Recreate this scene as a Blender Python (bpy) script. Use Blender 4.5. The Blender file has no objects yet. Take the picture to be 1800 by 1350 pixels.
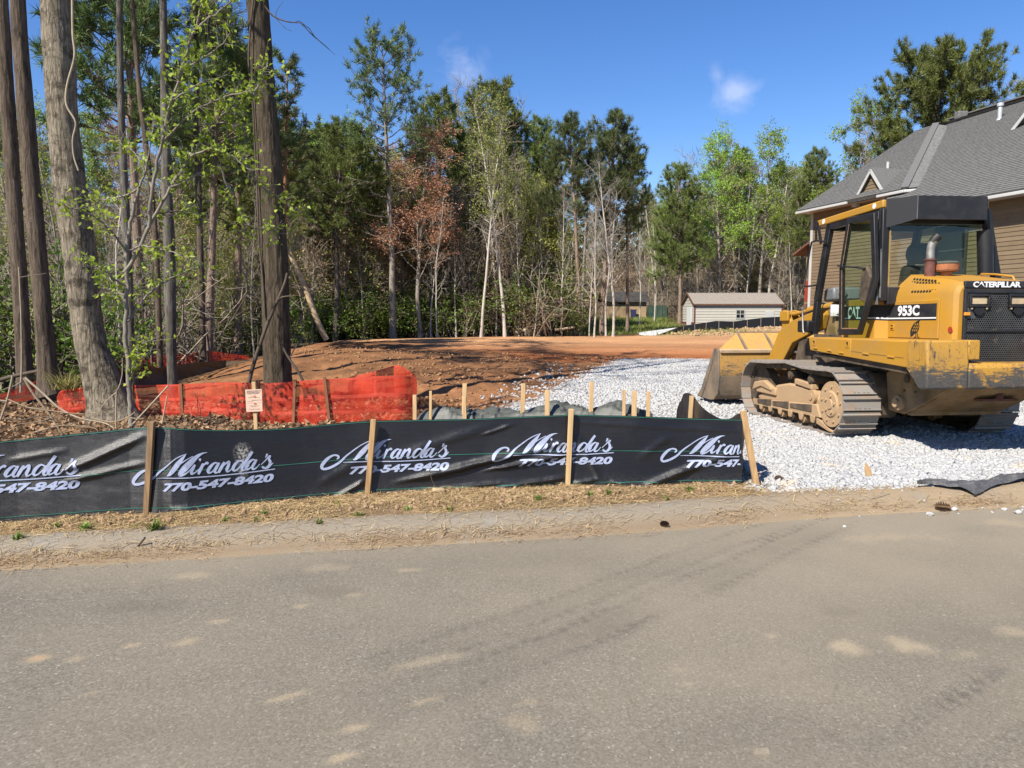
import bpy, bmesh, math, random
import numpy as np
from mathutils import Vector, Matrix, Euler
SC = bpy.context.scene
COL = SC.collection
rng = np.random.default_rng(7)
R = math.radians
# ---------------------------------------------------------------- camera
FPX, CX, CY, CAMH, YH = 1285.0, 900.0, 675.0, 1.6, 548.0
TH = math.atan((CY - YH) / FPX)
cam_d = bpy.data.cameras.new('camera'); cam = bpy.data.objects.new('camera', cam_d); COL.objects.link(cam)
cam_d.sensor_width = 36.0; cam_d.lens = 36.0 * FPX / 1800.0
cam_d.clip_start = 0.05; cam_d.clip_end = 3000.0
cam.location = (0, 0, CAMH); cam.rotation_euler = (math.pi / 2 - TH, 0, 0)
SC.camera = cam
# ---------------------------------------------------------------- light
SUN_AZ, SUN_EL = R(221.0), R(46.0)          # azimuth clockwise from +Y
SUN_STRENGTH, SKY_STRENGTH = 5.0, 0.088
SUNV = Vector((math.sin(SUN_AZ) * math.cos(SUN_EL), math.cos(SUN_AZ) * math.cos(SUN_EL), math.sin(SUN_EL)))
sl = bpy.data.lights.new('sun', 'SUN'); sl.energy = SUN_STRENGTH; sl.angle = R(0.53); sl.color = (1.0, 0.935, 0.82)
so = bpy.data.objects.new('sun', sl); COL.objects.link(so); so.rotation_euler = SUNV.to_track_quat('Z', 'Y').to_euler()
so.location = (-20, -20, 40)
SC.view_settings.view_transform = 'Standard'; SC.view_settings.look = 'None'
SC.view_settings.gamma = 1.0; SC.view_settings.exposure = 0.98; SC.view_settings.use_curve_mapping = False

def ray(u, v):
    x = (u - CX) / FPX; y = (CY - v) / FPX; c, s = math.cos(TH), math.sin(TH)
    return Vector((x, c + s * y, -s + c * y))
def at_y(u, v, Y):
    r = ray(u, v); return Vector((0, 0, CAMH)) + r * (Y / r.y)
def at_z(u, v, z):
    r = ray(u, v); return Vector((0, 0, CAMH)) + r * ((z - CAMH) / r.z)

W = bpy.data.worlds.new('World'); SC.world = W; W.use_nodes = True
def world():
    nt = W.node_tree; nt.nodes.clear(); L = nt.links.new
    out = nt.nodes.new('ShaderNodeOutputWorld'); bg = nt.nodes.new('ShaderNodeBackground')
    sky = nt.nodes.new('ShaderNodeTexSky'); sky.sky_type = 'NISHITA'; sky.sun_disc = False
    sky.sun_elevation = SUN_EL; sky.sun_rotation = SUN_AZ
    sky.air_density = 1.0; sky.dust_density = 0.25; sky.ozone_density = 2.2; sky.altitude = 300
    hs = nt.nodes.new('ShaderNodeHueSaturation'); hs.inputs['Saturation'].default_value = 1.30; hs.inputs['Hue'].default_value = 0.512
    L(sky.outputs[0], hs.inputs['Color'])
    tc = nt.nodes.new('ShaderNodeTexCoord')
    nz = nt.nodes.new('ShaderNodeTexNoise'); nz.inputs['Scale'].default_value = 22; nz.inputs['Detail'].default_value = 7
    nz.inputs['Roughness'].default_value = 0.62; nz.inputs['Distortion'].default_value = 0.35
    L(tc.outputs['Generated'], nz.inputs['Vector'])
    cur = hs.outputs[0]
    # small thin fair weather clouds, each a soft patch of the sky dome
    for (u, v, rad, amt, sq) in ((812, 120, 0.052, 0.34, 1.0), (1292, 164, 0.052, 0.40, 0.66), (1258, 132, 0.016, 0.22, 1.3), (660, 255, 0.04, 0.3, 1.0)):
        d = ray(u, v).normalized()
        vm = nt.nodes.new('ShaderNodeVectorMath'); vm.operation = 'SUBTRACT'; vm.inputs[1].default_value = d
        L(tc.outputs['Generated'], vm.inputs[0])
        ml = nt.nodes.new('ShaderNodeVectorMath'); ml.operation = 'MULTIPLY'; ml.inputs[1].default_value = (1 / rad, 1 / rad, 1 / (rad * sq))
        L(vm.outputs[0], ml.inputs[0])
        le = nt.nodes.new('ShaderNodeVectorMath'); le.operation = 'LENGTH'; L(ml.outputs[0], le.inputs[0])
        mr = nt.nodes.new('ShaderNodeMapRange'); mr.inputs[1].default_value = 1.0; mr.inputs[2].default_value = 0.15
        L(le.outputs['Value'], mr.inputs[0])
        mm = nt.nodes.new('ShaderNodeMath'); mm.operation = 'MULTIPLY_ADD'; mm.inputs[1].default_value = 3.2; mm.inputs[2].default_value = -1.95
        L(nz.outputs[0], mm.inputs[0])
        ad = nt.nodes.new('ShaderNodeMath'); ad.operation = 'ADD'; L(mm.outputs[0], ad.inputs[0]); L(mr.outputs[0], ad.inputs[1])
        m2 = nt.nodes.new('ShaderNodeMath'); m2.operation = 'MULTIPLY'; m2.use_clamp = True; L(ad.outputs[0], m2.inputs[0]); L(mr.outputs[0], m2.inputs[1])
        m3 = nt.nodes.new('ShaderNodeMath'); m3.operation = 'MULTIPLY'; m3.inputs[1].default_value = amt; m3.use_clamp = True; L(m2.outputs[0], m3.inputs[0])
        mx = nt.nodes.new('ShaderNodeMix'); mx.data_type = 'RGBA'
        L(m3.outputs[0], mx.inputs['Factor']); L(cur, mx.inputs['A']); mx.inputs['B'].default_value = (5.6, 5.8, 7.0, 1)
        cur = mx.outputs['Result']
    L(cur, bg.inputs['Color']); bg.inputs['Strength'].default_value = SKY_STRENGTH
    L(bg.outputs[0], out.inputs['Surface'])
world()

ALB = 0.80      # overall reflectance of man-made and mineral surfaces
# ---------------------------------------------------------------- node helpers
class NT:
    def __init__(s, name):
        s.m = bpy.data.materials.new(name); s.m.use_nodes = True; s.t = s.m.node_tree; s.t.nodes.clear()
        s.out = s.n('ShaderNodeOutputMaterial')
    def n(s, typ, **kw):
        nd = s.t.nodes.new(typ)
        for k, v in kw.items(): setattr(nd, k, v)
        return nd
    def l(s, a, b): s.t.links.new(a, b)
    def setin(s, sock, v):
        if hasattr(v, 'is_output') or isinstance(v, bpy.types.NodeSocket): s.l(v, sock)
        elif isinstance(v, (tuple, list)) and len(v) == 3 and sock.type == 'RGBA': sock.default_value = (*v, 1)
        else: sock.default_value = v
    def coord(s, kind='Object', scale=(1, 1, 1)):
        if kind == 'World': o = s.n('ShaderNodeNewGeometry').outputs['Position']
        else: o = s.n('ShaderNodeTexCoord').outputs[kind]
        if tuple(scale) != (1, 1, 1):
            m = s.n('ShaderNodeMapping'); m.inputs['Scale'].default_value = scale; s.l(o, m.inputs[0]); o = m.outputs[0]
        return o
    def noise(s, vec, scale, detail=5, rough=0.55, dist=0.0):
        nd = s.n('ShaderNodeTexNoise'); s.l(vec, nd.inputs['Vector'])
        nd.inputs['Scale'].default_value = scale; nd.inputs['Detail'].default_value = detail
        nd.inputs['Roughness'].default_value = rough; nd.inputs['Distortion'].default_value = dist
        return nd.outputs[0]
    def vor(s, vec, scale, feat='F1', out=0, rnd=1.0):
        nd = s.n('ShaderNodeTexVoronoi'); nd.feature = feat; s.l(vec, nd.inputs['Vector']); nd.inputs['Scale'].default_value = scale
        nd.inputs['Randomness'].default_value = rnd
        return nd.outputs[out]
    def ramp(s, fac, stops):
        nd = s.n('ShaderNodeValToRGB'); s.l(fac, nd.inputs[0]); e = nd.color_ramp.elements
        while len(e) < len(stops): e.new(0.5)
        for k, (p, c) in enumerate(stops):
            e[k].position = p; e[k].color = (*c, 1) if len(c) == 3 else c
        return nd.outputs[0]
    def rng(s, fac, a, b, c=0.0, d=1.0):
        nd = s.n('ShaderNodeMapRange'); s.l(fac, nd.inputs[0])
        for k, v in enumerate((a, b, c, d)): nd.inputs[1 + k].default_value = v
        return nd.outputs[0]
    def math(s, op, a, b=0.0, clamp=False):
        nd = s.n('ShaderNodeMath', operation=op); nd.use_clamp = clamp
        s.setin(nd.inputs[0], a); s.setin(nd.inputs[1], b); return nd.outputs[0]
    def mix(s, fac, a, b, blend='MIX'):
        nd = s.n('ShaderNodeMix', data_type='RGBA', blend_type=blend)
        s.setin(nd.inputs['Factor'], fac); s.setin(nd.inputs['A'], a); s.setin(nd.inputs['B'], b); return nd.outputs['Result']
    def attr(s, name): return s.n('ShaderNodeAttribute', attribute_name=name).outputs['Fac']
    def attrc(s, name): return s.n('ShaderNodeAttribute', attribute_name=name).outputs['Color']
    def bump(s, h, strength=0.3, dist=0.02, prev=None):
        nd = s.n('ShaderNodeBump'); s.l(h, nd.inputs['Height']); nd.inputs['Strength'].default_value = strength; nd.inputs['Distance'].default_value = dist
        if prev is not None: s.l(prev, nd.inputs['Normal'])
        return nd.outputs[0]
    def bsdf(s, col, rough=0.7, normal=None, metal=0.0, spec=0.4, **kw):
        b = s.n('ShaderNodeBsdfPrincipled'); s.setin(b.inputs['Base Color'], col); s.setin(b.inputs['Roughness'], rough)
        b.inputs['Metallic'].default_value = metal; b.inputs['Specular IOR Level'].default_value = spec
        for k, v in kw.items(): s.setin(b.inputs[k], v)
        if normal is not None: s.l(normal, b.inputs['Normal'])
        return b.outputs[0]
    def dim(s, c, k=None): return s.mix(1.0, c, tuple([k or ALB] * 3), 'MULTIPLY')
    def done(s, surf): s.l(surf, s.out.inputs['Surface']); return s.m

def simple(name, col, rough=0.7, var=0.25, scale=6.0, bump=0.0, bscale=60.0, metal=0.0, spec=0.4, col2=None, lo=0.35, hi=0.65, coord='Object', stretch=(1, 1, 1), bdist=0.01):
    t = NT(name); v = t.coord(coord, stretch)
    n = t.noise(v, scale, 6, 0.6)
    c2 = col2 if col2 else tuple(c * (1 - var) for c in col)
    c = t.mix(t.rng(n, lo, hi), tuple(x * ALB for x in col), tuple(x * ALB for x in c2))
    nm = t.bump(t.noise(v, bscale, 4), bump, bdist) if bump > 0 else None
    return t.done(t.bsdf(c, rough, nm, metal, spec))

# ---------------------------------------------------------------- object helpers
def tag(o, label=None, cat=None, group=None, kind=None):
    if label: o['label'] = label
    if cat: o['category'] = cat
    if group: o['group'] = group
    if kind: o['kind'] = kind
    return o
def thing(name, label, cat, loc=(0, 0, 0), rot=(0, 0, 0), group=None, scale=(1, 1, 1)):
    o = bpy.data.objects.new(name, None); COL.objects.link(o); o.location = loc; o.rotation_euler = rot; o.scale = scale
    o.empty_display_size = 0.2
    return tag(o, label, cat, group)
def link(name, me, parent=None, mat=None):
    o = bpy.data.objects.new(name, me); COL.objects.link(o)
    if mat is not None and not me.materials: me.materials.append(mat)
    if parent is not None: o.parent = parent
    return o
def np_mesh(name, V, faces, mat=None, smooth=False, attrs=None, fattrs=None, mids=None):
    """V: (n,3) array; faces: one (m,k) int array or a list of such arrays."""
    if not isinstance(faces, (list, tuple)): faces = [faces]
    faces = [np.asarray(f, dtype=np.int32) for f in faces if len(f)]
    V = np.asarray(V, dtype=np.float32)
    me = bpy.data.meshes.new(name)
    me.vertices.add(len(V)); me.vertices.foreach_set('co', V.ravel())
    tot = np.concatenate([np.full(len(f), f.shape[1], dtype=np.int32) for f in faces])
    idx = np.concatenate([f.ravel() for f in faces])
    me.loops.add(len(idx)); me.loops.foreach_set('vertex_index', idx)
    me.polygons.add(len(tot)); st = np.zeros(len(tot), dtype=np.int32); st[1:] = np.cumsum(tot)[:-1]
    me.polygons.foreach_set('loop_start', st)
    try: me.polygons.foreach_set('loop_total', tot)
    except Exception: pass
    if smooth: me.polygons.foreach_set('use_smooth', np.ones(len(tot), dtype=bool))
    me.update(calc_edges=True)
    for k, a in (attrs or {}).items():
        a = np.asarray(a, dtype=np.float32)
        if a.ndim == 1:
            at = me.attributes.new(k, 'FLOAT', 'POINT'); at.data.foreach_set('value', a)
        else:
            at = me.attributes.new(k, 'FLOAT_COLOR', 'POINT')
            if a.shape[1] == 3: a = np.concatenate([a, np.ones((len(a), 1), np.float32)], 1)
            at.data.foreach_set('color', a.ravel())
    for k, a in (fattrs or {}).items():
        at = me.attributes.new(k, 'FLOAT', 'FACE'); at.data.foreach_set('value', np.asarray(a, dtype=np.float32))
    for m in (mat if isinstance(mat, (list, tuple)) else [mat]):
        if m is not None: me.materials.append(m)
    if mids is not None: me.polygons.foreach_set('material_index', np.asarray(mids, dtype=np.int32))
    return me

class MB:
    def __init__(s): s.v = []; s.f = []
    def add(s, V, Fs):
        o = len(s.v); s.v += [tuple(p) for p in V]; s.f += [tuple(i + o for i in f) for f in Fs]; return s
    def box(s, x0, x1, y0, y1, z0, z1, M=None):
        V = [(x, y, z) for z in (z0, z1) for y in (y0, y1) for x in (x0, x1)]
        if M is not None: V = [M @ Vector(p) for p in V]
        return s.add(V, [(0, 2, 3, 1), (4, 5, 7, 6), (0, 1, 5, 4), (2, 6, 7, 3), (0, 4, 6, 2), (1, 3, 7, 5)])
    def bar(s, p, q, w, h, up=(0, 0, 1)):
        p, q = Vector(p), Vector(q); d = (q - p).normalized(); u = Vector(up)
        if abs(d.dot(u)) > 0.98: u = Vector((0, 1, 0))
        a = d.cross(u).normalized(); b = a.cross(d).normalized()
        V = []
        for e in (p, q):
            for i, j in ((-1, -1), (1, -1), (1, 1), (-1, 1)): V.append(e + a * (w / 2 * i) + b * (h / 2 * j))
        return s.add(V, [(3, 2, 1, 0), (4, 5, 6, 7), (0, 1, 5, 4), (1, 2, 6, 5), (2, 3, 7, 6), (3, 0, 4, 7)])
    def prism(s, poly, ax, a0, a1):
        def P(p, a):
            return (a, p[0], p[1]) if ax == 0 else ((p[0], a, p[1]) if ax == 1 else (p[0], p[1], a))
        n = len(poly); V = [P(p, a0) for p in poly] + [P(p, a1) for p in poly]
        return s.add(V, [tuple(range(n - 1, -1, -1)), tuple(range(n, 2 * n))] + [(i, (i + 1) % n, n + (i + 1) % n, n + i) for i in range(n)])
    def tube(s, pts, rad, n=8, cap=True):
        pts = [Vector(p) for p in pts]; k = len(pts)
        if not hasattr(rad, '__len__'): rad = [rad] * k
        V = []; up = None
        for i in range(k):
            d = (pts[min(i + 1, k - 1)] - pts[max(i - 1, 0)])
            d = d.normalized() if d.length > 1e-9 else Vector((0, 0, 1))
            if up is None: up = Vector((1, 0, 0)) if abs(d.x) < 0.8 else Vector((0, 1, 0))
            a = (up - d * up.dot(d)).normalized(); b = d.cross(a); up = a
            for j in range(n):
                t = 2 * math.pi * j / n; V.append(pts[i] + (a * math.cos(t) + b * math.sin(t)) * rad[i])
        Fs = [(i * n + j, i * n + (j + 1) % n, (i + 1) * n + (j + 1) % n, (i + 1) * n + j) for i in range(k - 1) for j in range(n)]
        if cap: Fs += [tuple(range(n - 1, -1, -1)), tuple(range((k - 1) * n, k * n))]
        return s.add(V, Fs)
    def cyl(s, p, q, r, n=16, r2=None): return s.tube([p, q], [r, r if r2 is None else r2], n)
    def grid(s, P, closed=False):
        """P: list of rows of points"""
        r, c = len(P), len(P[0]); V = [p for row in P for p in row]
        return s.add(V, [(i * c + j, i * c + j + 1, (i + 1) * c + j + 1, (i + 1) * c + j) for i in range(r - 1) for j in range(c - 1)])
    def mesh(s, name, mat=None, smooth=None):
        me = bpy.data.meshes.new(name); me.from_pydata([tuple(p) for p in s.v], [], s.f); me.update()
        bm = bmesh.new(); bm.from_mesh(me); bmesh.ops.recalc_face_normals(bm, faces=bm.faces); bm.to_mesh(me); bm.free()
        if smooth is not None:
            me.shade_smooth(); me.set_sharp_from_angle(angle=R(smooth))
        if mat is not None: me.materials.append(mat)
        return me
    def build(s, name, mat, parent=None, smooth=None, bevel=0.0, seg=2, label=None):
        o = link(name, s.mesh(name, mat, smooth), parent)
        if bevel > 0:
            b = o.modifiers.new('Bevel', 'BEVEL'); b.width = bevel; b.segments = seg; b.limit_method = 'ANGLE'; b.angle_limit = R(35)
            b.harden_normals = False
            if smooth is None:
                o.data.shade_smooth(); o.data.set_sharp_from_angle(angle=R(40))
        if label: o['label'] = label
        return o
def rad_poly(cx, cy, r, n, a0=0.0): return [(cx + r * math.cos(a0 + 2 * math.pi * k / n), cy + r * math.sin(a0 + 2 * math.pi * k / n)) for k in range(n)]
def vnoise(x, y, s=0):
    """cheap smooth value noise on arrays, range about -1..1"""
    xi = np.floor(x).astype(np.int64); yi = np.floor(y).astype(np.int64); fx = x - xi; fy = y - yi
    fx = fx * fx * (3 - 2 * fx); fy = fy * fy * (3 - 2 * fy)
    def h(a, b):
        k = (a * 374761393 + b * 668265263 + s * 974634777) & 0x7fffffff
        k = ((k ^ (k >> 13)) * 1274126177) & 0x7fffffff
        return ((k ^ (k >> 16)) & 0xffff) / 32767.5 - 1
    return (h(xi, yi) * (1 - fx) + h(xi + 1, yi) * fx) * (1 - fy) + (h(xi, yi + 1) * (1 - fx) + h(xi + 1, yi + 1) * fx) * fy
def fbm(x, y, s=0, o=4, g=0.5):
    r = 0; a = 1.0; t = 0
    for k in range(o): r = r + a * vnoise(x * 2 ** k + 17.3 * k, y * 2 ** k - 9.1 * k, s + k); t += a; a *= g
    return r / t
def inpoly(x, y, poly):
    r = np.zeros(np.shape(x), bool); n = len(poly)
    for i in range(n):
        (x0, y0), (x1, y1) = poly[i], poly[(i + 1) % n]
        c = ((y0 > y) != (y1 > y)) & (x < (x1 - x0) * (y - y0) / (y1 - y0 + 1e-12) + x0)
        r ^= c
    return r
def text_geo(s, size=1.0, bold=0.0, xs=1.0, shear=0.0, spacing=1.0):
    cu = bpy.data.curves.new('lettering', 'FONT'); cu.body = s; cu.size = size; cu.offset = bold; cu.shear = shear; cu.space_character = spacing
    cu.resolution_u = 3; cu.fill_mode = 'FRONT'
    ob = bpy.data.objects.new('lettering', cu); COL.objects.link(ob)
    dg = bpy.context.evaluated_depsgraph_get(); dg.update()
    ev = ob.evaluated_get(dg); me = ev.to_mesh()
    V = [(v.co.x * xs, v.co.y) for v in me.vertices]; Fs = [tuple(p.vertices) for p in me.polygons]
    ev.to_mesh_clear(); bpy.data.objects.remove(ob); bpy.data.curves.remove(cu)
    mn = min(p[0] for p in V); mx = max(p[0] for p in V); b0 = min(p[1] for p in V); b1 = max(p[1] for p in V)
    return V, Fs, (mn, mx, b0, b1)
def fit_text(s, x0, x1, y0, y1, bold=0.0, shear=0.0, spacing=1.0):
    V, Fs, (a, b, c, d) = text_geo(s, 1.0, bold, 1.0, shear, spacing)
    return [(x0 + (p[0] - a) / (b - a) * (x1 - x0), y0 + (p[1] - c) / (d - c) * (y1 - y0)) for p in V], Fs
# ================================================================ ground, road, kerb
_e = [at_z(u, v, 0) for u, v in ((0, 1003), (300, 985), (600, 966), (900, 951), (1130, 937), (1300, 922), (1500, 906), (1800, 891))]
EX = np.array([-80.0] + [p.x for p in _e] + [80.0]); EY = np.array([p.y for p in _e])
EY = np.concatenate([[EY[0] - 0.19 * (EX[1] + 80)], EY, [EY[-1] + 0.15 * (80 - EX[-2])]])
def edge(x):
    return (np.interp(np.asarray(x) - 0.35, EX, EY) + np.interp(x, EX, EY) + np.interp(np.asarray(x) + 0.35, EX, EY)) / 3
CP = np.array([(-6, 4.3, .11), (-3.6, 5.2, .11), (-1.2, 5.93, .12), (.5, 6.2, .12), (2.05, 6.4, .11), (4, 6.7, .08), (8, 7.3, .08), (14, 8.5, .1),
    (-6, 7, .1), (-3, 8, .04), (0, 8, .02), (3, 8, .05), (5, 8.9, .07), (7, 9.2, .07), (12, 11, .12), (4.3, 11.3, .03), (3.6, 13, 0), (8, 14, .04),
    (-4.5, 11.5, -.02), (-1.5, 11, -.03), (0, 14, -.04), (2, 20, .0), (4.5, 24, .04), (-9, 10, .1), (-12, 10, .2), (-7, 13, -.1), (-9.6, 20, -.5),
    (-8.2, 25, -.4), (-14, 25, -.6), (-11.5, 35, -.8), (-12, 42, -.5), (-5.5, 20, .36), (-7.4, 24, .34), (-6.2, 15.5, .0), (-8.5, 32, .22), (-9, 38, .1), (-5, 30, .12),
    (0, 30, .1), (5, 30, .08), (0, 42, .14), (-13, 46, -.3), (8, 40, .1), (12, 42, .16), (5, 46, .1), (15, 48, .34), (18, 50, .5), (20, 46, .48), (12, 36, .12),
    (20, 32, .3), (30, 30, .5), (30, 50, .8), (10, 56, .25), (15, 60, .35), (22, 60, .6), (10, 70, 1.05), (15, 72, 1.25), (0, 56, .1), (-10, 56, -.3), (-30, 56, -.6),
    (-30, 20, -.3), (-30, 8, .2), (0, 90, 2.0), (0, 140, 8), (40, 90, 6), (40, 140, 15), (20, 90, 4), (20, 140, 13), (-40, 90, 1.5), (-40, 140, 7), (-80, 60, 0),
    (80, 60, 3), (0, 300, 25), (150, 300, 30), (-150, 300, 20), (60, 20, .5), (60, 8, .3), (0, 700, 40), (-500, 700, 40), (500, 700, 40), (-300, 60, 2), (300, 60, 4)], float)
def _k(a, b): return np.sqrt(((a[:, None, :] - b[None, :, :]) ** 2).sum(-1) + 0.2)
_n = len(CP); _A = np.zeros((_n + 1, _n + 1)); _A[:_n, :_n] = _k(CP[:, :2], CP[:, :2]); _A[:_n, _n] = 1; _A[_n, :_n] = 1
_w = np.linalg.solve(_A, np.concatenate([CP[:, 2], [0]]))
def base_z(x, y):
    P = np.stack([np.ravel(x), np.ravel(y)], 1); o = np.empty(len(P))
    for i in range(0, len(P), 20000): o[i:i + 20000] = _k(P[i:i + 20000], CP[:, :2]) @ _w[:_n] + _w[_n]
    return o.reshape(np.shape(x))
def wpoly(pts, z=0.03): return [tuple(at_z(u, v, z))[:2] for u, v in pts]
GRAVEL = wpoly([(868, 728), (930, 702), (978, 684), (1010, 668), (1052, 648), (1095, 633), (1170, 631), (1250, 634), (1400, 640)], .02) + [(13, 19), (16, 13), (15, 9), (11.0, 7.75)] + \
    wpoly([(2000, 815), (1800, 842), (1620, 864), (1470, 870), (1345, 866), (1328, 800), (1325, 742), (1190, 745), (960, 748)], .08)
PAD = wpoly([(560, 601), (700, 606), (830, 622), (900, 636), (1000, 640), (1100, 632), (1260, 632)], .06) + [(14, 26), (22, 32), (24, 42), (13.5, 44.5), (6, 45), (0, 44), (-6, 43), (-9.5, 40)]
GRASS = [(3.5, 47), (9, 47), (13, 52), (14, 60), (14, 72), (8.5, 73), (6, 60)]
def soft(x, y, poly, amp, sc, s):
    dx = fbm(x * sc, y * sc, s, 3) * amp; dy = fbm(x * sc + 40, y * sc - 13, s + 5, 3) * amp
    r = 0
    for ox, oy in ((0, 0), (.5, .2), (-.4, .4), (.1, -.5), (-.3, -.3)): r = r + inpoly(x + dx + ox * amp * .7, y + dy + oy * amp * .7, poly)
    return r / 5.0
def smooth01(t): t = np.clip(t, 0, 1); return t * t * (3 - 2 * t)
def ground_z(x, y, fine=True):
    x = np.asarray(x, float); y = np.asarray(y, float)
    dn = (y - edge(x)) * 0.983; z = base_z(x, y)
    t = smooth01((dn - 0.42) / 0.25)
    if fine:
        near = np.clip((26 - y) / 10, 0, 1)
        slope = near * np.clip((y - 7.5) / 2, 0, 1) * (np.clip(1.5 - (x - 0.0), 0, 1))
        gr = inpoly(x, y, GRAVEL)
        lump = slope * (0.10 * fbm(x * 1.1, y * 1.1, 3) + 0.075 * fbm(x * 3.5, y * 3.5, 9)) * (1 - gr)
        verge = np.clip(1 - np.abs(dn - 1.0) / 0.9, 0, 1) * (1 - gr)
        lump = lump + verge * (0.022 * fbm(x * 4, y * 4, 21) + 0.014 * fbm(x * 14, y * 14, 22))
        lump = lump + gr * 0.018 * fbm(x * 3, y * 3, 31) + 0.012 * fbm(x * 2.2, y * 2.2, 41) * np.clip((60 - y) / 40, 0, 1)
        sp = np.clip((y - 42) / 3, 0, 1) * np.clip((52 - y) / 3, 0, 1) * np.clip((x - 9) / 2, 0, 1) * np.clip((24 - x) / 3, 0, 1)
        lump = lump + sp * (0.10 * fbm(x * 1.3, y * 1.3, 51) + 0.06 * fbm(x * 4, y * 4, 52))
        pm = np.clip((y - 19) / 4, 0, 1) * np.clip((44 - y) / 4, 0, 1) * np.clip((x + 9) / 2, 0, 1)
        lump = lump + pm * (0.035 * fbm(x * .5, y * 1.5, 61) + 0.02 * fbm(x * 2.5, y * 5, 62))
        z = z + lump
    return z * t + (1 - t) * 0.085
def gz(x, y, fine=True): return float(ground_z(np.array([x]), np.array([y]), fine)[0])

def build_ground():
    nr, nc = 620, 620
    d = [0.0]
    st = 0.022
    while len(d) < nr:
        d.append(d[-1] + st)
        st = min(max(0.022, d[-1] * 0.0112), 1e9) if d[-1] < 160 else st * 1.2
        if d[-1] > 900: break
    d = np.array(d); nr = len(d)
    a = np.sinh(np.linspace(-1, 1, nc) * 1.25) / math.sinh(1.25) * 1.6
    D, Aa = np.meshgrid(d, a, indexing='ij')
    X = Aa * (5.2 + D); Y0 = 5.2 + D
    dn = D + 0.36
    Y = edge(X) + dn / 0.983 * (1 + 0 * X)
    w = smooth01(D / 14.0); Y = Y * (1 - w) + w * (5.2 + D)
    Y = np.maximum(Y, edge(X) + 0.36 / 0.983)
    Z = ground_z(X, Y)
    x, y = X.ravel(), Y.ravel(); dnr = (y - edge(x)) * .983
    col = np.zeros((len(x), 3))
    n1 = fbm(x * .35, y * .35, 71)[:, None]; n2 = fbm(x * 1.7, y * 1.7, 72)[:, None]
    floor = np.array([.105, .078, .048]) * (1 + .35 * n2); col[:] = floor
    def lay(mask, c): col[:] = col * (1 - mask[:, None]) + c * mask[:, None]
    litter = smooth01((15 - y) / 4) * smooth01((-1.6 - x) / 2.0)
    lay(litter, np.array([.19, .135, .085]) * (1 + .4 * n2))
    brown = smooth01((48 - y) / 3) * smooth01((x + 8.0 - np.clip((15 - y) * .9, -2, 6) * 1.0) / 1.6)
    lay(brown, np.array([.25, .122, .056]) * (1 + .6 * n2 + .35 * n1))
    pad = soft(x, y, PAD, 1.0, .6, 81)
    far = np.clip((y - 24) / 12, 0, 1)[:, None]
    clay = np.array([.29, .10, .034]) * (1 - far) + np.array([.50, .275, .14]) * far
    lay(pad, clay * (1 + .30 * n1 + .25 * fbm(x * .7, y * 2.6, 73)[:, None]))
    grass = soft(x, y, GRASS, 1.5, .5, 83)
    lay(grass * np.clip(.75 + .8 * n2[:, 0], 0, 1), np.array([.085, .125, .028]) * (1 + .4 * n2))
    spo = smooth01((y - 42) / 2) * smooth01((53 - y) / 2) * smooth01((x - 7) / 3) * smooth01((26 - x) / 4)
    lay(spo * .9, np.array([.40, .27, .15]) * (1 + .4 * n2))
    verge = smooth01((1.25 - dnr) / .25); lay(verge, np.array([.25, .172, .10]) * (1 + .35 * n2 + .3 * fbm(x * 7, y * 7, 75)[:, None]))
    sand = smooth01((.62 - dnr + .12 * n2[:, 0]) / .12) * smooth01((x - 1.2) / 1.5); lay(sand, np.array([.32, .235, .145]) * (1 + .15 * n2))
    gravel = soft(x, y, GRAVEL, .35, 1.2, 85)
    lay(gravel, np.array([.38, .375, .365]) * (1 + .2 * n2))
    me_f = (np.arange(nr - 1)[:, None] * nc + np.arange(nc - 1)[None, :]).ravel()
    F = np.stack([me_f, me_f + 1, me_f + nc + 1, me_f + nc], 1)
    t = NT('ground_soil'); v = t.coord('World')
    n = t.noise(v, 9, 8, .68); nf = t.noise(v, 70, 4, .6)
    c = t.mix(t.rng(n, .3, .7), (0.72, 0.72, 0.72), (1.28, 1.26, 1.22))
    c2 = t.mix(t.rng(nf, .3, .7), (0.75, 0.74, 0.73), (1.25, 1.25, 1.25))
    cc = t.mix(1.0, t.mix(1.0, t.attrc('col'), c, 'MULTIPLY'), c2, 'MULTIPLY')
    h = t.math('ADD', t.math('MULTIPLY', n, 1.0), t.math('MULTIPLY', nf, .25))
    m = t.done(t.bsdf(t.dim(cc), .95, t.bump(h, .9, .05), 0, .15))
    me = np_mesh('ground', np.stack([x, y, Z.ravel()], 1), F, m, True, {'col': col})
    tag(link('ground', me), kind='structure')

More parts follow.
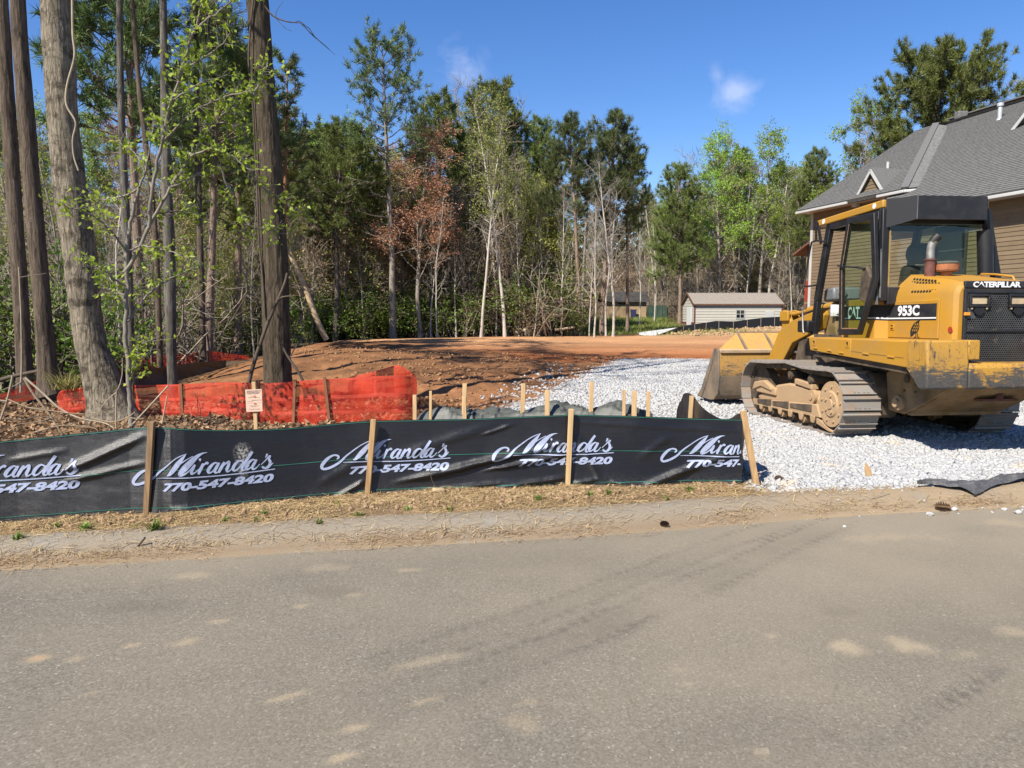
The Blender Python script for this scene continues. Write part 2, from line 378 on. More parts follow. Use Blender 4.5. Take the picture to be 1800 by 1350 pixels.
def build_road():
    xs = np.concatenate([-5.5 - np.geomspace(.05, 75, 40)[::-1], np.arange(-5.5, 7.0, .026), 7.0 + np.geomspace(.05, 73, 40)])
    s = np.concatenate([np.arange(0, 4.6, .026), 4.6 + np.geomspace(.04, 30, 30)])
    X, S = np.meshgrid(xs, s, indexing='ij'); Y = edge(X) - S
    Z = np.zeros_like(X); x, y = X.ravel(), Y.ravel(); sd = S.ravel()
    # dust (0..1) and dark rubber / damp marks
    br = np.clip((x + 1.5) / 4.0, 0, 1)
    dust = .26 + .12 * fbm(x * .5 + y * .2, y * 1.6 - x * .3, 101) + .16 * br + .22 * np.clip(1 - sd / .5, 0, 1) + .16 * fbm(x * 2.3, y * 2.3, 102)
    dust += .25 * br * np.clip(1.0 - np.abs(sd - .7) / 1.4, 0, 1)
    dark = np.clip(.5 * fbm(x * .45 + y * .25, y * 1.3 - x * .25, 104, 3) , 0, 1)
    rgt = np.zeros_like(x); org = np.zeros_like(x)
    def spot(u, v, ru, ang, asp, amt, o=0.0):
        p = at_z(u, v, 0); r = ru / FPX * p.y; dx, dy = x - p.x, y - p.y; ca, sa = math.cos(ang), math.sin(ang)
        q = np.sqrt(((dx * ca + dy * sa) / r) ** 2 + ((-dx * sa + dy * ca) / (r * asp)) ** 2) + .7 * fbm(x * 6, y * 6, 111) + .5 * fbm(x * 22, y * 22, 112)
        m = smooth01((1.2 - q) / 1.1) * amt * .9
        rgt[:] = np.maximum(rgt, m); org[:] = np.maximum(org, m * o)
    for a in ((65, 1157, 26, 0, .75, .9, .9), (130, 1160, 22, 0, .8, .45, .3), (230, 1136, 24, .1, .65, .75, .7), (322, 1128, 26, .1, .7, .5, .3), (385, 1092, 22, .15, .45, .6, .4), (525, 1066, 20, .1, .5, .6, .3),
              (160, 1220, 10, 0, .8, .7, .8), (620, 1046, 24, .1, .45, .5, .2), (716, 1003, 26, .1, .5, .6, .4), (500, 1226, 46, .42, .28, .8, .1), (620, 1280, 66, .42, .25, .7, .1), (757, 1230, 48, .5, .28, .75, .1),
              (600, 1332, 40, .45, .3, .75, .1), (760, 1160, 70, .45, .25, .45, 0), (1478, 1139, 38, .0, .8, .75, .05), (1595, 1134, 44, -.1, .8, .7, 0), (1190, 1178, 22, .3, .8, .4, 0), (1355, 1118, 12, 0, .8, .6, 0),
              (1210, 1204, 16, 0, .8, .4, 0), (920, 1270, 34, 0, 1, .35, .5), (1340, 1322, 18, 0, .8, .5, 0), (1780, 1110, 40, .2, .5, .45, 0), (1700, 1150, 50, .4, .4, .3, 0), (1760, 920, 60, 0, .5, .4, .3), (330, 1012, 40, 0, .5, .4, .2), (560, 1000, 60, .1, .4, .35, .1),
              (930, 1235, 24, .3, .6, .35, 0), (1560, 945, 90, .1, .4, .4, .2)): spot(*a)
    def blot(u, v, ru, asp, amt):
        p = at_z(u, v, 0); r = ru / FPX * p.y
        q = np.sqrt(((x - p.x) / r) ** 2 + ((y - p.y) / (r * asp)) ** 2) + .5 * fbm(x * 9, y * 9, 121)
        dark[:] = np.maximum(dark, smooth01((1.2 - q) / .7) * amt)
    for a in ((1477, 1075, 38, .9, .55), (1120, 1298, 9, .8, .9), (1300, 1300, 9, .8, .9), (1472, 1208, 9, .8, .9), (1360, 1188, 8, .8, .6), (1680, 1120, 9, .8, .7), (1771, 1258, 8, .8, .7), (1432, 961, 22, .5, .5), (585, 1040, 60, .5, .35), (240, 1065, 80, .5, .3)): blot(*a)
    # tyre marks of a heavy wheeled machine leaving the site
    def track(pts, wid, amt):
        P = [at_z(u, v, 0) for u, v in pts]; best = np.full(len(x), 9.0); al = np.zeros(len(x)); acc = 0.0; sg = np.zeros(len(x))
        for p, q in zip(P[:-1], P[1:]):
            dx, dy = q.x - p.x, q.y - p.y; L = math.hypot(dx, dy); tt = np.clip(((x - p.x) * dx + (y - p.y) * dy) / L / L, 0, 1)
            dd = (x - p.x) * (-dy / L) + (y - p.y) * (dx / L); ds = np.hypot(x - p.x - tt * dx, y - p.y - tt * dy)
            k = ds < best; best[k] = ds[k]; al[k] = acc + tt[k] * L; sg[k] = dd[k]; acc += L
        inside = smooth01((wid - best + .05 * fbm(x * 5, y * 5, 133)) / .09)
        lug = (np.mod(al / .085 + np.sign(sg) * .25 + np.abs(sg) * 3.0, 1.0) < .55) * smooth01((np.abs(sg) - .35 * wid) / .03)
        fade = np.clip(1.5 - 1.1 * al / acc, 0, 1) * (0.65 + .6 * fbm(x * 2, y * 2, 131))
        dark[:] = np.maximum(dark, inside * amt * fade * (.72 + .45 * lug) * (.75 + .5 * fbm(x * 16, y * 16, 132)))
        dust[:] = dust - inside * .25 * fade * lug
    track([(1372, 922), (1270, 955), (1150, 1000), (1000, 1058), (900, 1095), (700, 1160)], .17, .85)
    track([(1478, 915), (1400, 948), (1300, 995), (1150, 1060), (1000, 1125), (880, 1168), (640, 1250)], .19, .95)
    track([(1800, 1210), (1700, 1280), (1600, 1345)], .22, .35)
    idx = np.arange(X.size).reshape(X.shape)
    F = np.stack([idx[:-1, :-1].ravel(), idx[1:, :-1].ravel(), idx[1:, 1:].ravel(), idx[:-1, 1:].ravel()], 1)[:, ::-1]
    t = NT('asphalt'); v = t.coord('World')
    vor = t.n('ShaderNodeTexVoronoi'); t.l(v, vor.inputs['Vector']); vor.inputs['Scale'].default_value = 112
    sp = t.rng(vor.outputs['Color'], .0, 1.0)
    stone = t.ramp(sp, [(0, (.064, .056, .044)), (.45, (.128, .116, .096)), (.80, (.178, .163, .136)), (.95, (.28, .262, .225)), (1, (.44, .42, .37))])
    n = t.noise(v, 1.4, 5, .6); c = t.mix(t.rng(n, .35, .7, 0, .3), stone, (.178, .155, .122))
    c = t.mix(t.math('MULTIPLY', t.attr('dark'), .95, True), c, (.050, .046, .041))
    fine = t.noise(v, 160, 3, .6)
    df = t.math('MULTIPLY', t.attr('dust'), t.rng(fine, .25, .7, .55, 1.3), True)
    c = t.mix(df, c, (.29, .245, .178))
    spt = t.math('MULTIPLY', t.attr('spot'), t.rng(fine, .3, .7, .35, 1.25), True)
    c = t.mix(spt, c, t.mix(t.attr('org'), (.42, .34, .225), (.46, .28, .14)))
    hb = t.math('ADD', t.rng(vor.outputs['Distance'], 0, .01, 1, 0), t.noise(v, 60, 3))
    m = t.done(t.bsdf(t.dim(c, .84), .88, t.bump(hb, .3, .006), 0, .22))
    me = np_mesh('road', np.stack([x, y, Z.ravel()], 1), F, m, True, {'dust': np.clip(dust, 0, 1), 'dark': np.clip(dark, 0, 1), 'spot': rgt, 'org': org})
    tag(link('road', me), kind='structure')

def build_kerb():
    xs = np.concatenate([-9 - np.geomspace(.1, 60, 25)[::-1], np.arange(-9, 10, .05), 10 + np.geomspace(.1, 60, 25)])
    prof = [(-.012, -.02), (.0, .006), (.10, .010), (.17, .022), (.23, .055), (.29, .082), (.36, .095), (.44, .098), (.52, .085), (.60, .03)]
    V = np.array([(x, edge(x) + d / .983, z + .003 * vnoise(np.array([x * 6]), np.array([k * 3.1]), 5)[0] ) for x in xs for k, (d, z) in enumerate(prof)])
    k = len(prof); i = (np.arange(len(xs) - 1)[:, None] * k + np.arange(k - 1)[None, :]).ravel()
    F = np.stack([i, i + k, i + k + 1, i + 1], 1)
    t = NT('kerb_concrete'); v = t.coord('World')
    n = t.noise(v, 3.2, 6, .62, .4); f = t.noise(v, 130, 3)
    c = t.mix(t.rng(f, .35, .7), (.205, .185, .15), (.31, .285, .24))
    dd = t.noise(v, 1.7, 5, .65)
    sandm = t.rng(t.math('ADD', t.math('MULTIPLY', n, .55), t.math('MULTIPLY', dd, .6)), .38, .52)
    sandm = t.math('MULTIPLY', sandm, 1.0)
    sandm = t.math('MAXIMUM', t.math('SUBTRACT', sandm, t.math('MULTIPLY', t.attr('lip'), .62)), t.math('MULTIPLY', t.attr('gut'), t.rng(dd, .30, .50)), True)
    c = t.mix(sandm, c, t.mix(t.rng(f, .3, .7), (.20, .148, .095), (.29, .22, .145)))
    c = t.mix(t.math('MULTIPLY', t.attr('sand'), t.rng(dd, .3, .55)), c, t.mix(t.rng(f, .3, .7), (.27, .20, .125), (.35, .265, .17)))
    m = t.done(t.bsdf(t.dim(c), .92, t.bump(t.math('ADD', f, n), .35, .012), 0, .2))
    tag(link('kerb', np_mesh('kerb', V, F, m, True, {'sand': smooth01((V[:, 0] - 1.2) / 1.8), 'lip': np.tile([0, 0, 0, .2, .8, 1, 1, .7, .2, 0], len(xs)), 'gut': np.tile([.6, .9, 1, .8, .2, 0, 0, 0, .3, 1], len(xs))})), kind='structure')
build_ground(); build_road(); build_kerb()
# ================================================================ vegetation
def bark_mat(name, c1, c2, sc=1.0, furrow=1.0, moss=0.0, blotch=0.0):
    t = NT(name); v = t.coord('Object', (sc * 7, sc * 7, sc * 1.1)); v2 = t.coord('Object')
    n = t.noise(v, 3.0, 7, .65, .6); b = t.noise(v2, 1.1, 4, .6)
    c = t.mix(t.rng(n, .34, .62), c1, c2); c = t.mix(t.rng(b, .4, .75, 0, .45), c, tuple(x * 1.5 for x in c2))
    if moss: c = t.mix(t.rng(t.noise(v2, .9, 5, .6), .5, .7, 0, moss), c, (.34, .33, .28))
    if blotch: c = t.mix(t.rng(t.noise(t.coord('Object', (2.2, 2.2, 3.2)), 2.0, 6, .7, .4), .50, .62, 0, blotch), c, tuple(x * 1.2 for x in c1))
    return t.done(t.bsdf(c, .95, t.bump(n, .8 * furrow, .05 / sc), 0, .15))
def leaf_mat(name, c1, c2, trans=.35, rough=.55, spec=.3):
    t = NT(name); a = t.attr('tone'); oi = t.n('ShaderNodeObjectInfo').outputs['Random']
    c = t.mix(a, c1, c2)
    hs = t.n('ShaderNodeHueSaturation'); t.l(c, hs.inputs['Color']); t.l(t.rng(oi, 0, 1, .72, 1.22), hs.inputs['Value']); t.l(t.rng(oi, 0, 1, .485, .512), hs.inputs['Hue'])
    c = hs.outputs[0]
    b = t.bsdf(c, rough, None, 0, spec)
    tr = t.n('ShaderNodeBsdfTranslucent'); t.l(c, tr.inputs[0])
    mx = t.n('ShaderNodeMixShader'); mx.inputs[0].default_value = trans; t.l(b, mx.inputs[1]); t.l(tr.outputs[0], mx.inputs[2])
    return t.done(mx.outputs[0])
MB_PALE = bark_mat('pale_bark', (.24, .215, .18), (.43, .395, .35), 1.0, .5)
MB_GREY = bark_mat('grey_bark', (.10, .083, .066), (.27, .235, .20), 1.0, 1)
MB_DARK = bark_mat('dark_bark', (.045, .036, .029), (.15, .125, .105), 1.0, 1)
MB_PINE = bark_mat('pine_bark', (.085, .058, .042), (.25, .185, .145), .8, 1)
MB_RED = bark_mat('red_pine_bark', (.16, .075, .04), (.30, .16, .09), .8, .8)
MB_TWIG = simple('twig_bark', (.36, .30, .235), .9, .4, 1.5)
MB_TWIGP = simple('pale_twig_bark', (.34, .305, .255), .9, .35, 1.5)
MB_TWIGD = simple('dark_twig_bark', (.16, .13, .10), .9, .4, 1.5)
ML_PINE = leaf_mat('pine_needles', (.070, .098, .022), (.200, .235, .058), 0.25, .5, .35)
ML_PINEB = leaf_mat('bluish_pine_needles', (.060, .094, .030), (.165, .215, .070), 0.25, .5, .35)
ML_SPRING = leaf_mat('spring_leaves', (.19, .29, .035), (.36, .48, .075), .5)
ML_YOUNG = leaf_mat('young_yellow_leaves', (.20, .24, .045), (.38, .40, .095), .45)
ML_SHRUB = leaf_mat('shrub_leaves', (.065, .11, .018), (.18, .26, .045), .4)
ML_OLIVE = leaf_mat('olive_leaves', (.12, .12, .04), (.24, .22, .075), .35)
ML_BUD = leaf_mat('red_buds', (.42, .21, .11), (.62, .36, .21), .4)
ML_TAN = leaf_mat('tan_dead_leaves', (.27, .175, .08), (.45, .31, .16), .3)

class Tubes:
    """collects polylines, builds one tube mesh with numpy"""
    def __init__(s): s.V = []; s.F = []; s.n = 0
    def add(s, P, r, n=4):
        P = np.asarray(P, float); k = len(P); r = np.broadcast_to(np.asarray(r, float), (k,))
        d = np.empty_like(P); d[1:-1] = P[2:] - P[:-2]; d[0] = P[1] - P[0]; d[-1] = P[-1] - P[-2]
        d /= np.linalg.norm(d, axis=1, keepdims=True) + 1e-9
        m = d.mean(0); ref = np.array([1.0, 0, 0]) if abs(m[0]) < abs(m[1]) or abs(m[2]) > .7 * np.linalg.norm(m) else np.array([0, 1.0, 0])
        a = np.cross(d, ref); a /= np.linalg.norm(a, axis=1, keepdims=True) + 1e-9; b = np.cross(d, a)
        t = np.arange(n) * 2 * np.pi / n
        ring = P[:, None, :] + r[:, None, None] * (a[:, None, :] * np.cos(t)[None, :, None] + b[:, None, :] * np.sin(t)[None, :, None])
        s.V.append(ring.reshape(-1, 3)); i = np.arange(k - 1)[:, None] * n; j = np.arange(n)[None, :]
        j2 = (j + 1) % n
        s.F.append(np.stack([i + j, i + j2, i + n + j2, i + n + j], -1).reshape(-1, 4) + s.n); s.n += k * n
    def mesh(s, name, mat, smooth=True): return np_mesh(name, np.concatenate(s.V), np.concatenate(s.F), mat, smooth)
def path(r, p, d, L, n, wob, lift=0.0):
    P = [np.array(p, float)]; d = np.array(d, float); d /= np.linalg.norm(d)
    for k in range(n):
        d = d + r.normal(0, wob, 3); d[2] += lift; d /= np.linalg.norm(d); P.append(P[-1] + d * L / n)
    return np.array(P), d
def quads_from(c, d, l, w, r, bend=.25):
    """leaf-like folded faces: centres c (n,3), directions d, length l, width w"""
    n = len(c); d = d / (np.linalg.norm(d, axis=1, keepdims=True) + 1e-9)
    rv = r.normal(0, 1, (n, 3)); s = np.cross(d, rv); s /= np.linalg.norm(s, axis=1, keepdims=True) + 1e-9
    l = np.broadcast_to(l, (n,))[:, None]; w = np.broadcast_to(w, (n,))[:, None]; nn = np.cross(d, s) * l * bend
    V = np.stack([c, c + d * l * .45 + s * w * .5 + nn * .5, c + d * l, c + d * l * .45 - s * w * .5 + nn * .5], 1).reshape(-1, 3)
    return V, np.arange(n * 4).reshape(n, 4)
def tri_needles(c, d, l, w, r):
    n = len(c); d = d / (np.linalg.norm(d, axis=1, keepdims=True) + 1e-9)
    s = np.cross(d, r.normal(0, 1, (n, 3))); s /= np.linalg.norm(s, axis=1, keepdims=True) + 1e-9
    l = np.broadcast_to(l, (n,))[:, None]; w = np.broadcast_to(w, (n,))[:, None]
    V = np.stack([c - s * w * .5, c + s * w * .5, c + d * l], 1).reshape(-1, 3); return V, np.arange(n * 3).reshape(n, 3)

def make_bare(seed, H=16.0, r0=.17, f0=.35, nb=24, spread=.24, twigs=1.0, leaves=None, leaf_n=0, leaf_l=.16, vshape=.75, tw_r=.012, top_only=0.0, lean=0.0, leaf_clump=1):
    r = np.random.default_rng(seed); T = Tubes(); C = Tubes(); tips = []; tdir = []
    tp, _ = path(r, (0, 0, -.3), (lean, 0, 1), H * .96, 14, .035, .05)
    hh = np.linspace(0, 1, len(tp)); rad = r0 * (1 - hh) ** .8 + .015; rad[0] *= 1.35
    T.add(tp, rad, 9)
    for b in range(nb):
        f = f0 + (1 - f0) * (b + r.random()) / nb; f = min(f, .985)
        p = np.array([np.interp(f, hh, tp[:, k]) for k in range(3)])
        az = b * 2.4 + r.normal(0, .4); L = H * spread * (1.15 - .75 * (f - f0) / (1 - f0)) * r.uniform(.7, 1.25)
        d = np.array([math.cos(az), math.sin(az), vshape * r.uniform(.6, 1.5)])
        P, _ = path(r, p, d, L, 6, .13, .06); br = r0 * .34 * (1.1 - f) * np.linspace(1, .22, 7) + .008
        T.add(P, br, 5)
        for s in range(max(3, int(L * 1.7))):
            g = r.uniform(.2, 1.0); q = np.array([np.interp(g, np.linspace(0, 1, 7), P[:, k]) for k in range(3)])
            d2 = (P[-1] - P[0]) / L + r.normal(0, .6, 3); d2[2] += .25; L2 = L * r.uniform(.22, .5)
            Q, _ = path(r, q, d2, L2, 4, .16, .05); C.add(Q, np.linspace(.022, tw_r, 5), 3)
            for w in range(int(round(r.integers(4, 8) * twigs))):
                g = r.uniform(.25, 1); q2 = np.array([np.interp(g, np.linspace(0, 1, 5), Q[:, k]) for k in range(3)])
                d3 = (Q[-1] - Q[0]) / L2 + r.normal(0, .65, 3); L3 = r.uniform(.35, 1.0)
                S, dd = path(r, q2, d3, L3, 2, .2, .04); C.add(S, np.linspace(tw_r, tw_r * .55, 3), 3)
                if S[-1][2] > H * top_only:
                    tips += [S[-1], S[1]]; tdir += [dd, dd]
    out = {'trunk': T, 'twigs': C, 'leaf': None}
    if leaf_n:
        tips = np.array(tips); tdir = np.array(tdir); k = r.integers(0, len(tips), leaf_n)
        c = tips[k] + r.normal(0, .13, (leaf_n, 3)); d = tdir[k] + r.normal(0, .8, (leaf_n, 3)); d[:, 2] -= .2
        V, F = quads_from(c, d, r.uniform(.6, 1.3, leaf_n) * leaf_l, r.uniform(.5, .8, leaf_n) * leaf_l, r)
        out['leaf'] = (V, F, np.repeat(np.clip(r.normal(.5, .28, leaf_n), 0, 1), 4))
    return out
def make_pine(seed, H=16.0, r0=.2, f0=.45, nb=46, spread=.20, dens=1.0, prof=(0.75, 1.0, .9, .55, .2), tl=.30, low_bare=0, gap=0.0, droop=.12, nw=.03):
    r = np.random.default_rng(seed); T = Tubes(); cs = []; ds = []
    tp, _ = path(r, (0, 0, -.3), (0, 0, 1), H * .985, 14, .02, .05); hh = np.linspace(0, 1, len(tp))
    rad = r0 * (1 - hh) ** .75 + .02; rad[0] *= 1.3; T.add(tp, rad, 9)
    for b in range(low_bare):
        f = r.uniform(f0 * .45, f0); p = np.array([np.interp(f, hh, tp[:, k]) for k in range(3)]); az = r.uniform(0, 6.28)
        P, _ = path(r, p, (math.cos(az), math.sin(az), r.uniform(.0, .5)), H * spread * r.uniform(.4, 1.2), 5, .12, .02); T.add(P, np.linspace(.035, .008, 6), 4)
        for s in range(4):
            g = r.uniform(.4, 1); q = np.array([np.interp(g, np.linspace(0, 1, 6), P[:, k]) for k in range(3)])
            Q, _ = path(r, q, (P[-1] - P[0]) / 2 + r.normal(0, .5, 3), H * spread * .3, 3, .2, .03); T.add(Q, np.linspace(.014, .006, 4), 3)
    for b in range(nb):
        f = f0 + (1 - f0) * (b + r.random()) / nb; f = min(f, .99)
        if r.random() < gap: continue
        p = np.array([np.interp(f, hh, tp[:, k]) for k in range(3)]); az = b * 2.4 + r.normal(0, .35)
        L = H * spread * np.interp((f - f0) / (1 - f0), np.linspace(0, 1, len(prof)), prof) * r.uniform(.7, 1.2)
        P, _ = path(r, p, (math.cos(az), math.sin(az), .35 + .5 * (f - f0) / (1 - f0)), L, 6, .1, .03 if f > .7 else -.01)
        T.add(P, np.linspace(.05 * (1.2 - f) + .014, .009, 7), 4)
        for s in range(int(5 * dens + L * 2.2 * dens)):
            g = r.uniform(.35, 1.0); q = np.array([np.interp(g, np.linspace(0, 1, 7), P[:, k]) for k in range(3)])
            dd = (P[-1] - P[0]) / (L + 1e-6) * .7 + r.normal(0, .55, 3); dd[2] += .2; Ls = min(L * .45, 1.5) * r.uniform(.35, 1)
            Q, e = path(r, q, dd, Ls, 3, .15, .08); T.add(Q, np.linspace(.014, .007, 4), 3)
            for k in range(max(2, int(Ls * 4.2 * dens))):
                g = 1 - r.random() ** 2 * .75; cs.append(np.array([np.interp(g, np.linspace(0, 1, 4), Q[:, m]) for m in range(3)])); ds.append(e)
    cs = np.array(cs); ds = np.array(ds); nt = 12; n = len(cs)
    c = np.repeat(cs, nt, 0) + r.normal(0, .05, (n * nt, 3)); d = np.repeat(ds, nt, 0) * .9 + r.normal(0, .75, (n * nt, 3)); d[:, 2] += .25
    V, F = tri_needles(c, d, r.uniform(.7, 1.25, n * nt) * tl, nw * r.uniform(.7, 1.4, n * nt) * 1.15, r)
    tone = np.repeat(np.clip(r.normal(.45, .28, n), 0, 1), nt * 3)
    return {'trunk': T, 'twigs': None, 'leaf': (V, F, tone)}
def make_shrub(seed, H=3.0, Wd=1.6, stems=14, n=1500, leaf_l=.11, tw=.012):
    r = np.random.default_rng(seed); T = Tubes(); tips = []; dirs = []
    for s in range(stems):
        az = r.uniform(0, 6.28); p = (r.normal(0, .25) * Wd, r.normal(0, .25) * Wd, -.1)
        P, d = path(r, p, (math.cos(az) * r.uniform(.1, .7) * Wd / 1.6, math.sin(az) * r.uniform(.1, .7) * Wd / 1.6, 1), H * r.uniform(.55, 1.05), 6, .12, .02); T.add(P, np.linspace(.028, tw * .6, 7), 3)
        for k in range(8):
            g = r.uniform(.2, 1); q = np.array([np.interp(g, np.linspace(0, 1, 7), P[:, m]) for m in range(3)])
            Q, e = path(r, q, r.normal(0, .8, 3) + np.array([0, 0, .5]), H * r.uniform(.12, .3), 3, .2, .03); T.add(Q, np.linspace(tw, tw * .5, 4), 3)
            tips += [Q[-1], Q[2], Q[1]]; dirs += [e, e, e]
    tips = np.array(tips); dirs = np.array(dirs); k = r.integers(0, len(tips), n); cl = r.random(len(tips)) ** 1.5
    c = tips[k] + r.normal(0, .12, (n, 3)) * (.6 + cl[k][:, None]); d = dirs[k] + r.normal(0, .8, (n, 3))
    V, F = quads_from(c, d, r.uniform(.6, 1.4, n) * leaf_l, r.uniform(.4, .7, n) * leaf_l, r)
    return {'trunk': T, 'twigs': None, 'leaf': (V, F, np.repeat(np.clip(r.normal(.45, .3, n), 0, 1), 4))}
PROTO = {}
def proto(key, data, bark, twig=None, leaf=None, leafname='crown'):
    d = {'trunk': data['trunk'].mesh('trunk', bark)}
    if data['twigs'] is not None: d['twigs'] = data['twigs'].mesh('twigs', twig, False)
    if data['leaf'] is not None:
        V, F, tone = data['leaf']; d['crown'] = np_mesh('crown', V, F, leaf, False, {'tone': tone})
    PROTO[key] = d
PH = 16.0
proto('pine_a', make_pine(1, PH, .19, .42, 58, .18, 1.5, tl=.34), MB_PINE, None, ML_PINE)
proto('pine_b', make_pine(2, PH, .17, .55, 50, .17, 1.45, (.9, 1, .85, .6, .25), gap=.05, tl=.34), MB_PINE, None, ML_PINEB)
proto('pine_c', make_pine(3, PH, .2, .30, 70, .20, 1.5, (.8, 1, .9, .7, .3), tl=.34), MB_PINE, None, ML_PINE)
proto('pine_thin', make_pine(4, PH, .12, .50, 40, .10, 1.0, (.7, 1, .8, .6, .3), tl=.28, gap=.15), MB_RED, None, ML_PINEB)
proto('pine_tall', make_pine(5, PH, .165, .62, 46, .135, 1.15, (1.0, .95, .9, .85, .5), tl=.27, low_bare=16, gap=.03), MB_GREY, None, ML_PINEB)
proto('pine_round', make_pine(8, PH, .17, .50, 62, .24, 1.5, (.55, .9, .85, .55, .2), tl=.32), MB_DARK, None, ML_PINE)
proto('pine_big', make_pine(9, PH, .26, .30, 78, .34, 1.6, (.62, .95, 1.0, .72, .30), tl=.36, gap=.03, nw=.036), MB_DARK, None, ML_PINE)
proto('bare_a', make_bare(11, PH, .15, .30, 26, .20), MB_GREY, MB_TWIG)
proto('bare_b', make_bare(12, PH, .13, .25, 30, .17, .9, vshape=1.1), MB_GREY, MB_TWIG)
proto('bare_pale', make_bare(13, PH, .115, .35, 26, .11, .9, vshape=1.0, leaf_n=1800, leaf_l=.15, top_only=.5), MB_PALE, MB_TWIGP, ML_YOUNG)
proto('bare_pale_b', make_bare(14, PH, .125, .30, 22, .16, 1.0, vshape=.9), MB_PALE, MB_TWIGP)
proto('spring_a', make_bare(15, PH, .15, .28, 28, .20, .8, leaf_n=9000, leaf_l=.155), MB_GREY, MB_TWIG, ML_SPRING)
proto('spring_b', make_bare(16, PH, .14, .30, 26, .18, .8, leaf_n=7000, leaf_l=.14, vshape=1.0), MB_GREY, MB_TWIG, ML_YOUNG)
proto('olive', make_bare(17, PH, .14, .22, 28, .19, .9, leaf_n=5500, leaf_l=.14), MB_DARK, MB_TWIGD, ML_OLIVE)
proto('bud', make_bare(18, PH, .13, .30, 28, .19, 1.1, leaf_n=9500, leaf_l=.13, vshape=1.1), MB_GREY, MB_TWIG, ML_BUD)
proto('pole', make_bare(19, PH, .07, .30, 16, .11, .7, vshape=1.1, tw_r=.010), MB_GREY, MB_TWIG)
proto('pole_pale', make_bare(20, PH, .06, .25, 14, .12, .8, vshape=1.0, tw_r=.010), MB_PALE, MB_TWIGP)
proto('thicket', make_bare(21, 8.0, .07, .10, 34, .26, 1.4, vshape=1.0, tw_r=.010), MB_TWIG, MB_TWIG)
proto('thicket_bud', make_bare(22, 8.0, .06, .12, 30, .24, 1.2, vshape=1.2, tw_r=.010, leaf_n=1800, leaf_l=.10), MB_TWIG, MB_TWIG, ML_TAN)
proto('thicket_green', make_bare(23, 8.0, .06, .12, 30, .24, 1.0, vshape=1.2, tw_r=.010, leaf_n=5000, leaf_l=.11), MB_TWIG, MB_TWIG, ML_YOUNG)
proto('shrub_a', make_shrub(31), MB_TWIGD, None, ML_SHRUB)
proto('shrub_b', make_shrub(32, 3.4, 2.0, 18, 2600, .12), MB_TWIGD, None, ML_SHRUB)
proto('shrub_y', make_shrub(33, 3.0, 1.5, 14, 900, .10), MB_TWIG, None, ML_YOUNG)
proto('shrub_tan', make_shrub(34, 2.6, 1.5, 14, 800, .11), MB_TWIG, None, ML_TAN)
proto('brush', make_shrub(35, 3.2, 1.8, 30, 120, .08, .014), MB_TWIG, None, ML_TAN)
proto('shrub_dense', make_shrub(36, 2.6, 1.9, 22, 4200, .12), MB_TWIGD, None, ML_SHRUB)
KIND = {'pine': 'pine_tree', 'bare': 'bare_tree', 'spri': 'leafing_tree', 'oliv': 'leafing_tree', 'bud': 'budding_tree', 'pole': 'young_tree', 'shru': 'shrub', 'brus': 'shrub'}
def plant(key, x, y, H, label, group=None, wide=1.0, rot=None, name=None, tilt=(0, 0), base=PH, z=None, trunk_mat=None):
    d = PROTO[key]; s = H / base
    nm = name or KIND[key[:4].rstrip('_')] if (key[:4].rstrip('_') in KIND) else (name or KIND[key[:3]])
    zz = gz(x, y, False) if z is None else z
    o = thing(nm, label, 'shrub' if nm == 'shrub' else 'tree', (x, y, zz - .05), (tilt[0], tilt[1], rng.uniform(0, 6.28) if rot is None else rot), group, (s * wide, s * wide, s))
    for k, me in d.items(): tag(link('stems' if (k == 'trunk' and nm == 'shrub') else ('leaves' if (k == 'crown' and nm == 'shrub') else k), me, o), kind='stuff' if k == 'twigs' else None)
    return o
def px_tree(key, u, Y, vtop, label, wide=1.0, rot=None, group=None, tilt=(0, 0)):
    p = at_y(u, 560, Y); zt = at_y(u, vtop, Y).z; g = gz(p.x, Y, False)
    return plant(key, p.x, Y, (zt - g + .1) * (.91 if key == 'pine_big' else .945 if key.startswith('pine') else .985), label, group, wide, rot, None, tilt)
px_tree('pine_tall', 690, 43.5, 40, 'tall slender pine with a tufted top standing apart at the clearing edge', 1.05, 1.0)
px_tree('pine_thin', 503, 31, 66, 'thin reddish pine just right of the dark near trunk', 1.15, .4)
px_tree('pine_round', 588, 44, 190, 'broad round dense pine left of the tall slender pine', 1.10, 2.0)
px_tree('bud', 738, 43.8, 210, 'tree with pinkish orange buds right of the tall slender pine', 1.25, .3)
px_tree('pine_a', 788, 52, 134, 'dark pine behind the pinkish budding tree', 1.05, 1.2)
px_tree('pine_c', 868, 53, 113, 'tallest dark pine of the middle clump, behind two pale trunks', .95, 2.2)
px_tree('pine_a', 935, 54, 178, 'dark pine on the right shoulder of the middle clump', .95, 4.0)
px_tree('bare_pale', 845, 43, 150, 'pale straight trunk, left one of the pair before the dark pines', .8, 0.5)
px_tree('bare_pale', 888, 43.5, 140, 'pale straight trunk, right one of the pair before the dark pines', .9, 3.1)
px_tree('pine_b', 1020, 46, 176, 'left pine of the two tall pines standing before open sky', .95, .2)
px_tree('pine_b', 1058, 47.5, 172, 'right pine of the two tall pines standing before open sky', 1.0, 3.0)
px_tree('pine_b', 1103, 50, 238, 'smaller leaning pine right of the two tall pines', .9, 1.7)
px_tree('bare_pale_b', 1078, 44, 262, 'pale forked tree in front of the smaller leaning pine', .9, .9)
px_tree('bare_a', 1194, 67, 258, 'bare grey tree rising behind the left end of the metal garage', 1.0, 2.7)
px_tree('pine_c', 1195, 64, 272, 'dark round pine behind the bare tree over the metal garage', .9, 2.7)
px_tree('spring_a', 1262, 66, 226, 'bright green leafing tree above the middle of the metal garage', .95, 1.5)
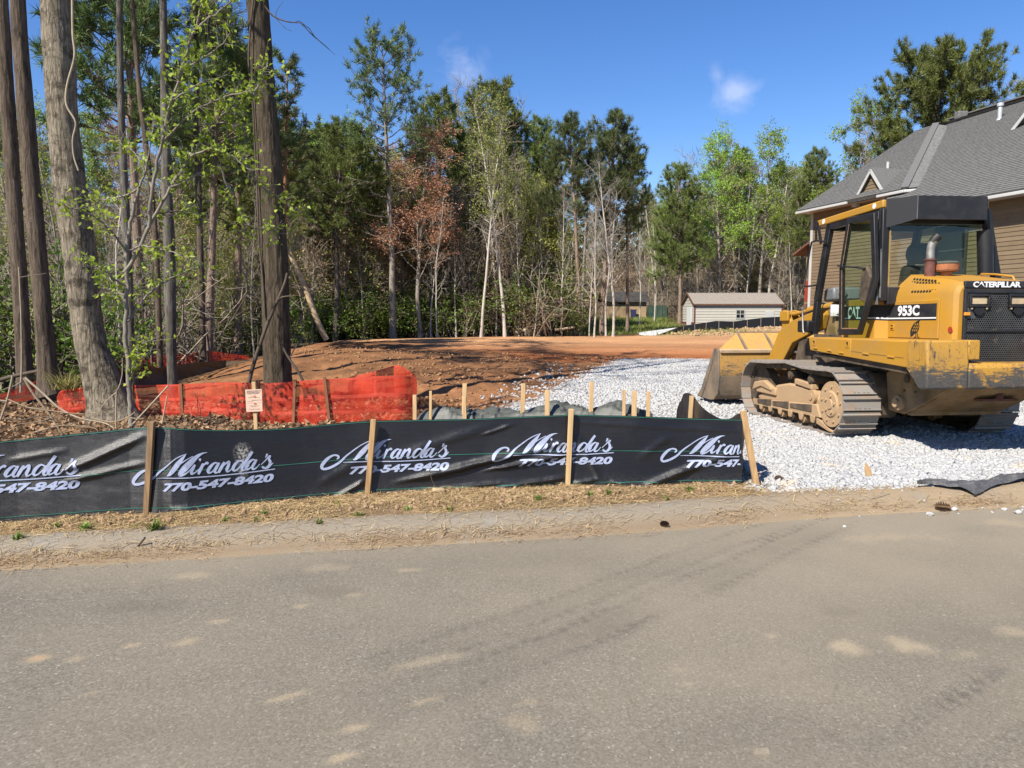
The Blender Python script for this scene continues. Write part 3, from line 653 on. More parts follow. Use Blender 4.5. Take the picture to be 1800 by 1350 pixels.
px_tree('spring_a', 1335, 68, 222, 'bright green leafing tree above the right end of the metal garage', 1.0, 4.5)
px_tree('pine_a', 1290, 74, 236, 'dark pine between the two bright green trees', .9, 4.5)
px_tree('pine_a', 1415, 64, 240, 'dark open pine just left of the house roof', .9, 3.5)
px_tree('spring_a', 1505, 60, 160, 'tall light green tree between the house roof and the big pine', .9, 5.1)
px_tree('bare_b', 1490, 57, 205, 'bare tree just left of the house roof slope', .9, 5.1)
px_tree('pine_big', 1628, 56, 54, 'very large spreading pine behind the house roof', .86, 2.4)
px_tree('bare_a', 1775, 62, 118, 'bare tree with few yellow leaves right of the big pine', .9, .1)
px_tree('spring_b', 1800, 66, 130, 'yellowish leafing tree at the far right above the roof ridge', .9, .1)
px_tree('pole_pale', 1290, 72, 300, 'pale slanting trunk rising behind the garage roof', 1.3, .1, tilt=(0, .1))
px_tree('pole_pale', 768, 42, 330, 'crooked pale young tree between the budding tree and pale pair', 1.1, 1.1, tilt=(0, .04))
px_tree('bare_pale_b', 1045, 43, 330, 'pale young trunk left of the tan outbuilding', .8, 2.1)
px_tree('bare_pale_b', 1066, 45, 300, 'pale trunk standing right before the tan outbuilding', .8, 4.1, tilt=(0, .05))
PALE = 'leafless tree with pale bark in the background wood'
for u, Y, vt, w_, k_ in ((757, 44.5, 345, .8, 'bare_pale_b'), (802, 45.5, 300, .7, 'bare_pale_b'), (828, 47, 240, .6, 'bare_pale'), (872, 46, 250, .6, 'bare_pale_b'), (912, 45, 290, .6, 'bare_pale_b'), (932, 46.5, 300, .6, 'bare_pale'), (958, 46, 330, .6, 'bare_pale_b'), (988, 45.5, 300, .6, 'bare_pale_b'), (1004, 47, 290, .6, 'bare_pale'), (1036, 44.5, 340, .6, 'bare_pale_b'), (1124, 62, 320, .6, 'bare_pale_b'), (1150, 66, 330, .7, 'bare_pale'), (1245, 67, 330, .7, 'bare_pale_b'), (1310, 68, 340, .7, 'bare_pale_b'), (1372, 68, 360, .7, 'bare_pale_b'), (1392, 66, 350, .7, 'bare_pale'), (640, 45, 330, .7, 'bare_pale_b'), (548, 44, 300, .7, 'bare_b'), (660, 46, 280, .8, 'bare_b'), (720, 47, 300, .7, 'spring_b')):
    px_tree(k_, u, Y, vt, PALE if 'pale' in k_ else ('leafless grey tree with upswept branches in the background wood' if k_ == 'bare_b' else 'tree with sparse yellow green leaves in the background wood'), w_, None, 'pale and leafless trees along the clearing edge')
# filler trees of the wood, kinds repeat
SKY_U = [-900, 0, 130, 380, 440, 470, 540, 565, 600, 640, 700, 735, 790, 860, 930, 985, 1020, 1085, 1130, 1150, 1190, 1240, 1350, 1400, 1440, 1500, 1560, 1700, 1800, 2200]
SKY_V = [-250, -60, 30, 90, 140, 170, 240, 200, 200, 235, 260, 225, 150, 120, 190, 240, 200, 200, 290, 305, 290, 240, 235, 260, 265, 190, 170, 190, 170, 100]
KINDS = [('pine_a', .07), ('pine_b', .06), ('pine_c', .06), ('bare_a', .17), ('bare_b', .17), ('bare_pale_b', .12), ('spring_b', .20), ('spring_a', .07), ('olive', .05), ('bud', .05), ('pole', .05), ('pole_pale', .04)]
FILL = {'pine_a': 'dark green pine standing among other trees of the background wood', 'pine_b': 'high crowned pine with bare lower trunk in the background wood', 'pine_c': 'full crowned pine with branches far down in the background wood',
        'bare_a': 'leafless grey tree with wide branches in the background wood', 'bare_b': 'leafless grey tree with upswept branches in the background wood', 'bare_pale_b': 'leafless tree with pale bark in the background wood',
        'spring_b': 'tree with sparse yellow green leaves in the background wood', 'spring_a': 'tree with fresh bright green leaves in the background wood', 'olive': 'tree with small olive brown leaves in the background wood',
        'bud': 'tree with small reddish buds in the background wood', 'pole': 'thin grey young tree in the background wood', 'pole_pale': 'thin pale young tree in the background wood'}
ks = [k for k, _ in KINDS]; kp = np.array([p for _, p in KINDS]); kp /= kp.sum()
spots = []
def far_ok(x, y):
    if -10.5 < x < 24 and y < 46.5: return False
    if -9.0 < x < 0 and y < 46: return False
    if 3 < x < 13.5 and 44 < y < 74: return False
    if 13 < x < 26 and y < 67: return False
    if x > 9 and y < 46: return False
    return all((x - a) ** 2 + (y - b) ** 2 > 1.6 for a, b in spots)
def wood(n, ulo, uhi, ylo, yhi, drop, power=1.0, kinds=None, hmax=99):
    k = 0; tries = 0
    while k < n and tries < n * 60:
        tries += 1; u = rng.uniform(ulo, uhi); Y = ylo + (yhi - ylo) * rng.random() ** power; p = at_y(u, 560, Y)
        if not far_ok(p.x, Y): continue
        key = kinds[rng.integers(len(kinds))] if kinds else ks[rng.choice(len(ks), p=kp)]
        vt = np.interp(u, SKY_U, SKY_V) + rng.uniform(8, drop); g = gz(p.x, Y, False)
        H = at_y(u, vt, Y).z - g
        H = min(H, 25 if key.startswith('pine') else 20, 11 if key.startswith('pole') else 99)
        H = min(H, hmax * rng.uniform(.75, 1.0))
        if H < 3.5: continue
        spots.append((p.x, Y)); plant(key, p.x, Y, H, FILL[key], FILL[key].split(' in the ')[0].split(' standing')[0] + ' group', rng.uniform(.85, 1.15)); k += 1
def thicket(n, ulo, uhi, ylo, yhi, hlo, hhi):
    k = 0
    for _ in range(n * 40):
        if k >= n: break
        u = rng.uniform(ulo, uhi); Y = rng.uniform(ylo, yhi); p = at_y(u, 560, Y)
        if (-8.8 < p.x < 24 and Y < 45.4) or (3 < p.x < 14 and 44 < Y < 74) or (13 < p.x < 26 and Y < 66) or (-12 < p.x < -3 and Y < 30): continue
        key = ['thicket', 'thicket_green', 'thicket_bud', 'thicket_green'][k % 4]; plant(key, p.x, Y, rng.uniform(hlo, hhi), THL[key], THL[key].split(' of the')[0] + ' group', rng.uniform(.9, 1.3), name='young_tree', base=8.0); k += 1
THL = {'thicket_green': 'low bushy tree with small yellow green leaves in the understorey of the wood', 'thicket': 'low bushy leafless tree with dense grey brown twigs in the understorey of the wood', 'thicket_bud': 'low bushy tree with twigs in tan bud in the understorey of the wood'}
wood(34, 520, 1150, 46.5, 62, 130)
wood(40, -150, 1450, 60, 85, 90)
wood(26, -300, 560, 34, 60, 220, 1, None, 11.5)
wood(26, -300, 1500, 85, 120, 60, 1, ['pine_a', 'bare_a', 'spring_b', 'bare_b', 'olive'])
wood(12, 1120, 1460, 68, 100, 60)
wood(10, 1420, 1830, 52, 75, 120, 1, ['bare_a', 'olive', 'pine_a', 'bare_b'])
wood(30, -250, 470, 16, 34, 380, 1, ['pole', 'pole', 'pole_pale', 'pole'], 8.5)
wood(46, 500, 1130, 45.5, 60, 300, 1, ['pole', 'pole_pale', 'bare_b', 'bare_pale_b', 'pole_pale', 'spring_b'])
thicket(34, 500, 1140, 45.6, 54, 5.5, 10.5)
thicket(22, -150, 500, 30, 46, 4.5, 9)
thicket(20, 1100, 1450, 66, 84, 5, 10)
wood(14, 1100, 1440, 64, 80, 160, 1, ['pole', 'bare_pale_b', 'pole_pale', 'bare_b'])
SH = {'shrub_a': 'green leafy shrub under the trees at the clearing edge', 'shrub_b': 'big loose green shrub under the trees', 'shrub_y': 'shrub with tiny yellow green leaves under the trees', 'shrub_tan': 'shrub holding tan dead leaves under the trees', 'brush': 'leafless tangle of grey brush under the trees', 'shrub_dense': 'dense bright green shrub under the trees'}
def shrubs(n, ulo, uhi, ylo, yhi, hlo, hhi, kinds):
    k = 0; tries = 0
    while k < n and tries < n * 60:
        tries += 1; u = rng.uniform(ulo, uhi); Y = rng.uniform(ylo, yhi); p = at_y(u, 560, Y)
        if -8.5 < p.x < 24 and Y < 45.2: continue
        if 2.5 < p.x < 14.5 and 44 < Y < 74: continue
        if 14 < p.x < 24 and Y < 66: continue
        if -11.0 < p.x < -3 and Y < 34: continue
        key = kinds[rng.integers(len(kinds))]; H = rng.uniform(hlo, hhi)
        plant(key, p.x, Y, H, SH[key], SH[key].split(' under')[0] + ' group', rng.uniform(.9, 1.5), base=3.0); k += 1
shrubs(46, 520, 1060, 45.3, 52, 1.8, 4.6, ['shrub_a', 'shrub_b', 'shrub_b', 'shrub_y', 'brush', 'brush', 'shrub_tan', 'shrub_dense'])
shrubs(34, 520, 1150, 52, 64, 3, 6.0, ['shrub_b', 'brush', 'brush', 'shrub_y', 'shrub_tan', 'shrub_a'])
shrubs(40, -250, 480, 17, 40, 2.0, 4.8, ['brush', 'brush', 'shrub_a', 'shrub_b', 'shrub_y'])
shrubs(26, 1090, 1470, 66, 90, 2.5, 6, ['brush', 'brush', 'brush', 'shrub_y', 'shrub_tan'])
shrubs(12, -250, 560, 40, 60, 3, 6, ['brush', 'shrub_b'])
px_tree_s = [(975, 46.5, 2.4, 'shrub_dense', 'round deep green bush beside the fallen log'), (930, 45.6, 3.2, 'shrub_tan', 'small tree with tan dead leaves behind the fallen log'), (1008, 45.8, 2.0, 'shrub_y', 'sprawling yellow green bush right of the fallen log')]
for u, Y, H, k, lb in px_tree_s:
    p = at_y(u, 560, Y); plant(k, p.x, Y, H, lb, None, 1.3, base=3.0)
# far wooded slope behind everything: reads as one mass
def far_wood():
    r = np.random.default_rng(99); n = 52000; x = r.uniform(-150, 150, n); y = r.uniform(112, 150, n)
    cell = fbm(x * .12, y * .12, 7, 3); z = base_z(x, y) + r.random(n) ** .8 * (7.0 + 4 * cell)
    c = np.stack([x, y, z], 1); d = r.normal(0, 1, (n, 3)); V, F = quads_from(c, d, r.uniform(.5, 1.2, n), r.uniform(.3, .7, n), r)
    me = np_mesh('far_wood', V, F, leaf_mat('far_wood_foliage', (.08, .085, .04), (.22, .20, .11), .25), False, {'tone': np.repeat(np.clip(r.normal(.5, .3, n) + .3 * cell, 0, 1), 4)})
    tag(link('far_wood', me), 'hazy mass of mixed trees on the distant slope', None, None, 'stuff')
far_wood()
# ================================================================ track loader
def paint_mat(name, base, dirt, grime=.35, scr=0.0, rough=.42, scale=1.0, scr_z=None, dust_low=0.0, chips=0.0):
    base = tuple(x * ALB for x in base); dirt = tuple(x * ALB for x in dirt)
    t = NT(name); v = t.coord('Object'); n = t.noise(v, 2.2 * scale, 8, .66, .5); f = t.noise(v, 34 * scale, 5, .6)
    c = t.mix(t.rng(t.noise(v, 1.1, 3), .3, .7), base, tuple(x * .9 for x in base))
    c = t.mix(t.rng(n, .46, .80, 0, grime), c, dirt)
    if chips:
        vv = t.coord('Object', (5, 5, 1.4)); cn = t.noise(vv, 7, 8, .72, .6)
        c = t.mix(t.rng(cn, .62 - .12 * chips, .70 - .10 * chips), c, (.035, .032, .030))
    if scr:
        s = t.coord('Object', (3, 3, 11)); sn = t.noise(s, 2.2, 9, .72, 1.2); big = t.noise(v, 2.6, 4, .6, .8)
        sep = t.n('ShaderNodeSeparateXYZ'); t.l(v, sep.inputs[0])
        k = t.math('ADD', t.math('MULTIPLY', sn, .75), t.math('MULTIPLY', big, .55))
        if scr_z: k = t.math('ADD', k, t.rng(sep.outputs[2], scr_z[0], scr_z[1], .17, -.20))
        c = t.mix(t.rng(k, .66, .76, 0, scr), c, t.mix(f, (.016, .015, .015), (.085, .078, .07)))
    if dust_low:
        c = t.mix(t.rng(t.noise(v, 3.2, 7, .66), .36, .62, 0, dust_low), c, t.mix(f, (.29, .185, .10), (.40, .275, .16)))
    r = t.rng(n, .35, .7, rough, min(.9, rough + .3))
    return t.done(t.bsdf(c, r, t.bump(t.noise(v, 16, 5), .07, .02), 0, .45))
YEL = paint_mat('yellow_paint', (.47, .238, .024), (.30, .19, .075), .6)
YELS = paint_mat('scraped_yellow_paint', (.47, .250, .034), (.20, .14, .07), .7, 1.0, .5, 1.0, (.82, 1.14), chips=.6)
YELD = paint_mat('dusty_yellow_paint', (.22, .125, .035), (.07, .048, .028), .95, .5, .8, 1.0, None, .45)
YELB = paint_mat('bucket_paint', (.42, .235, .055), (.22, .15, .10), .6, .9, .5, .8, (.3, 1.05), chips=.5)
STEELB = paint_mat('bare_bucket_steel', (.17, .135, .10), (.07, .055, .045), .8, .6, .55, 1.0, None, .35)
DUST = paint_mat('caked_dust', (.42, .275, .145), (.20, .135, .08), .7, 0, .95, 1.6, None, .8)
BLK = paint_mat('black_paint', (.010, .010, .013), (.05, .045, .04), .4, 0, .42)
BLKW = paint_mat('scratched_black_panel', (.010, .011, .016), (.045, .045, .050), .5, 0, .6, 2.5, chips=0)
BLKD = paint_mat('dirty_black_steel', (.022, .020, .018), (.16, .11, .065), .8, 0, .7, 1.0, None, .25)
SHOE = paint_mat('worn_track_steel', (.25, .24, .225), (.25, .135, .08), 1.0, 0, .5, 2.6, None, .22)
RUBBER = simple('rubber', (.015, .015, .015), .6, .4)
GREYP = simple('grey_plastic', (.17, .18, .19), .45, .25, 5)
CHROME = simple('bright_pipe_steel', (.42, .40, .37), .5, .5, 9, .05, metal=.6)
RUST = simple('rusty_pipe', (.17, .062, .045), .75, .5, 9, .2)
ORNG = simple('orange_rust_bowl', (.45, .17, .075), .7, .35, 9, .1)
GASK = simple('grey_lid', (.12, .125, .105), .7, .4, 9)
WHITEP = simple('white_print', (.80, .80, .82), .5, .08, 5)
CREAM = simple('dusty_lens', (.62, .48, .30), .35, .35, 5)
REDP = simple('red_sticker', (.42, .05, .03), .5, .2, 5)
BLKP = simple('black_print', (.02, .02, .02), .5, .2, 5)
AMBER = simple('orange_marker', (.75, .30, .03), .4, .2, 5)
TEAL = simple('pale_green_print', (.16, .42, .33), .5, .2, 5)
FABRIC_SEAT = simple('seat_cloth', (.03, .034, .036), .9, .5, 14)
CORE = simple('radiator_core', (.012, .010, .009), .9, .6, 13, .3, 40, col2=(.36, .27, .17), lo=.58, hi=.70)
def glass_mat(name, tint, rough=.02, film=.008):
    t = NT(name); v = t.coord('Object'); tr = t.n('ShaderNodeBsdfTransparent'); t.setin(tr.inputs[0], tint)
    gl = t.n('ShaderNodeBsdfGlossy'); gl.inputs['Roughness'].default_value = rough
    lw = t.n('ShaderNodeLayerWeight'); lw.inputs[0].default_value = .5; fz = t.math('ADD', t.math('MULTIPLY', t.math('POWER', lw.outputs['Facing'], 4.0), .55), .035)
    m = t.n('ShaderNodeMixShader'); t.l(fz, m.inputs[0]); t.l(tr.outputs[0], m.inputs[1]); t.l(gl.outputs[0], m.inputs[2])
    d = t.n('ShaderNodeBsdfDiffuse'); t.setin(d.inputs[0], (.25, .25, .22)); m2 = t.n('ShaderNodeMixShader')
    t.l(t.rng(t.noise(v, 7, 7, .7), .4, .75, film * .3, film * 2), m2.inputs[0]); t.l(m.outputs[0], m2.inputs[1]); t.l(d.outputs[0], m2.inputs[2])
    return t.done(m2.outputs[0])
GLASS = glass_mat('cab_glass', (.93, .96, .91)); GLASSG = glass_mat('green_cab_glass', (.80, .91, .84), .02, .015)

def build_loader():
    T = thing('track_loader', 'big yellow crawler loader with black cab parked on white gravel', 'track loader', (5.09, 8.88, 0.065), (R(-1.0), 0, R(5.5)))
    P = lambda mb, nm, mat, par=T, **k: mb.build(nm, mat, par, **k)
    # ---- tracks
    path_pts = []
    def arc(cy, cz, r, a0, a1, n): return [(cy + r * math.cos(a0 + (a1 - a0) * k / n), cz + r * math.sin(a0 + (a1 - a0) * k / n)) for k in range(n + 1)]
    rs, ri = .392, .392; cs, ci = (.31, .412), (2.50, .412)
    path_pts = arc(*cs, rs, R(88), R(270), 22) + [(1.0, .012), (1.8, .012)] + arc(*ci, ri, R(270), R(448), 22) + [(2.0, .815), (1.50, .845), (1.40, .845), (.95, .80), (.55, .798)]
    pp = np.array(path_pts + [path_pts[0]]); seg = np.linalg.norm(np.diff(pp, axis=0), axis=1); cum = np.concatenate([[0], np.cumsum(seg)]); Ltot = cum[-1]
    NSH = 37; pitch = Ltot / NSH
    def on_path(s):
        s = s % Ltot; return np.array([np.interp(s, cum, pp[:, 0]), np.interp(s, cum, pp[:, 1])])
    sh = MB(); hw = .24; prof = [(-pitch * .49, -.004), (-pitch * .49, .010), (-pitch * .37, .012), (-pitch * .35, .040), (-pitch * .28, .040), (-pitch * .25, .012), (pitch * .36, .010), (pitch * .38, .024), (pitch * .45, .024), (pitch * .46, -.004)]
    sh.prism(prof, 0, -hw, hw)
    for bx in (-.085, -.035, .035, .085): sh.box(bx - .012, bx + .012, pitch * .24, pitch * .34, .012, .022)
    shoe_me = sh.mesh('track_shoe', SHOE); shoe_me.shade_smooth(); shoe_me.set_sharp_from_angle(angle=R(30))
    for sg in (-1, 1):
        xc = sg * .90; ch = MB()
        for k in range(NSH):
            s = k * pitch + (.05 if sg < 0 else .09); a = on_path(s); b = on_path(s + .02); c0 = on_path(s - .02); d = (b - c0) / np.linalg.norm(b - c0)
            # travel is counter clockwise (rear, bottom, front, top): outward normal is on the right of travel
            nrm = np.array([d[1], -d[0]])
            Mx = Matrix(((1, 0, 0, xc), (0, d[0], nrm[0], a[0]), (0, d[1], nrm[1], a[1]), (0, 0, 0, 1)))
            o = link('track_shoe', shoe_me, T); o.matrix_local = Mx
            for lx in (-.075, .075):
                ch.box(lx - .016, lx + .016, -pitch * .46, pitch * .46, -.085, -.002, Mx)
            ch.tube([Mx @ Vector((-.10, pitch * .5, -.045)), Mx @ Vector((.10, pitch * .5, -.045))], .024, 7)
        P(ch, 'track_chain', BLKD)
        q = lambda x: xc + sg * x      # outward offset
        f = MB(); f.prism([(2.36, .17), (2.52, .28), (2.3, .37), (2.0, .39), (1.9, .50), (1.5, .56), (1.1, .55), (.76, .50), (.6, .40), (.5, .22)], 0, q(-.16), q(.14)); P(f, 'track_frame', DUST, bevel=.03)
        g = MB(); g.prism([(2.50, .145), (2.56, .235), (.60, .355), (.50, .19)], 0, q(.15), q(.20)); P(g, 'roller_guard', DUST, bevel=.012)
        for (y0, y1) in ((2.35, 1.90), (1.84, 1.36), (1.30, .72)):
            w = MB(); z = lambda y: .215 + (2.5 - y) * .045
            w.prism([(y0, z(y0) - .03), (y0, z(y0) + .025), (y1, z(y1) + .045), (y1, z(y1) - .05)], 0, q(.199), q(.212)); P(w, 'wear_strip', BLKD)
        for k in range(6):
            y = .70 + k * .31; r_ = MB(); r_.cyl((q(-.13), y, .135), (q(.17), y, .135), .072, 14); r_.cyl((q(.17), y, .135), (q(.20), y, .135), .04, 10); P(r_, 'track_roller', DUST if k % 2 else BLKD, smooth=40)
            s_ = MB(); s_.prism([(y - .07, .20), (y + .07, .20), (y + .035, .10), (y - .035, .10)], 0, q(.172), q(.205)); P(s_, 'roller_bracket', DUST, bevel=.01)
        h = MB(); h.cyl((q(.10), .24, .395), (q(.205), .24, .395), .285, 40); h.cyl((q(.205), .24, .395), (q(.222), .24, .395), .17, 28, .15); h.cyl((q(.222), .24, .395), (q(.235), .24, .395), .07, 18, .06); hub = P(h, 'final_drive_cover', DUST, smooth=35)
        for k in range(9):
            a = 2 * math.pi * k / 9 + .2; bo = MB(); bo.cyl((q(.205), .24 + .22 * math.cos(a), .395 + .22 * math.sin(a)), (q(.219), .24 + .22 * math.cos(a), .395 + .22 * math.sin(a)), .019, 6); P(bo, 'bolt', DUST, hub)
        for k in range(5):
            a = 2 * math.pi * k / 5 + .5; bo = MB(); bo.cyl((q(.22), .24 + .105 * math.cos(a), .395 + .105 * math.sin(a)), (q(.238), .24 + .105 * math.cos(a), .395 + .105 * math.sin(a)), .022, 6); P(bo, 'bolt', DUST, hub)
            sp = MB(); poly = []
        for k in range(48):
            a = 2 * math.pi * k / 48; poly.append((cs[0] + (.345 if k % 4 < 2 else .29) * math.cos(a), cs[1] + (.345 if k % 4 < 2 else .29) * math.sin(a)))
        sp.prism(poly, 0, q(-.04), q(.04)); P(sp, 'drive_sprocket', BLKD)
        idl = MB(); idl.cyl((q(-.07), ci[0], ci[1]), (q(.07), ci[0], ci[1]), .315, 36); idl.cyl((q(.07), ci[0], ci[1]), (q(.13), ci[0], ci[1]), .10, 18); P(idl, 'front_idler', BLKD, smooth=35)
        ya = MB(); ya.bar((q(.14), 2.5, .40), (q(.14), 1.85, .40), .06, .12); ya.prism([(2.62, .36), (2.55, .50), (2.2, .55), (1.95, .47), (1.95, .40), (2.3, .44)], 0, q(.11), q(.19)); P(ya, 'idler_yoke', DUST, bevel=.02)
        for y in (1.42, .86):
            c_ = MB(); c_.cyl((q(-.12), y, .69 if y > 1 else .655), (q(.16), y, .69 if y > 1 else .655), .066, 16); c_.cyl((q(.16), y, .69 if y > 1 else .655), (q(.175), y, .69 if y > 1 else .655), .045, 12); P(c_, 'carrier_roller', BLKD, smooth=35)
        pc = MB(); pc.cyl((q(.13), .78, .435), (q(.185), .78, .435), .095, 24); pc.cyl((q(.185), .78, .435), (q(.197), .78, .435), .045, 14); P(pc, 'pivot_cap', DUST, smooth=35)
        gu = MB(); gu.prism([(.62, .10), (.62, .19), (.30, .085), (.16, .055), (.16, .035), (.32, .04)], 0, q(.10), q(.19)); P(gu, 'track_guide', DUST, bevel=.012)
        hs = MB(); hs.prism([(1.30, .56), (1.30, .64), (.82, .60), (.82, .52)], 0, q(.05), q(.16)); P(hs, 'frame_step', DUST, bevel=.015)
        fd = MB(); fd.prism([(-.02, .25), (-.10, .60), (.05, .80), (.60, .80), (.75, .55), (.60, .22)], 0, sg * .40, sg * .74); P(fd, 'drive_housing', BLKD, bevel=.04)
    # ---- main frame and guards
    m = MB(); m.prism([(-.46, .36), (-.62, .55), (-1.05, .80), (-1.05, 1.18), (2.30, 1.18), (2.45, .75), (2.2, .45), (1.8, .36)], 0, -.50, .50); P(m, 'main_frame', BLKD, bevel=.02)
    for sg in (-1, 1):
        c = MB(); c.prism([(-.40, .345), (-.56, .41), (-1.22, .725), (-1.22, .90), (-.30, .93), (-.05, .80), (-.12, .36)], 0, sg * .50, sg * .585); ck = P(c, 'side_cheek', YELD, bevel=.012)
        b = MB(); b.cyl((sg * .58, -.35, .47), (sg * .625, -.35, .47), .085, 24); b.cyl((sg * .625, -.35, .47), (sg * .66, -.35, .47), .05, 18); P(b, 'pivot_pin', DUST, ck, smooth=35)
        for y, z, r_ in ((-.46, .76, .05), (-.70, .79, .025), (-.62, .62, .016), (-.3, .84, .014), (-.72, .70, .02), (-.42, .62, .013)):
            k = MB(); k.cyl((sg * .58, y, z), (sg * .60, y, z), r_, 12); P(k, 'bolt', BLKD, ck)
    rp = MB(); rp.add([(-.53, -.48, .355), (.53, -.48, .355), (.56, -1.24, .735), (-.56, -1.24, .735), (-.53, -.44, .385), (.53, -.44, .385), (.56, -1.20, .765), (-.56, -1.20, .765)],
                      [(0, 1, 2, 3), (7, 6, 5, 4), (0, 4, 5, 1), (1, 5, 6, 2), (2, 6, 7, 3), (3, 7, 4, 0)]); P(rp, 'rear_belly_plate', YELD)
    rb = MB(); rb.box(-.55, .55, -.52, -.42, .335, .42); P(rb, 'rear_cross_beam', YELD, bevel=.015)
    hk = MB(); hk.box(-.10, .34, -1.02, -.90, .55, .575); hk.cyl((.10, -1.02, .58), (.10, -1.02, .66), .04, 12); P(hk, 'tow_hitch', RUST)
    bl = MB(); bl.prism([(-.02, .36), (-.02, 1.18), (2.0, 1.18), (1.7, .36)], 0, -.36, .36); P(bl, 'engine_underside', BLKD)
    # ---- fenders with tool box doors
    for sg in (-1, 1):
        top = MB(); top.box(sg * .46, sg * .985, -1.08, 1.04, 1.188, 1.215); P(top, 'fender_top', YEL, bevel=.008)
        sk = MB(); sk.prism([(1.05, 1.205), (1.00, 1.04), (.03, .985), (.03, 1.205)], 0, sg * .965, sg * 1.0); a = P(sk, 'tool_box_door', YEL, bevel=.008)
        sk = MB(); sk.prism([(.022, 1.205), (.022, .984), (-1.075, .925), (-1.075, 1.205)], 0, sg * .965, sg * 1.0); b = P(sk, 'tool_box_door', YEL, bevel=.008)
        ins = MB(); ins.prism([(.98, 1.0), (.98, .96), (-1.0, .86), (-1.0, .95)], 0, sg * .55, sg * .96); P(ins, 'fender_underside', BLKD)
        for y in (.85, .50, .22):
            h = MB(); h.cyl((sg * 1.004, y + .05, 1.075 - (.85 - y) * .06), (sg * 1.004, y - .05, 1.07 - (.85 - y) * .06), .011, 8); P(h, 'hinge', YEL, a)
        for y in (-.30, -.78):
            h = MB(); h.cyl((sg * 1.004, y + .06, 1.045 - (-.3 - y) * .03), (sg * 1.004, y - .06, 1.04 - (-.3 - y) * .03), .011, 8); P(h, 'hinge', YEL, b)
        for y in (.90, .10):
            h = MB(); h.box(sg * .998, sg * 1.006, y - .035, y + .035, 1.10, 1.185); lp = P(h, 'latch_recess', YEL, a, bevel=.004)
            h = MB(); h.prism([(y - .02, 1.175), (y + .02, 1.165), (y - .02, 1.125)], 0, sg * 1.005, sg * 1.009); P(h, 'latch_painted_shadow', BLKP, a)  # black wedge stands in for the shadow inside the latch recess
        ln = MB(); ln.prism([(.022, 1.063), (.022, 1.058), (-1.0, 1.022), (-1.0, 1.027)], 0, sg * .999, sg * 1.002); P(ln, 'panel_seam', BLKD, b)
        # counterweight block and bumper
        cw = MB(); xi, xo = sg * .575, sg * 1.03
        cw.prism([(-1.082, 1.222), (-1.40, 1.222), (-1.43, 1.0), (-1.43, .725), (-1.30, .715), (-1.082, .915)], 0, xi, xo); P(cw, 'counterweight', YELS, bevel=.022, seg=3)
        cl = MB(); cl.box(xi - sg * .13, xi - sg * .002, -1.405, -1.10, 1.02, 1.222); P(cl, 'counterweight_wing', YELS, bevel=.012)
    bp = MB(); bp.prism([(-1.10, .985), (-1.40, .985), (-1.43, .95), (-1.43, .735), (-1.40, .72), (-1.10, .74)], 0, -.574, .574); P(bp, 'rear_bumper', YELS, bevel=.015)
    # ---- hood
    st = [(.20, .48, 1.69, .40, 1.735), (-.15, .48, 1.70, .385, 1.968), (-.90, .48, 1.715, .385, 1.86), (-1.0, .465, 1.715, .375, 1.835), (-1.03, .42, 1.70, .35, 1.80)]
    rows = [[(-xo, y, 1.19), (-xo, y, zf), (-(xo + xt) / 2 - .012, y, (zf + zt) / 2 + .012), (-xt, y, zt), (0, y, zt + .012), (xt, y, zt), ((xo + xt) / 2 + .012, y, (zf + zt) / 2 + .012), (xo, y, zf), (xo, y, 1.19)] for (y, xo, zf, xt, zt) in st]
    hd = MB(); hd.grid(rows); n = 9; hd.f.append(tuple(range(9))); hd.f.append(tuple(range(4 * 9 + 8, 4 * 9 - 1, -1))); hood = P(hd, 'engine_hood', YEL, smooth=32)
    xh = -.4825
    for sg in (-1, 1):
        dm = MB(); dm.box(sg * .478, sg * .489, -.80, .15, 1.225, 1.655); dr = P(dm, 'engine_door', YEL, bevel=.006)
        bk = MB(); bk.box(sg * .4885, sg * .4915, -.775, .149, 1.43, 1.615); P(bk, 'black_stripe', BLKW, dr)
        ws = MB(); ws.box(sg * .4910, sg * .4935, -.775, .149, 1.447, 1.463); P(ws, 'white_line', WHITEP, dr)
        V, Fs = fit_text('953C', 0, .40, 0, .125, .042)
        nm = MB(); nm.add([(sg * .4945, (-.09 - x) if sg < 0 else (-.49 + x), 1.474 + y + .006) for x, y in V], Fs); P(nm, 'number_lettering', WHITEP, dr)
        la = MB(); la.box(sg * .488, sg * .497, -.03, .045, 1.315, 1.385); P(la, 'door_latch', YEL, dr, bevel=.01)
        lb = MB(); lb.box(sg * .496, sg * .499, -.012, .03, 1.328, 1.342); lb.box(sg * .496, sg * .499, -.012, .03, 1.362, 1.375); P(lb, 'latch_slot', BLKP, dr)
        hg = MB(); hg.cyl((sg * .489, -.812, 1.23), (sg * .489, -.812, 1.65), .010, 8); P(hg, 'door_hinge', YEL, dr)
    # bird sticker, red sticker
    bird = [(-.345, 1.238), (-.335, 1.30), (-.355, 1.345), (-.395, 1.392), (-.45, 1.42), (-.492, 1.43), (-.487, 1.40), (-.497, 1.36), (-.482, 1.315), (-.445, 1.285), (-.405, 1.27), (-.385, 1.25)]
    bs = MB(); bs.prism(bird, 0, -.4915, -.490); 
    for a, b in (((-.43, 1.30), (-.445, 1.237)), ((-.455, 1.31), (-.475, 1.237)), ((-.445, 1.238), (-.41, 1.235)), ((-.475, 1.238), (-.50, 1.232)), ((-.485, 1.42), (-.51, 1.44))): bs.bar((-.4905, *a), (-.4905, *b), .004, .010)
    P(bs, 'bird_sticker', BLKP)
    bh = MB()
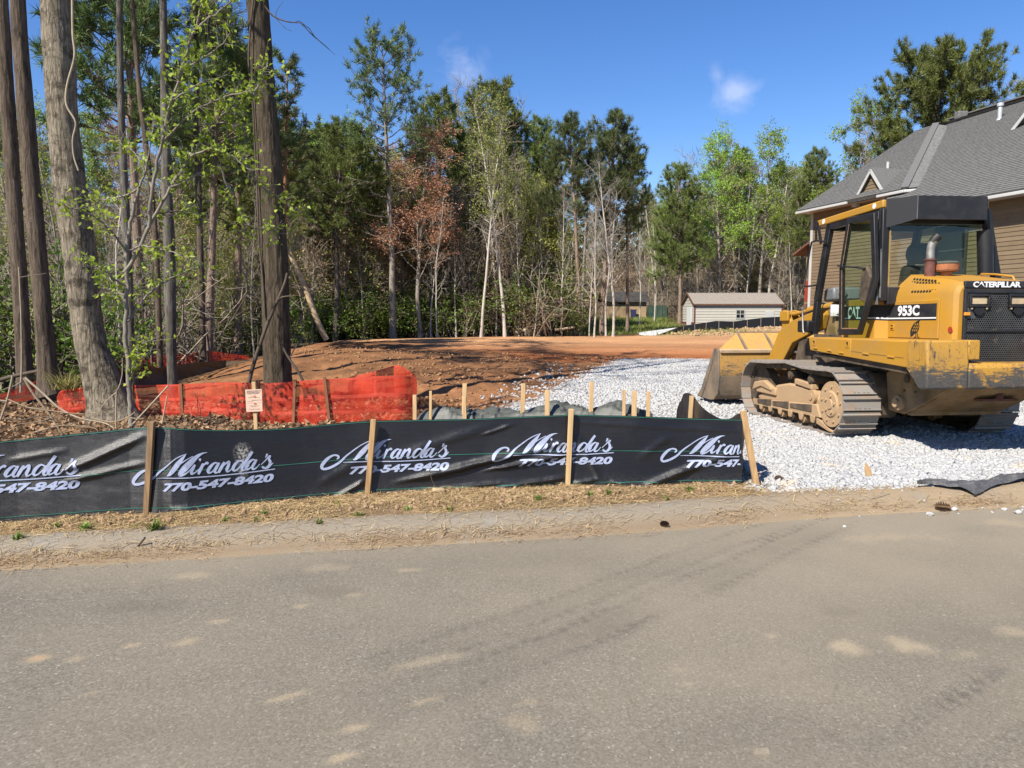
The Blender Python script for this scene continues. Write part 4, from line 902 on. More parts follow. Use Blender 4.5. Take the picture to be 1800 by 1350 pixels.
    for k in range(9): bh.bar((-.4922, -.375 - (k % 3) * .034 - (k // 3) * .022, 1.305 + (k // 3) * .034), (-.4922, -.392 - (k % 3) * .034 - (k // 3) * .022, 1.325 + (k // 3) * .034), .0016, .011)
    P(bh, 'sticker_feather_marks', YEL)
    rs_ = MB(); rs_.prism(rad_poly(-.985, 1.325, .034, 14), 0, -.4775, -.4735); P(rs_, 'red_sticker', REDP)
    # honeycomb vent on the left shoulder
    lv = MB(); pr = MB()
    for i in range(10):
        for j in range(5):
            y = -.20 - i * .052 - (j % 2) * .026; s = .20 + j * .145
            if abs((i - 4.5) / 5.4) ** 2 + ((j - 2) / 3.0) ** 2 > .95 or i < 2 - j: continue
            zf = 1.70; zt = float(np.interp(-y, [.15, .90], [1.968, 1.86])); x = -.48 + (.095) * s; z = zf + (zt - zf) * s + .012
            nn = Vector((-(zt - zf), 0, .095)).normalized(); c = Vector((x, y, z)) + nn * .004; up = Vector((.095, 0, zt - zf)).normalized()
            lv.add([c + Vector((0, 1, 0)) * .021 * math.cos(2 * math.pi * k / 6) + up * .0165 * math.sin(2 * math.pi * k / 6) for k in range(6)], [(0, 1, 2, 3, 4, 5)])
    P(lv, 'hood_vent_holes', BLKP, hood)
    # rear grille
    fr = MB(); y0, y1 = -1.055, -1.032
    fr.box(-.375, .375, y1, -1.0, .985, 1.755); P(fr, 'radiator_core', CORE)
    band = MB(); band.box(-.372, .372, -1.048, -1.01, 1.765, 1.845); bd = P(band, 'rear_name_band', BLKW, bevel=.012)
    V, Fs = fit_text('CATERPILLAR', -.285, .262, 1.776, 1.838, .038, 0, .88); tx = MB(); tx.add([(x, -1.0505, z) for x, z in V], Fs); P(tx, 'name_lettering', WHITEP, bd)
    tri = MB(); tri.prism([(-.245, 1.770), (-.195, 1.815), (-.145, 1.770)], 1, -1.0525, -1.0515); P(tri, 'name_triangle', BLKP, bd)
    gf = MB()
    gf.box(-.385, -.355, -1.075, -1.04, .97, 1.758); gf.box(.355, .385, -1.075, -1.04, .97, 1.758); gf.box(-.355, .355, -1.075, -1.04, 1.715, 1.758); gf.box(-.355, .355, -1.075, -1.04, .97, 1.0); gf.box(-.355, .355, -1.080, -1.055, 1.302, 1.325)
    gr = P(gf, 'grille_frame', BLKW, bevel=.004)
    hx = MB(); a = .0148; w_, h_ = a * math.sqrt(3), a * 1.5; ro, ri_ = a, a * .78
    rows_ = int((1.715 - 1.0) / h_); cols_ = int(.71 / w_)
    for j in range(rows_):
        for i in range(cols_):
            cx = -.355 + w_ * (i + .5 + .5 * (j % 2)); cz = 1.0 + h_ * (j + .6)
            if cx > .35: continue
            solid = (abs(cx + .24) < .115 and cz > 1.545) or (abs(cx - .24) < .115 and cz > 1.545) or (cx < -.20 and 1.44 < cz < 1.55 and cx < -.26 + .0)
            O_ = [(cx + ro * math.cos(math.pi / 6 + k * math.pi / 3), -1.062, cz + ro * math.sin(math.pi / 6 + k * math.pi / 3)) for k in range(6)]
            if solid: hx.add(O_, [(0, 1, 2, 3, 4, 5)]); continue
            I_ = [(cx + ri_ * math.cos(math.pi / 6 + k * math.pi / 3), -1.062, cz + ri_ * math.sin(math.pi / 6 + k * math.pi / 3)) for k in range(6)]
            J_ = [(p[0], -1.056, p[2]) for p in I_]
            hx.add(O_ + I_ + J_, [(k, (k + 1) % 6, 6 + (k + 1) % 6, 6 + k) for k in range(6)] + [(6 + k, 6 + (k + 1) % 6, 12 + (k + 1) % 6, 12 + k) for k in range(6)])
    P(hx, 'perforated_grille', simple('grille_paint', (.075, .077, .082), .4, .4, 6), gr)
    for cx in (-.225, .225):
        l = MB(); x0, x1, z0, z1 = cx - .115, cx + .115, 1.565, 1.70
        l.box(x0, x1, -1.095, -1.06, z1 - .022, z1); l.box(x0, x1, -1.095, -1.06, z0, z0 + .022); l.box(x0, x0 + .022, -1.095, -1.06, z0 + .022, z1 - .022); l.box(x1 - .022, x1, -1.095, -1.06, z0 + .022, z1 - .022)
        lh = P(l, 'rear_light', BLK, bevel=.005)
        g = MB(); g.box(x0 + .024, x1 - .024, -1.078, -1.064, z0 + .03, z1 - .03); P(g, 'lens', CREAM, lh, bevel=.006)
        t_ = MB(); t_.prism([(cx - .05, z0 - .004), (cx + .05, z0 - .004), (cx + .06, z0 - .05), (cx + .02, z0 - .085), (cx - .02, z0 - .085), (cx - .06, z0 - .05)], 1, -1.085, -1.066); P(t_, 'light_bracket', BLK, lh)
        for bx in (-.085, .085):
            k = MB(); k.cyl((cx + bx, -1.084, z0 - .012), (cx + bx, -1.066, z0 - .012), .012, 8); P(k, 'bolt', CREAM, lh)
    am = MB(); am.box(-.395, -.335, -1.10, -1.07, 1.475, 1.51); P(am, 'side_marker', AMBER, bevel=.006)
    # ---- body under the cab
    bd = MB(); bd.prism([(.20, 1.19), (.20, 1.70), (.86, 1.70), (.93, 1.46), (1.0, 1.19)], 0, -.60, .60); body = P(bd, 'cab_base', YEL, bevel=.012)
    for sg in (-1, 1):
        cf = MB(); cf.add([(sg * .60, .21, 1.19), (sg * .4805, .09, 1.19), (sg * .4805, .09, 1.69), (sg * .60, .21, 1.69), (sg * .50, .22, 1.19), (sg * .45, .10, 1.19), (sg * .45, .10, 1.69), (sg * .50, .22, 1.69)], [(0, 1, 2, 3), (4, 5, 6, 7), (0, 1, 5, 4), (2, 3, 7, 6), (0, 3, 7, 4), (1, 2, 6, 5)]); P(cf, 'corner_panel', YEL)
        s2 = MB(); s2.box(sg * .5995, sg * .603, .215, .88, 1.44, 1.62); P(s2, 'black_stripe', BLKW, body)
        s3 = MB(); s3.box(sg * .6025, sg * .606, .215, .88, 1.455, 1.471); P(s3, 'white_line', WHITEP, body)
        s4 = MB(); s4.add([(sg * .603, .207, 1.44), (sg * .4835, .087, 1.43), (sg * .4835, .087, 1.615), (sg * .603, .207, 1.62)], [(0, 1, 2, 3)]); P(s4, 'black_stripe', BLKW, body)
        s5 = MB(); s5.add([(sg * .6045, .2055, 1.455), (sg * .485, .0855, 1.447), (sg * .485, .0855, 1.463), (sg * .6045, .2055, 1.471)], [(0, 1, 2, 3)]); P(s5, 'white_line', WHITEP, body)
    V, Fs = fit_text('CAT', 0, .27, 0, .15, .03); ct = MB(); ct.add([(-.6045, .80 - x, 1.462 + y) for x, y in V], Fs); P(ct, 'maker_lettering', WHITEP, body)
    tri = MB(); tri.prism([(.75, 1.452), (.67, 1.535), (.59, 1.452)], 0, -.6075, -.6060); P(tri, 'lettering_triangle', BLKP, body)
    # ---- cab
    cabm = MB(); cabm.box(-.62, .62, .93, 1.60, 1.13, 1.24); P(cabm, 'cab_floor', BLKD, bevel=.01)
    for sg in (-1, 1):
        p = MB(); p.bar((-.63, .02, 1.66) if sg < 0 else (.86, -.02, 1.66), (sg * .645, .02, 2.76), .085, .095); P(p, 'rear_post', BLK, bevel=.012)
        if sg < 0:
            p = MB(); p.bar((-.672, .06, 1.62), (-.672, .06, 2.74), .018, .05); p.bar((-.672, -.005, 1.70), (-.672, -.005, 2.74), .018, .03); P(p, 'post_trim', GREYP, bevel=.006)
        p = MB(); p.bar((sg * .64, 1.52, 1.72), (sg * .64, 1.225, 2.78), .07, .11, (0, 1, 0)); P(p, 'front_post', BLK, bevel=.012)
        p = MB(); p.prism([(1.46, 1.78), (1.56, 1.78), (1.66, 1.24), (1.54, 1.24)], 0, sg * .60, sg * .67); P(p, 'lower_front_post', BLK, bevel=.01)
        p = MB(); p.prism([(.93, 1.25), (1.54, 1.25), (1.54, 1.20), (.93, 1.19)], 0, sg * .61, sg * .67); P(p, 'door_sill', BLKD, bevel=.008)
        p = MB(); p.bar((sg * .645, .02, 2.72), (sg * .645, 1.25, 2.70), .06, .07); P(p, 'side_header', BLK)
    p = MB(); p.bar((-.6, .0, 2.66), (.6, .0, 2.66), .07, .16); P(p, 'rear_header', BLK)
    p = MB(); p.box(-.59, .59, -.03, .05, 1.62, 1.83); P(p, 'rear_lower_panel', BLKW, bevel=.01)
    p = MB(); p.bar((-.6, 1.24, 2.70), (.6, 1.24, 2.70), .07, .10); P(p, 'front_header', BLK)
    rf = MB(); rf.prism([(-.02, 2.765), (-.02, 2.862), (1.50, 2.828), (1.54, 2.79), (1.54, 2.735)], 0, -.69, .665); roof = P(rf, 'cab_roof', YEL, bevel=.018, seg=3)
    for y in (.15, 1.33):
        d = MB(); d.cyl((-.690, y, 2.812 - y * .018), (-.6945, y, 2.812 - y * .018), .034, 18); P(d, 'white_disc_sticker', WHITEP, roof)
    vp = [(-.69, .03), (-.43, -.285), (.43, -.285), (.69, .03), (.675, .04), (.42, -.265), (-.42, -.265), (-.675, .04)]
    vs = MB(); zt = [2.862, 2.868, 2.868, 2.862]; zb = [2.515, 2.60, 2.60, 2.515]
    V = []; 
    for i in range(4): V += [(vp[i][0], vp[i][1], zt[i]), (vp[i][0], vp[i][1], zb[i]), (vp[7 - i][0], vp[7 - i][1], zb[i]), (vp[7 - i][0], vp[7 - i][1], zt[i])]
    Fs = []
    for i in range(3):
        a_, b_ = i * 4, i * 4 + 4; Fs += [(a_, a_ + 1, b_ + 1, b_), (a_ + 1, a_ + 2, b_ + 2, b_ + 1), (a_ + 2, a_ + 3, b_ + 3, b_ + 2), (a_ + 3, a_, b_, b_ + 3)]
    Fs += [(0, 3, 2, 1), (12, 13, 14, 15)]; vs.add(V, Fs); vis = P(vs, 'rear_visor', BLKW, smooth=20)
    vt = MB(); vt.prism([(-.68, .02), (-.425, -.27), (.425, -.27), (.68, .02)], 2, 2.835, 2.855); P(vt, 'visor_top', BLKW, vis)
    vu = MB(); vu.prism([(-.64, .0), (-.40, -.255), (.40, -.255), (.64, .0)], 2, 2.63, 2.645); P(vu, 'visor_lining', simple('visor_lining_tan', (.24, .16, .06), .8), vis)
    ed = MB(); ed.bar((-.432, -.288, 2.60), (-.432, -.288, 2.868), .007, .007); P(ed, 'visor_weld_edge', GREYP, vis)
    # windows
    g = MB(); g.box(-.585, .585, -.012, -.004, 1.83, 2.60); P(g, 'rear_window', GLASS)
    g = MB(); g.box(.640, .648, .08, 1.25, 1.72, 2.68); P(g, 'right_window', GLASSG)
    g = MB(); g.box(-.57, -.56, .62, 1.45, 1.25, 1.55); P(g, 'lower_left_window', GLASS)
    rbz = MB(); rbz.bar((-.585, -.016, 1.86), (-.585, -.016, 2.50), .012, .03); P(rbz, 'window_seal', simple('tan_seal', (.38, .26, .10), .7))
    # side door folded open flat against the cab side
    D = [(.60, 2.735), (.02, 2.715), (-.07, 1.92), (.235, 1.255), (.715, 1.245), (.745, 2.10)]
    I = [(.545, 2.655), (.09, 2.64), (.01, 1.93), (.28, 1.325), (.645, 1.325), (.68, 2.10)]
    dmb = MB(); n = 6
    V = [(-.775, *p) for p in D] + [(-.775, *p) for p in I] + [(-.725, *p) for p in D] + [(-.725, *p) for p in I]
    Fs = []
    for k in range(n):
        k2 = (k + 1) % n; Fs += [(k, k2, n + k2, n + k), (2 * n + k, 3 * n + k, 3 * n + k2, 2 * n + k2), (k, 2 * n + k, 2 * n + k2, k2), (n + k, n + k2, 3 * n + k2, 3 * n + k)]
    dmb.add(V, Fs); door = P(dmb, 'cab_door', BLK, bevel=.008)
    sl_ = MB(); J = [(y + (.30 - y) * .04, z + (2.0 - z) * .02) for y, z in I]
    V = [(-.7785, *p) for p in I] + [(-.7785, *p) for p in J]; sl_.add(V, [(k, (k + 1) % n, n + (k + 1) % n, n + k) for k in (3, 4, 5)]); P(sl_, 'dusty_seal', simple('dusty_rubber_seal', (.36, .20, .11), .8, .5, 20), door)
    g = MB(); g.prism(I, 0, -.755, -.747); P(g, 'door_glass', GLASSG, door)
    hb = MB(); hb.prism([(.02, 1.95), (.12, 2.10), (.20, 2.06), (.26, 1.70), (.12, 1.64)], 0, -.79, -.73); P(hb, 'door_lock_box', BLKD, door, bevel=.015)
    rod = MB(); rod.tube([(-.80, .74, 2.14), (-.80, .12, 2.06)], .010, 8); P(rod, 'door_hold_rod', BLK, door)
    # inside of the cab
    s = MB(); s.prism([(.20, 1.40), (.14, 2.10), (.28, 2.12), (.40, 1.62), (.85, 1.60), (.88, 1.40)], 0, -.26, .22); seat = P(s, 'seat', FABRIC_SEAT, bevel=.08, seg=4)
    s = MB()
    s.tube([(-.17, .20, 2.25), (.13, .20, 2.25)], [.13, .13], 20); P(s, 'head_rest', FABRIC_SEAT, seat, bevel=.05, seg=3)
    d = MB(); d.prism([(1.30, 1.72), (1.33, 1.90), (1.58, 1.88), (1.60, 1.70)], 0, -.52, .30); dash = P(d, 'dashboard', GREYP, bevel=.03)
    d = MB(); d.cyl((-.40, 1.325, 1.815), (-.40, 1.285, 1.815), .058, 20); d.cyl((-.40, 1.285, 1.815), (-.40, 1.278, 1.815), .05, 20, .045); P(d, 'round_gauge', GREYP, dash, smooth=40)
    d = MB(); d.box(-.50, -.20, 1.36, 1.42, 1.50, 1.66); d.box(-.45, -.30, 1.345, 1.36, 1.53, 1.62); P(d, 'paper_notice', WHITEP, dash)
    d = MB(); d.box(-.3, .3, 1.40, 1.58, 1.24, 1.70); P(d, 'console', BLKD)
    d = MB(); d.bar((-.54, 1.10, 1.28), (-.46, 1.0, 1.70), .03, .05); P(d, 'control_lever', BLK)
    ac = MB(); ac.cyl((.575, -.13, 1.98), (.535, -.13, 2.50), .085, 20); P(ac, 'filter_canister', BLK, smooth=40)
    # exhaust, pre-cleaner, rail
    e = MB(); e.cyl((-.30, -.36, 1.90), (-.30, -.36, 2.115), .056, 20); e.cyl((-.30, -.36, 2.115), (-.30, -.36, 2.135), .066, 20); P(e, 'exhaust_base', RUST, smooth=40)
    e = MB(); C0 = [(-.30, -.36, 2.13), (-.30, -.36, 2.22), (-.297, -.36, 2.27), (-.285, -.365, 2.315), (-.262, -.375, 2.36), (-.232, -.39, 2.395)]
    e.tube(C0, [.044, .044, .044, .045, .047, .049], 20, cap=False); e.tube(C0[::-1], [.046, .043, .042, .041, .041, .041], 20, cap=False); ex = P(e, 'exhaust_pipe', CHROME, smooth=50)
    e = MB(); e.tube([(-.288, -.363, 2.32), (-.264, -.374, 2.357), (-.231, -.390, 2.396)], [.0460, .0485, .0505], 18); P(e, 'soot_inside', BLKP, ex)
    b = MB(); b.cyl((-.10, -.36, 1.93), (-.10, -.36, 1.985), .065, 20, .07); b.cyl((-.10, -.36, 1.99), (-.10, -.36, 2.0), .12, 28, .125); b.cyl((-.10, -.36, 2.005), (-.10, -.36, 2.075), .128, 32, .137); pcn = P(b, 'air_precleaner', ORNG, smooth=40)
    b = MB(); b.tube([(-.10, -.36, 2.075), (-.10, -.36, 2.088), (-.10, -.36, 2.108), (-.10, -.36, 2.116)], [.14, .145, .10, .02], 32); P(b, 'precleaner_lid', GASK, pcn, smooth=50)
    hr_ = MB(); hr_.tube([(.33, -.35, 1.925), (.33, -.38, 1.965), (.33, -.60, 1.945), (.33, -.85, 1.905), (.33, -.88, 1.86)], .012, 8); P(hr_, 'hood_hand_rail', YEL, smooth=50)
    # mirror bracket and hand rail at the cab front
    r_ = MB(); r_.tube([(-.70, 1.22, 2.50), (-.74, 1.42, 2.545), (-.75, 1.53, 2.53), (-.75, 1.58, 2.40), (-.75, 1.70, 1.97), (-.75, 1.66, 1.92), (-.70, 1.46, 1.93)], .013, 8); P(r_, 'front_hand_rail', BLK, smooth=60)
    r_ = MB(); r_.bar((-.69, 1.49, 2.80), (-.69, 1.38, 2.50), .02, .045); r_.bar((-.69, 1.54, 2.83), (-.69, 1.52, 2.55), .018, .03); P(r_, 'mirror_hanger', BLK)
    r_ = MB(); r_.box(-.76, -.60, 1.56, 1.86, 1.27, 1.44); P(r_, 'front_step_box', BLK, bevel=.02)
    r_ = MB(); r_.tube([(-.80, 1.62, 1.60), (-.80, 1.64, 1.63), (-.80, 1.60, 1.30), (-.80, 1.57, 1.26)], .013, 8); P(r_, 'grab_handle', CHROME, smooth=60)
    # hoses
    for (pts, r) in (([(-.25, 1.75, 1.62), (-.22, 2.2, 1.70), (-.2, 2.6, 1.62), (-.18, 2.9, 1.52)], .022), ([(-.32, 1.7, 1.50), (-.30, 2.1, 1.62), (-.28, 2.5, 1.56)], .018), ([(-.58, 1.0, 1.0), (-.62, 1.4, .98), (-.55, 1.8, 1.05)], .02)):
        h = MB(); h.tube(pts, r, 8); P(h, 'hydraulic_hose', RUBBER, smooth=60)
    # ---- loader arms, linkage, bucket
    arm = [(1.55, 1.52), (1.62, 1.62), (2.05, 1.53), (2.50, 1.44), (2.92, 1.27), (3.32, .78), (3.42, .40), (3.30, .30), (3.16, .34), (3.06, .62), (2.78, .78), (2.46, 1.10), (2.10, 1.20), (1.62, 1.32)]
    for sg in (-1, 1):
        a = MB(); a.prism(arm, 0, sg * .44, sg * .53); P(a, 'lift_arm', YEL, bevel=.012)
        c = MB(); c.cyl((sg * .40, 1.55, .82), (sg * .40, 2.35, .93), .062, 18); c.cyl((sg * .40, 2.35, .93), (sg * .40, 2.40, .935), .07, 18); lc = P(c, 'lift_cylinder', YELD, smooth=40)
        c = MB(); c.cyl((sg * .40, 2.40, .935), (sg * .40, 2.75, .98), .032, 14); P(c, 'cylinder_rod', CHROME, lc, smooth=40)
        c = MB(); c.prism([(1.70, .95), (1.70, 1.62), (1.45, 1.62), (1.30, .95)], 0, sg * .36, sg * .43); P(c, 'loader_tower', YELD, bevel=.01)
        p = MB(); p.cyl((sg * .40, 3.30, .38), (sg * .60, 3.30, .38), .06, 16); P(p, 'bucket_pin', BLKD, smooth=40)
    c = MB(); c.cyl((-.44, 2.75, 1.05), (.44, 2.75, 1.05), .10, 20); P(c, 'arm_cross_tube', YEL, smooth=40)
    lv = MB(); lv.prism([(2.90, .95), (2.65, 1.10), (3.02, 1.50), (3.05, 1.60), (3.25, 1.62), (3.30, 1.50), (3.20, 1.2)], 0, -.32, -.26); lv.prism([(2.90, .95), (2.65, 1.10), (3.02, 1.50), (3.05, 1.60), (3.25, 1.62), (3.30, 1.50), (3.20, 1.2)], 0, -.16, -.10); lv.cyl((-.34, 3.15, 1.53), (-.08, 3.15, 1.53), .055, 14); lv.box(-.36, -.32, 2.98, 3.26, 1.44, 1.60); P(lv, 'tilt_lever', YEL, bevel=.01)
    tc = MB(); tc.cyl((-.21, 1.75, 1.66), (-.21, 2.55, 1.60), .06, 16); tc.cyl((-.21, 2.55, 1.60), (-.21, 3.1, 1.54), .03, 12); P(tc, 'tilt_cylinder', YEL, smooth=40)
    lk = MB(); lk.bar((-.21, 2.9, 1.0), (-.21, 3.45, .75), .06, .10); P(lk, 'tilt_link', YELD, bevel=.01)
    # bucket: thin curved shell with side plates
    BW = 1.26
    prof = [(4.36, .10), (3.95, .085), (3.72, .11), (3.60, .19), (3.53, .34), (3.50, .52), (3.505, .70), (3.53, .93)]
    def offs(pts, t):
        o = []
        for k in range(len(pts)):
            a = Vector(pts[max(k - 1, 0)]); b = Vector(pts[min(k + 1, len(pts) - 1)]); d = (b - a).normalized(); o.append((pts[k][0] + d.y * t, pts[k][1] - d.x * t))
        return o
    inner = offs(prof, .03); sh_ = MB(); sh_.prism(prof + inner[::-1], 0, -BW, BW); bk = P(sh_, 'bucket_shell', YELB, smooth=30)
    dk = MB(); o1 = offs(prof[1:6], -.006); dk.prism(o1 + prof[1:6][::-1], 0, -BW + .01, BW - .01); P(dk, 'bucket_heel_wear_plate', STEELB, smooth=30)
    rl = MB(); rl.prism([(3.49, .90), (3.48, .965), (3.58, .975), (3.58, .92)], 0, -BW, BW); P(rl, 'bucket_top_rail', paint_mat('worn_rail', (.50, .36, .22), (.20, .15, .14), .9, 0, .5, 2.0), bevel=.012)
    gd = MB(); gd.add([(-BW, 3.56, .965), (BW, 3.56, .965), (.80, 3.93, 1.245), (-.80, 3.93, 1.245), (-BW, 3.585, .96), (BW, 3.585, .96), (.80, 3.955, 1.24), (-.80, 3.955, 1.24)], [(0, 1, 2, 3), (7, 6, 5, 4), (0, 4, 5, 1), (1, 5, 6, 2), (2, 6, 7, 3), (3, 7, 4, 0)]); P(gd, 'spill_guard', paint_mat('bucket_paint_lit_copy', (.54, .30, .075), (.32, .21, .15), .6, 0, .5, 2.0, chips=.35))  # bucket paint copied brighter, sunlight on the sloping guard put into its colour
    for x in (-.80, -.32, .32, .80):
        r_ = MB(); r_.add([(x - .018, 3.50, .975), (x + .018, 3.50, .975), (x + .018, 3.92, 1.262), (x - .018, 3.92, 1.262), (x - .018, 3.60, .98), (x + .018, 3.60, .98), (x + .018, 3.95, 1.245), (x - .018, 3.95, 1.245)], [(0, 1, 2, 3), (7, 6, 5, 4), (0, 4, 5, 1), (1, 5, 6, 2), (2, 6, 7, 3), (3, 7, 4, 0)]); P(r_, 'spill_guard_rib', STEELB)
    tb = MB(); tb.bar((-.80, 3.94, 1.25), (.80, 3.94, 1.25), .04, .02); P(tb, 'guard_rim', STEELB)
    for sg in (-1, 1):
        sd = MB(); sd.prism([(3.535, .96), (3.64, .975), (3.86, .70), (4.24, .20), (4.32, .09), (3.95, .08), (3.70, .10), (3.56, .20), (3.49, .52)], 0, sg * BW, sg * (BW + .03)); P(sd, 'bucket_side', STEELB, bevel=.006)
        se = MB(); se.prism([(3.64, .98), (3.70, .98), (4.30, .22), (4.50, .10), (4.28, .085), (4.16, .20), (3.80, .68)], 0, sg * (BW - .012), sg * (BW + .042)); P(se, 'side_cutter', STEELB, bevel=.006)
    for k in range(9):
        x = -1.2 + k * .30; tt = MB(); tt.prism([(4.30, .06), (4.30, .14), (4.42, .12), (4.56, .085), (4.56, .07)], 0, x - .04, x + .04); P(tt, 'bucket_tooth', STEELB, bevel=.006)
    hg = MB(); hg.box(-.62, -.36, 3.38, 3.52, .28, .52); hg.box(.36, .62, 3.38, 3.52, .28, .52); hg.box(-.30, -.12, 3.40, 3.52, .62, .9); P(hg, 'bucket_hinge', YELB, bevel=.01)
    return T
LOADER = build_loader()
# ================================================================ fences
WOOD = simple('pale_stake_wood', (.62, .42, .21), .8, .3, 3, .15, 30, coord='Object', stretch=(12, 12, 1))
WOODD = simple('weathered_stake_wood', (.30, .185, .095), .85, .45, 3, .2, 30, stretch=(12, 12, 1))
WOODM = simple('tan_stake_wood', (.48, .30, .14), .85, .35, 3, .15, 30, stretch=(12, 12, 1))
def fabric_mat(name, base=(.006, .006, .0075), rough=.31, sheen=.35):
    t = NT(name); v = t.coord('Object')
    wv = t.n('ShaderNodeTexWave'); wv.wave_type = 'BANDS'; wv.bands_direction = 'Z'; wv.inputs['Scale'].default_value = 38; wv.inputs['Distortion'].default_value = 1.2; wv.inputs['Detail'].default_value = 3
    t.l(v, wv.inputs['Vector'])
    st = t.noise(t.coord('Object', (1.2, 1.2, 45)), 4, 4, .6); f = t.noise(v, 170, 2, .7); big = t.noise(v, 1.6, 6, .6)
    c = t.mix(t.rng(st, .3, .75), base, tuple(x * 2.1 for x in base))
    c = t.mix(t.rng(f, .70, .78, 0, .4), c, (.075, .075, .08))
    c = t.mix(t.rng(big, .58, .85, 0, .22), c, (.07, .062, .055))
    dst = t.attr('dust'); c = t.mix(t.math('MULTIPLY', dst, t.rng(t.noise(v, 55, 4, .7), .42, .58)), c, (.36, .34, .31))
    h = t.math('ADD', t.math('MULTIPLY', wv.outputs[0], .5), t.math('ADD', t.math('MULTIPLY', f, .9), t.math('MULTIPLY', st, .6)))
    tg = t.n('ShaderNodeTangent', direction_type='UV_MAP')
    return t.done(t.bsdf(c, t.rng(f, .3, .7, rough - .04, rough + .16), t.bump(h, .36, .006), 0, .55, **{'Anisotropic': .65, 'Anisotropic Rotation': .25, 'Tangent': tg.outputs[0]}))
FABRIC = fabric_mat('black_woven_fabric')
PRINT = simple('pale_printed_ink', (.40, .45, .62), .6, .22, 40)
THREAD = simple('green_thread', (.03, .17, .115), .6, .2)
class Cloth:
    """a strip of fabric standing on the ground; rows given as pixel columns with real depth"""
    def __init__(s, cols, lean=.03):
        # cols: (x, y, z_bottom, z_top)
        s.c = np.array(cols, float); d = np.hypot(np.diff(s.c[:, 0]), np.diff(s.c[:, 1])); s.cum = np.concatenate([[0], np.cumsum(d)]); s.L = s.cum[-1]; s.lean = lean; s.rid = []; s.amp = .012; s.seed = 3; s.pins = []; s.fine = 0
    def base(s, q):
        q = np.asarray(q, float); k = .12
        f = lambda j: (np.interp(q - k, s.cum, s.c[:, j]) + np.interp(q, s.cum, s.c[:, j]) + np.interp(q + k, s.cum, s.c[:, j])) / 3
        x, y, zb, zt = f(0), f(1), f(2), f(3); e = .05; dx = np.interp(q + e, s.cum, s.c[:, 0]) - np.interp(q - e, s.cum, s.c[:, 0]); dy = np.interp(q + e, s.cum, s.c[:, 1]) - np.interp(q - e, s.cum, s.c[:, 1])
        L = np.hypot(dx, dy) + 1e-9; return x, y, zb, zt, dy / L, -dx / L      # outward normal towards the road
    def w(s, q, t):
        h = t * .66; r = s.amp * (fbm(q * 1.3, h * 2.6 + q * .5, s.seed, 3) + .35 * fbm(q * 4, h * 9 + q * 2, s.seed + 4, 3)) * (1 - .35 * t)
        for (q0, h0, q1, h1, wd, am) in s.rid:
            dx, dy = q1 - q0, h1 - h0; L2 = dx * dx + dy * dy; u = np.clip(((q - q0) * dx + (h - h0) * dy) / L2, -.15, 1.15); dd = ((q - q0) * -dy + (h - h0) * dx) / math.sqrt(L2)
            dd = dd + .012 * fbm(q * 5, h * 5, 77); end = np.clip(np.minimum(u + .15, 1.15 - u) / .35, 0, 1)
            r = r + am * end * np.exp(-(dd / wd) ** 2) * np.exp(-(((q - q0 - u * dx) ** 2 + (h - h0 - u * dy) ** 2) / (2.2 * wd) ** 2))
        for p in s.pins: r = r * (1 - .85 * np.exp(-((q - p) / .05) ** 2)) - .0 * q
        return r
    def P(s, q, t, off=0.0):
        q = np.asarray(q, float); t = np.asarray(t, float); x, y, zb, zt, nx, ny = s.base(q); w = s.w(q, t) + off - s.lean * t
        return np.stack([x + nx * w, y + ny * w, zb + (zt - zb) * t], -1)
    def mesh(s, name, mat, ds=.025, nt=34, attrs=None):
        q = np.arange(0, s.L + ds * .5, ds); t = np.linspace(0, 1, nt); Q, Tt = np.meshgrid(q, t, indexing='ij'); V = s.P(Q, Tt).reshape(-1, 3)
        i = (np.arange(len(q) - 1)[:, None] * nt + np.arange(nt - 1)[None, :]).ravel(); F = np.stack([i, i + nt, i + nt + 1, i + 1], 1)
        at = {'s': Q.ravel(), 't': Tt.ravel()}; 
        if attrs: at.update(attrs(Q.ravel(), Tt.ravel()))
        me = np_mesh(name, V, F, mat, True, at); uv = me.uv_layers.new(name='UVMap'); k = F.ravel(); uv.data.foreach_set('uv', np.stack([Q.ravel()[k], Tt.ravel()[k]], 1).astype(np.float32).ravel()); return me
    def strip(s, name, mat, t, w, off, ds=.03):
        q = np.arange(0, s.L + ds * .5, ds); tt = np.full_like(q, t) + .006 * fbm(q * 1.1, q * 0 + t * 9, 5)
        A = s.P(q, tt - w / 2 / .66, off); B = s.P(q, tt + w / 2 / .66, off); n = len(q); V = np.concatenate([A, B]); i = np.arange(n - 1)
        return np_mesh(name, V, np.stack([i, i + 1, i + 1 + n, i + n], 1), mat, True)
    def where(s, u, v):
        q = np.linspace(0, s.L, 1500); x, y, zb, zt, _, _ = s.base(q); c_, s_ = math.cos(TH), math.sin(TH)
        def pr(x, y, z): fw = y * c_ - (z - CAMH) * s_; up = y * s_ + (z - CAMH) * c_; return CX + FPX * x / fw, CY - FPX * up / fw
        uu, _ = pr(x, y, (zb + zt) / 2); k = int(np.argmin(np.abs(uu - u))); _, vb = pr(x[k], y[k], zb[k]); _, vt = pr(x[k], y[k], zt[k]); t = (vb - v) / (vb - vt); return q[k], t * (zt[k] - zb[k])
def stake_mesh(p, q, w=.042, d=.038): 
    m = MB(); m.bar(p, q, w, d, (0, 1, 0)); return m
def cols_from_px(rows, zb):
    out = []
    for u, vt, vb in rows:
        p = at_z(u, vb, zb); out.append((p.x, p.y, p.z - .03, at_y(u, vt, p.y + .03).z))
    return out
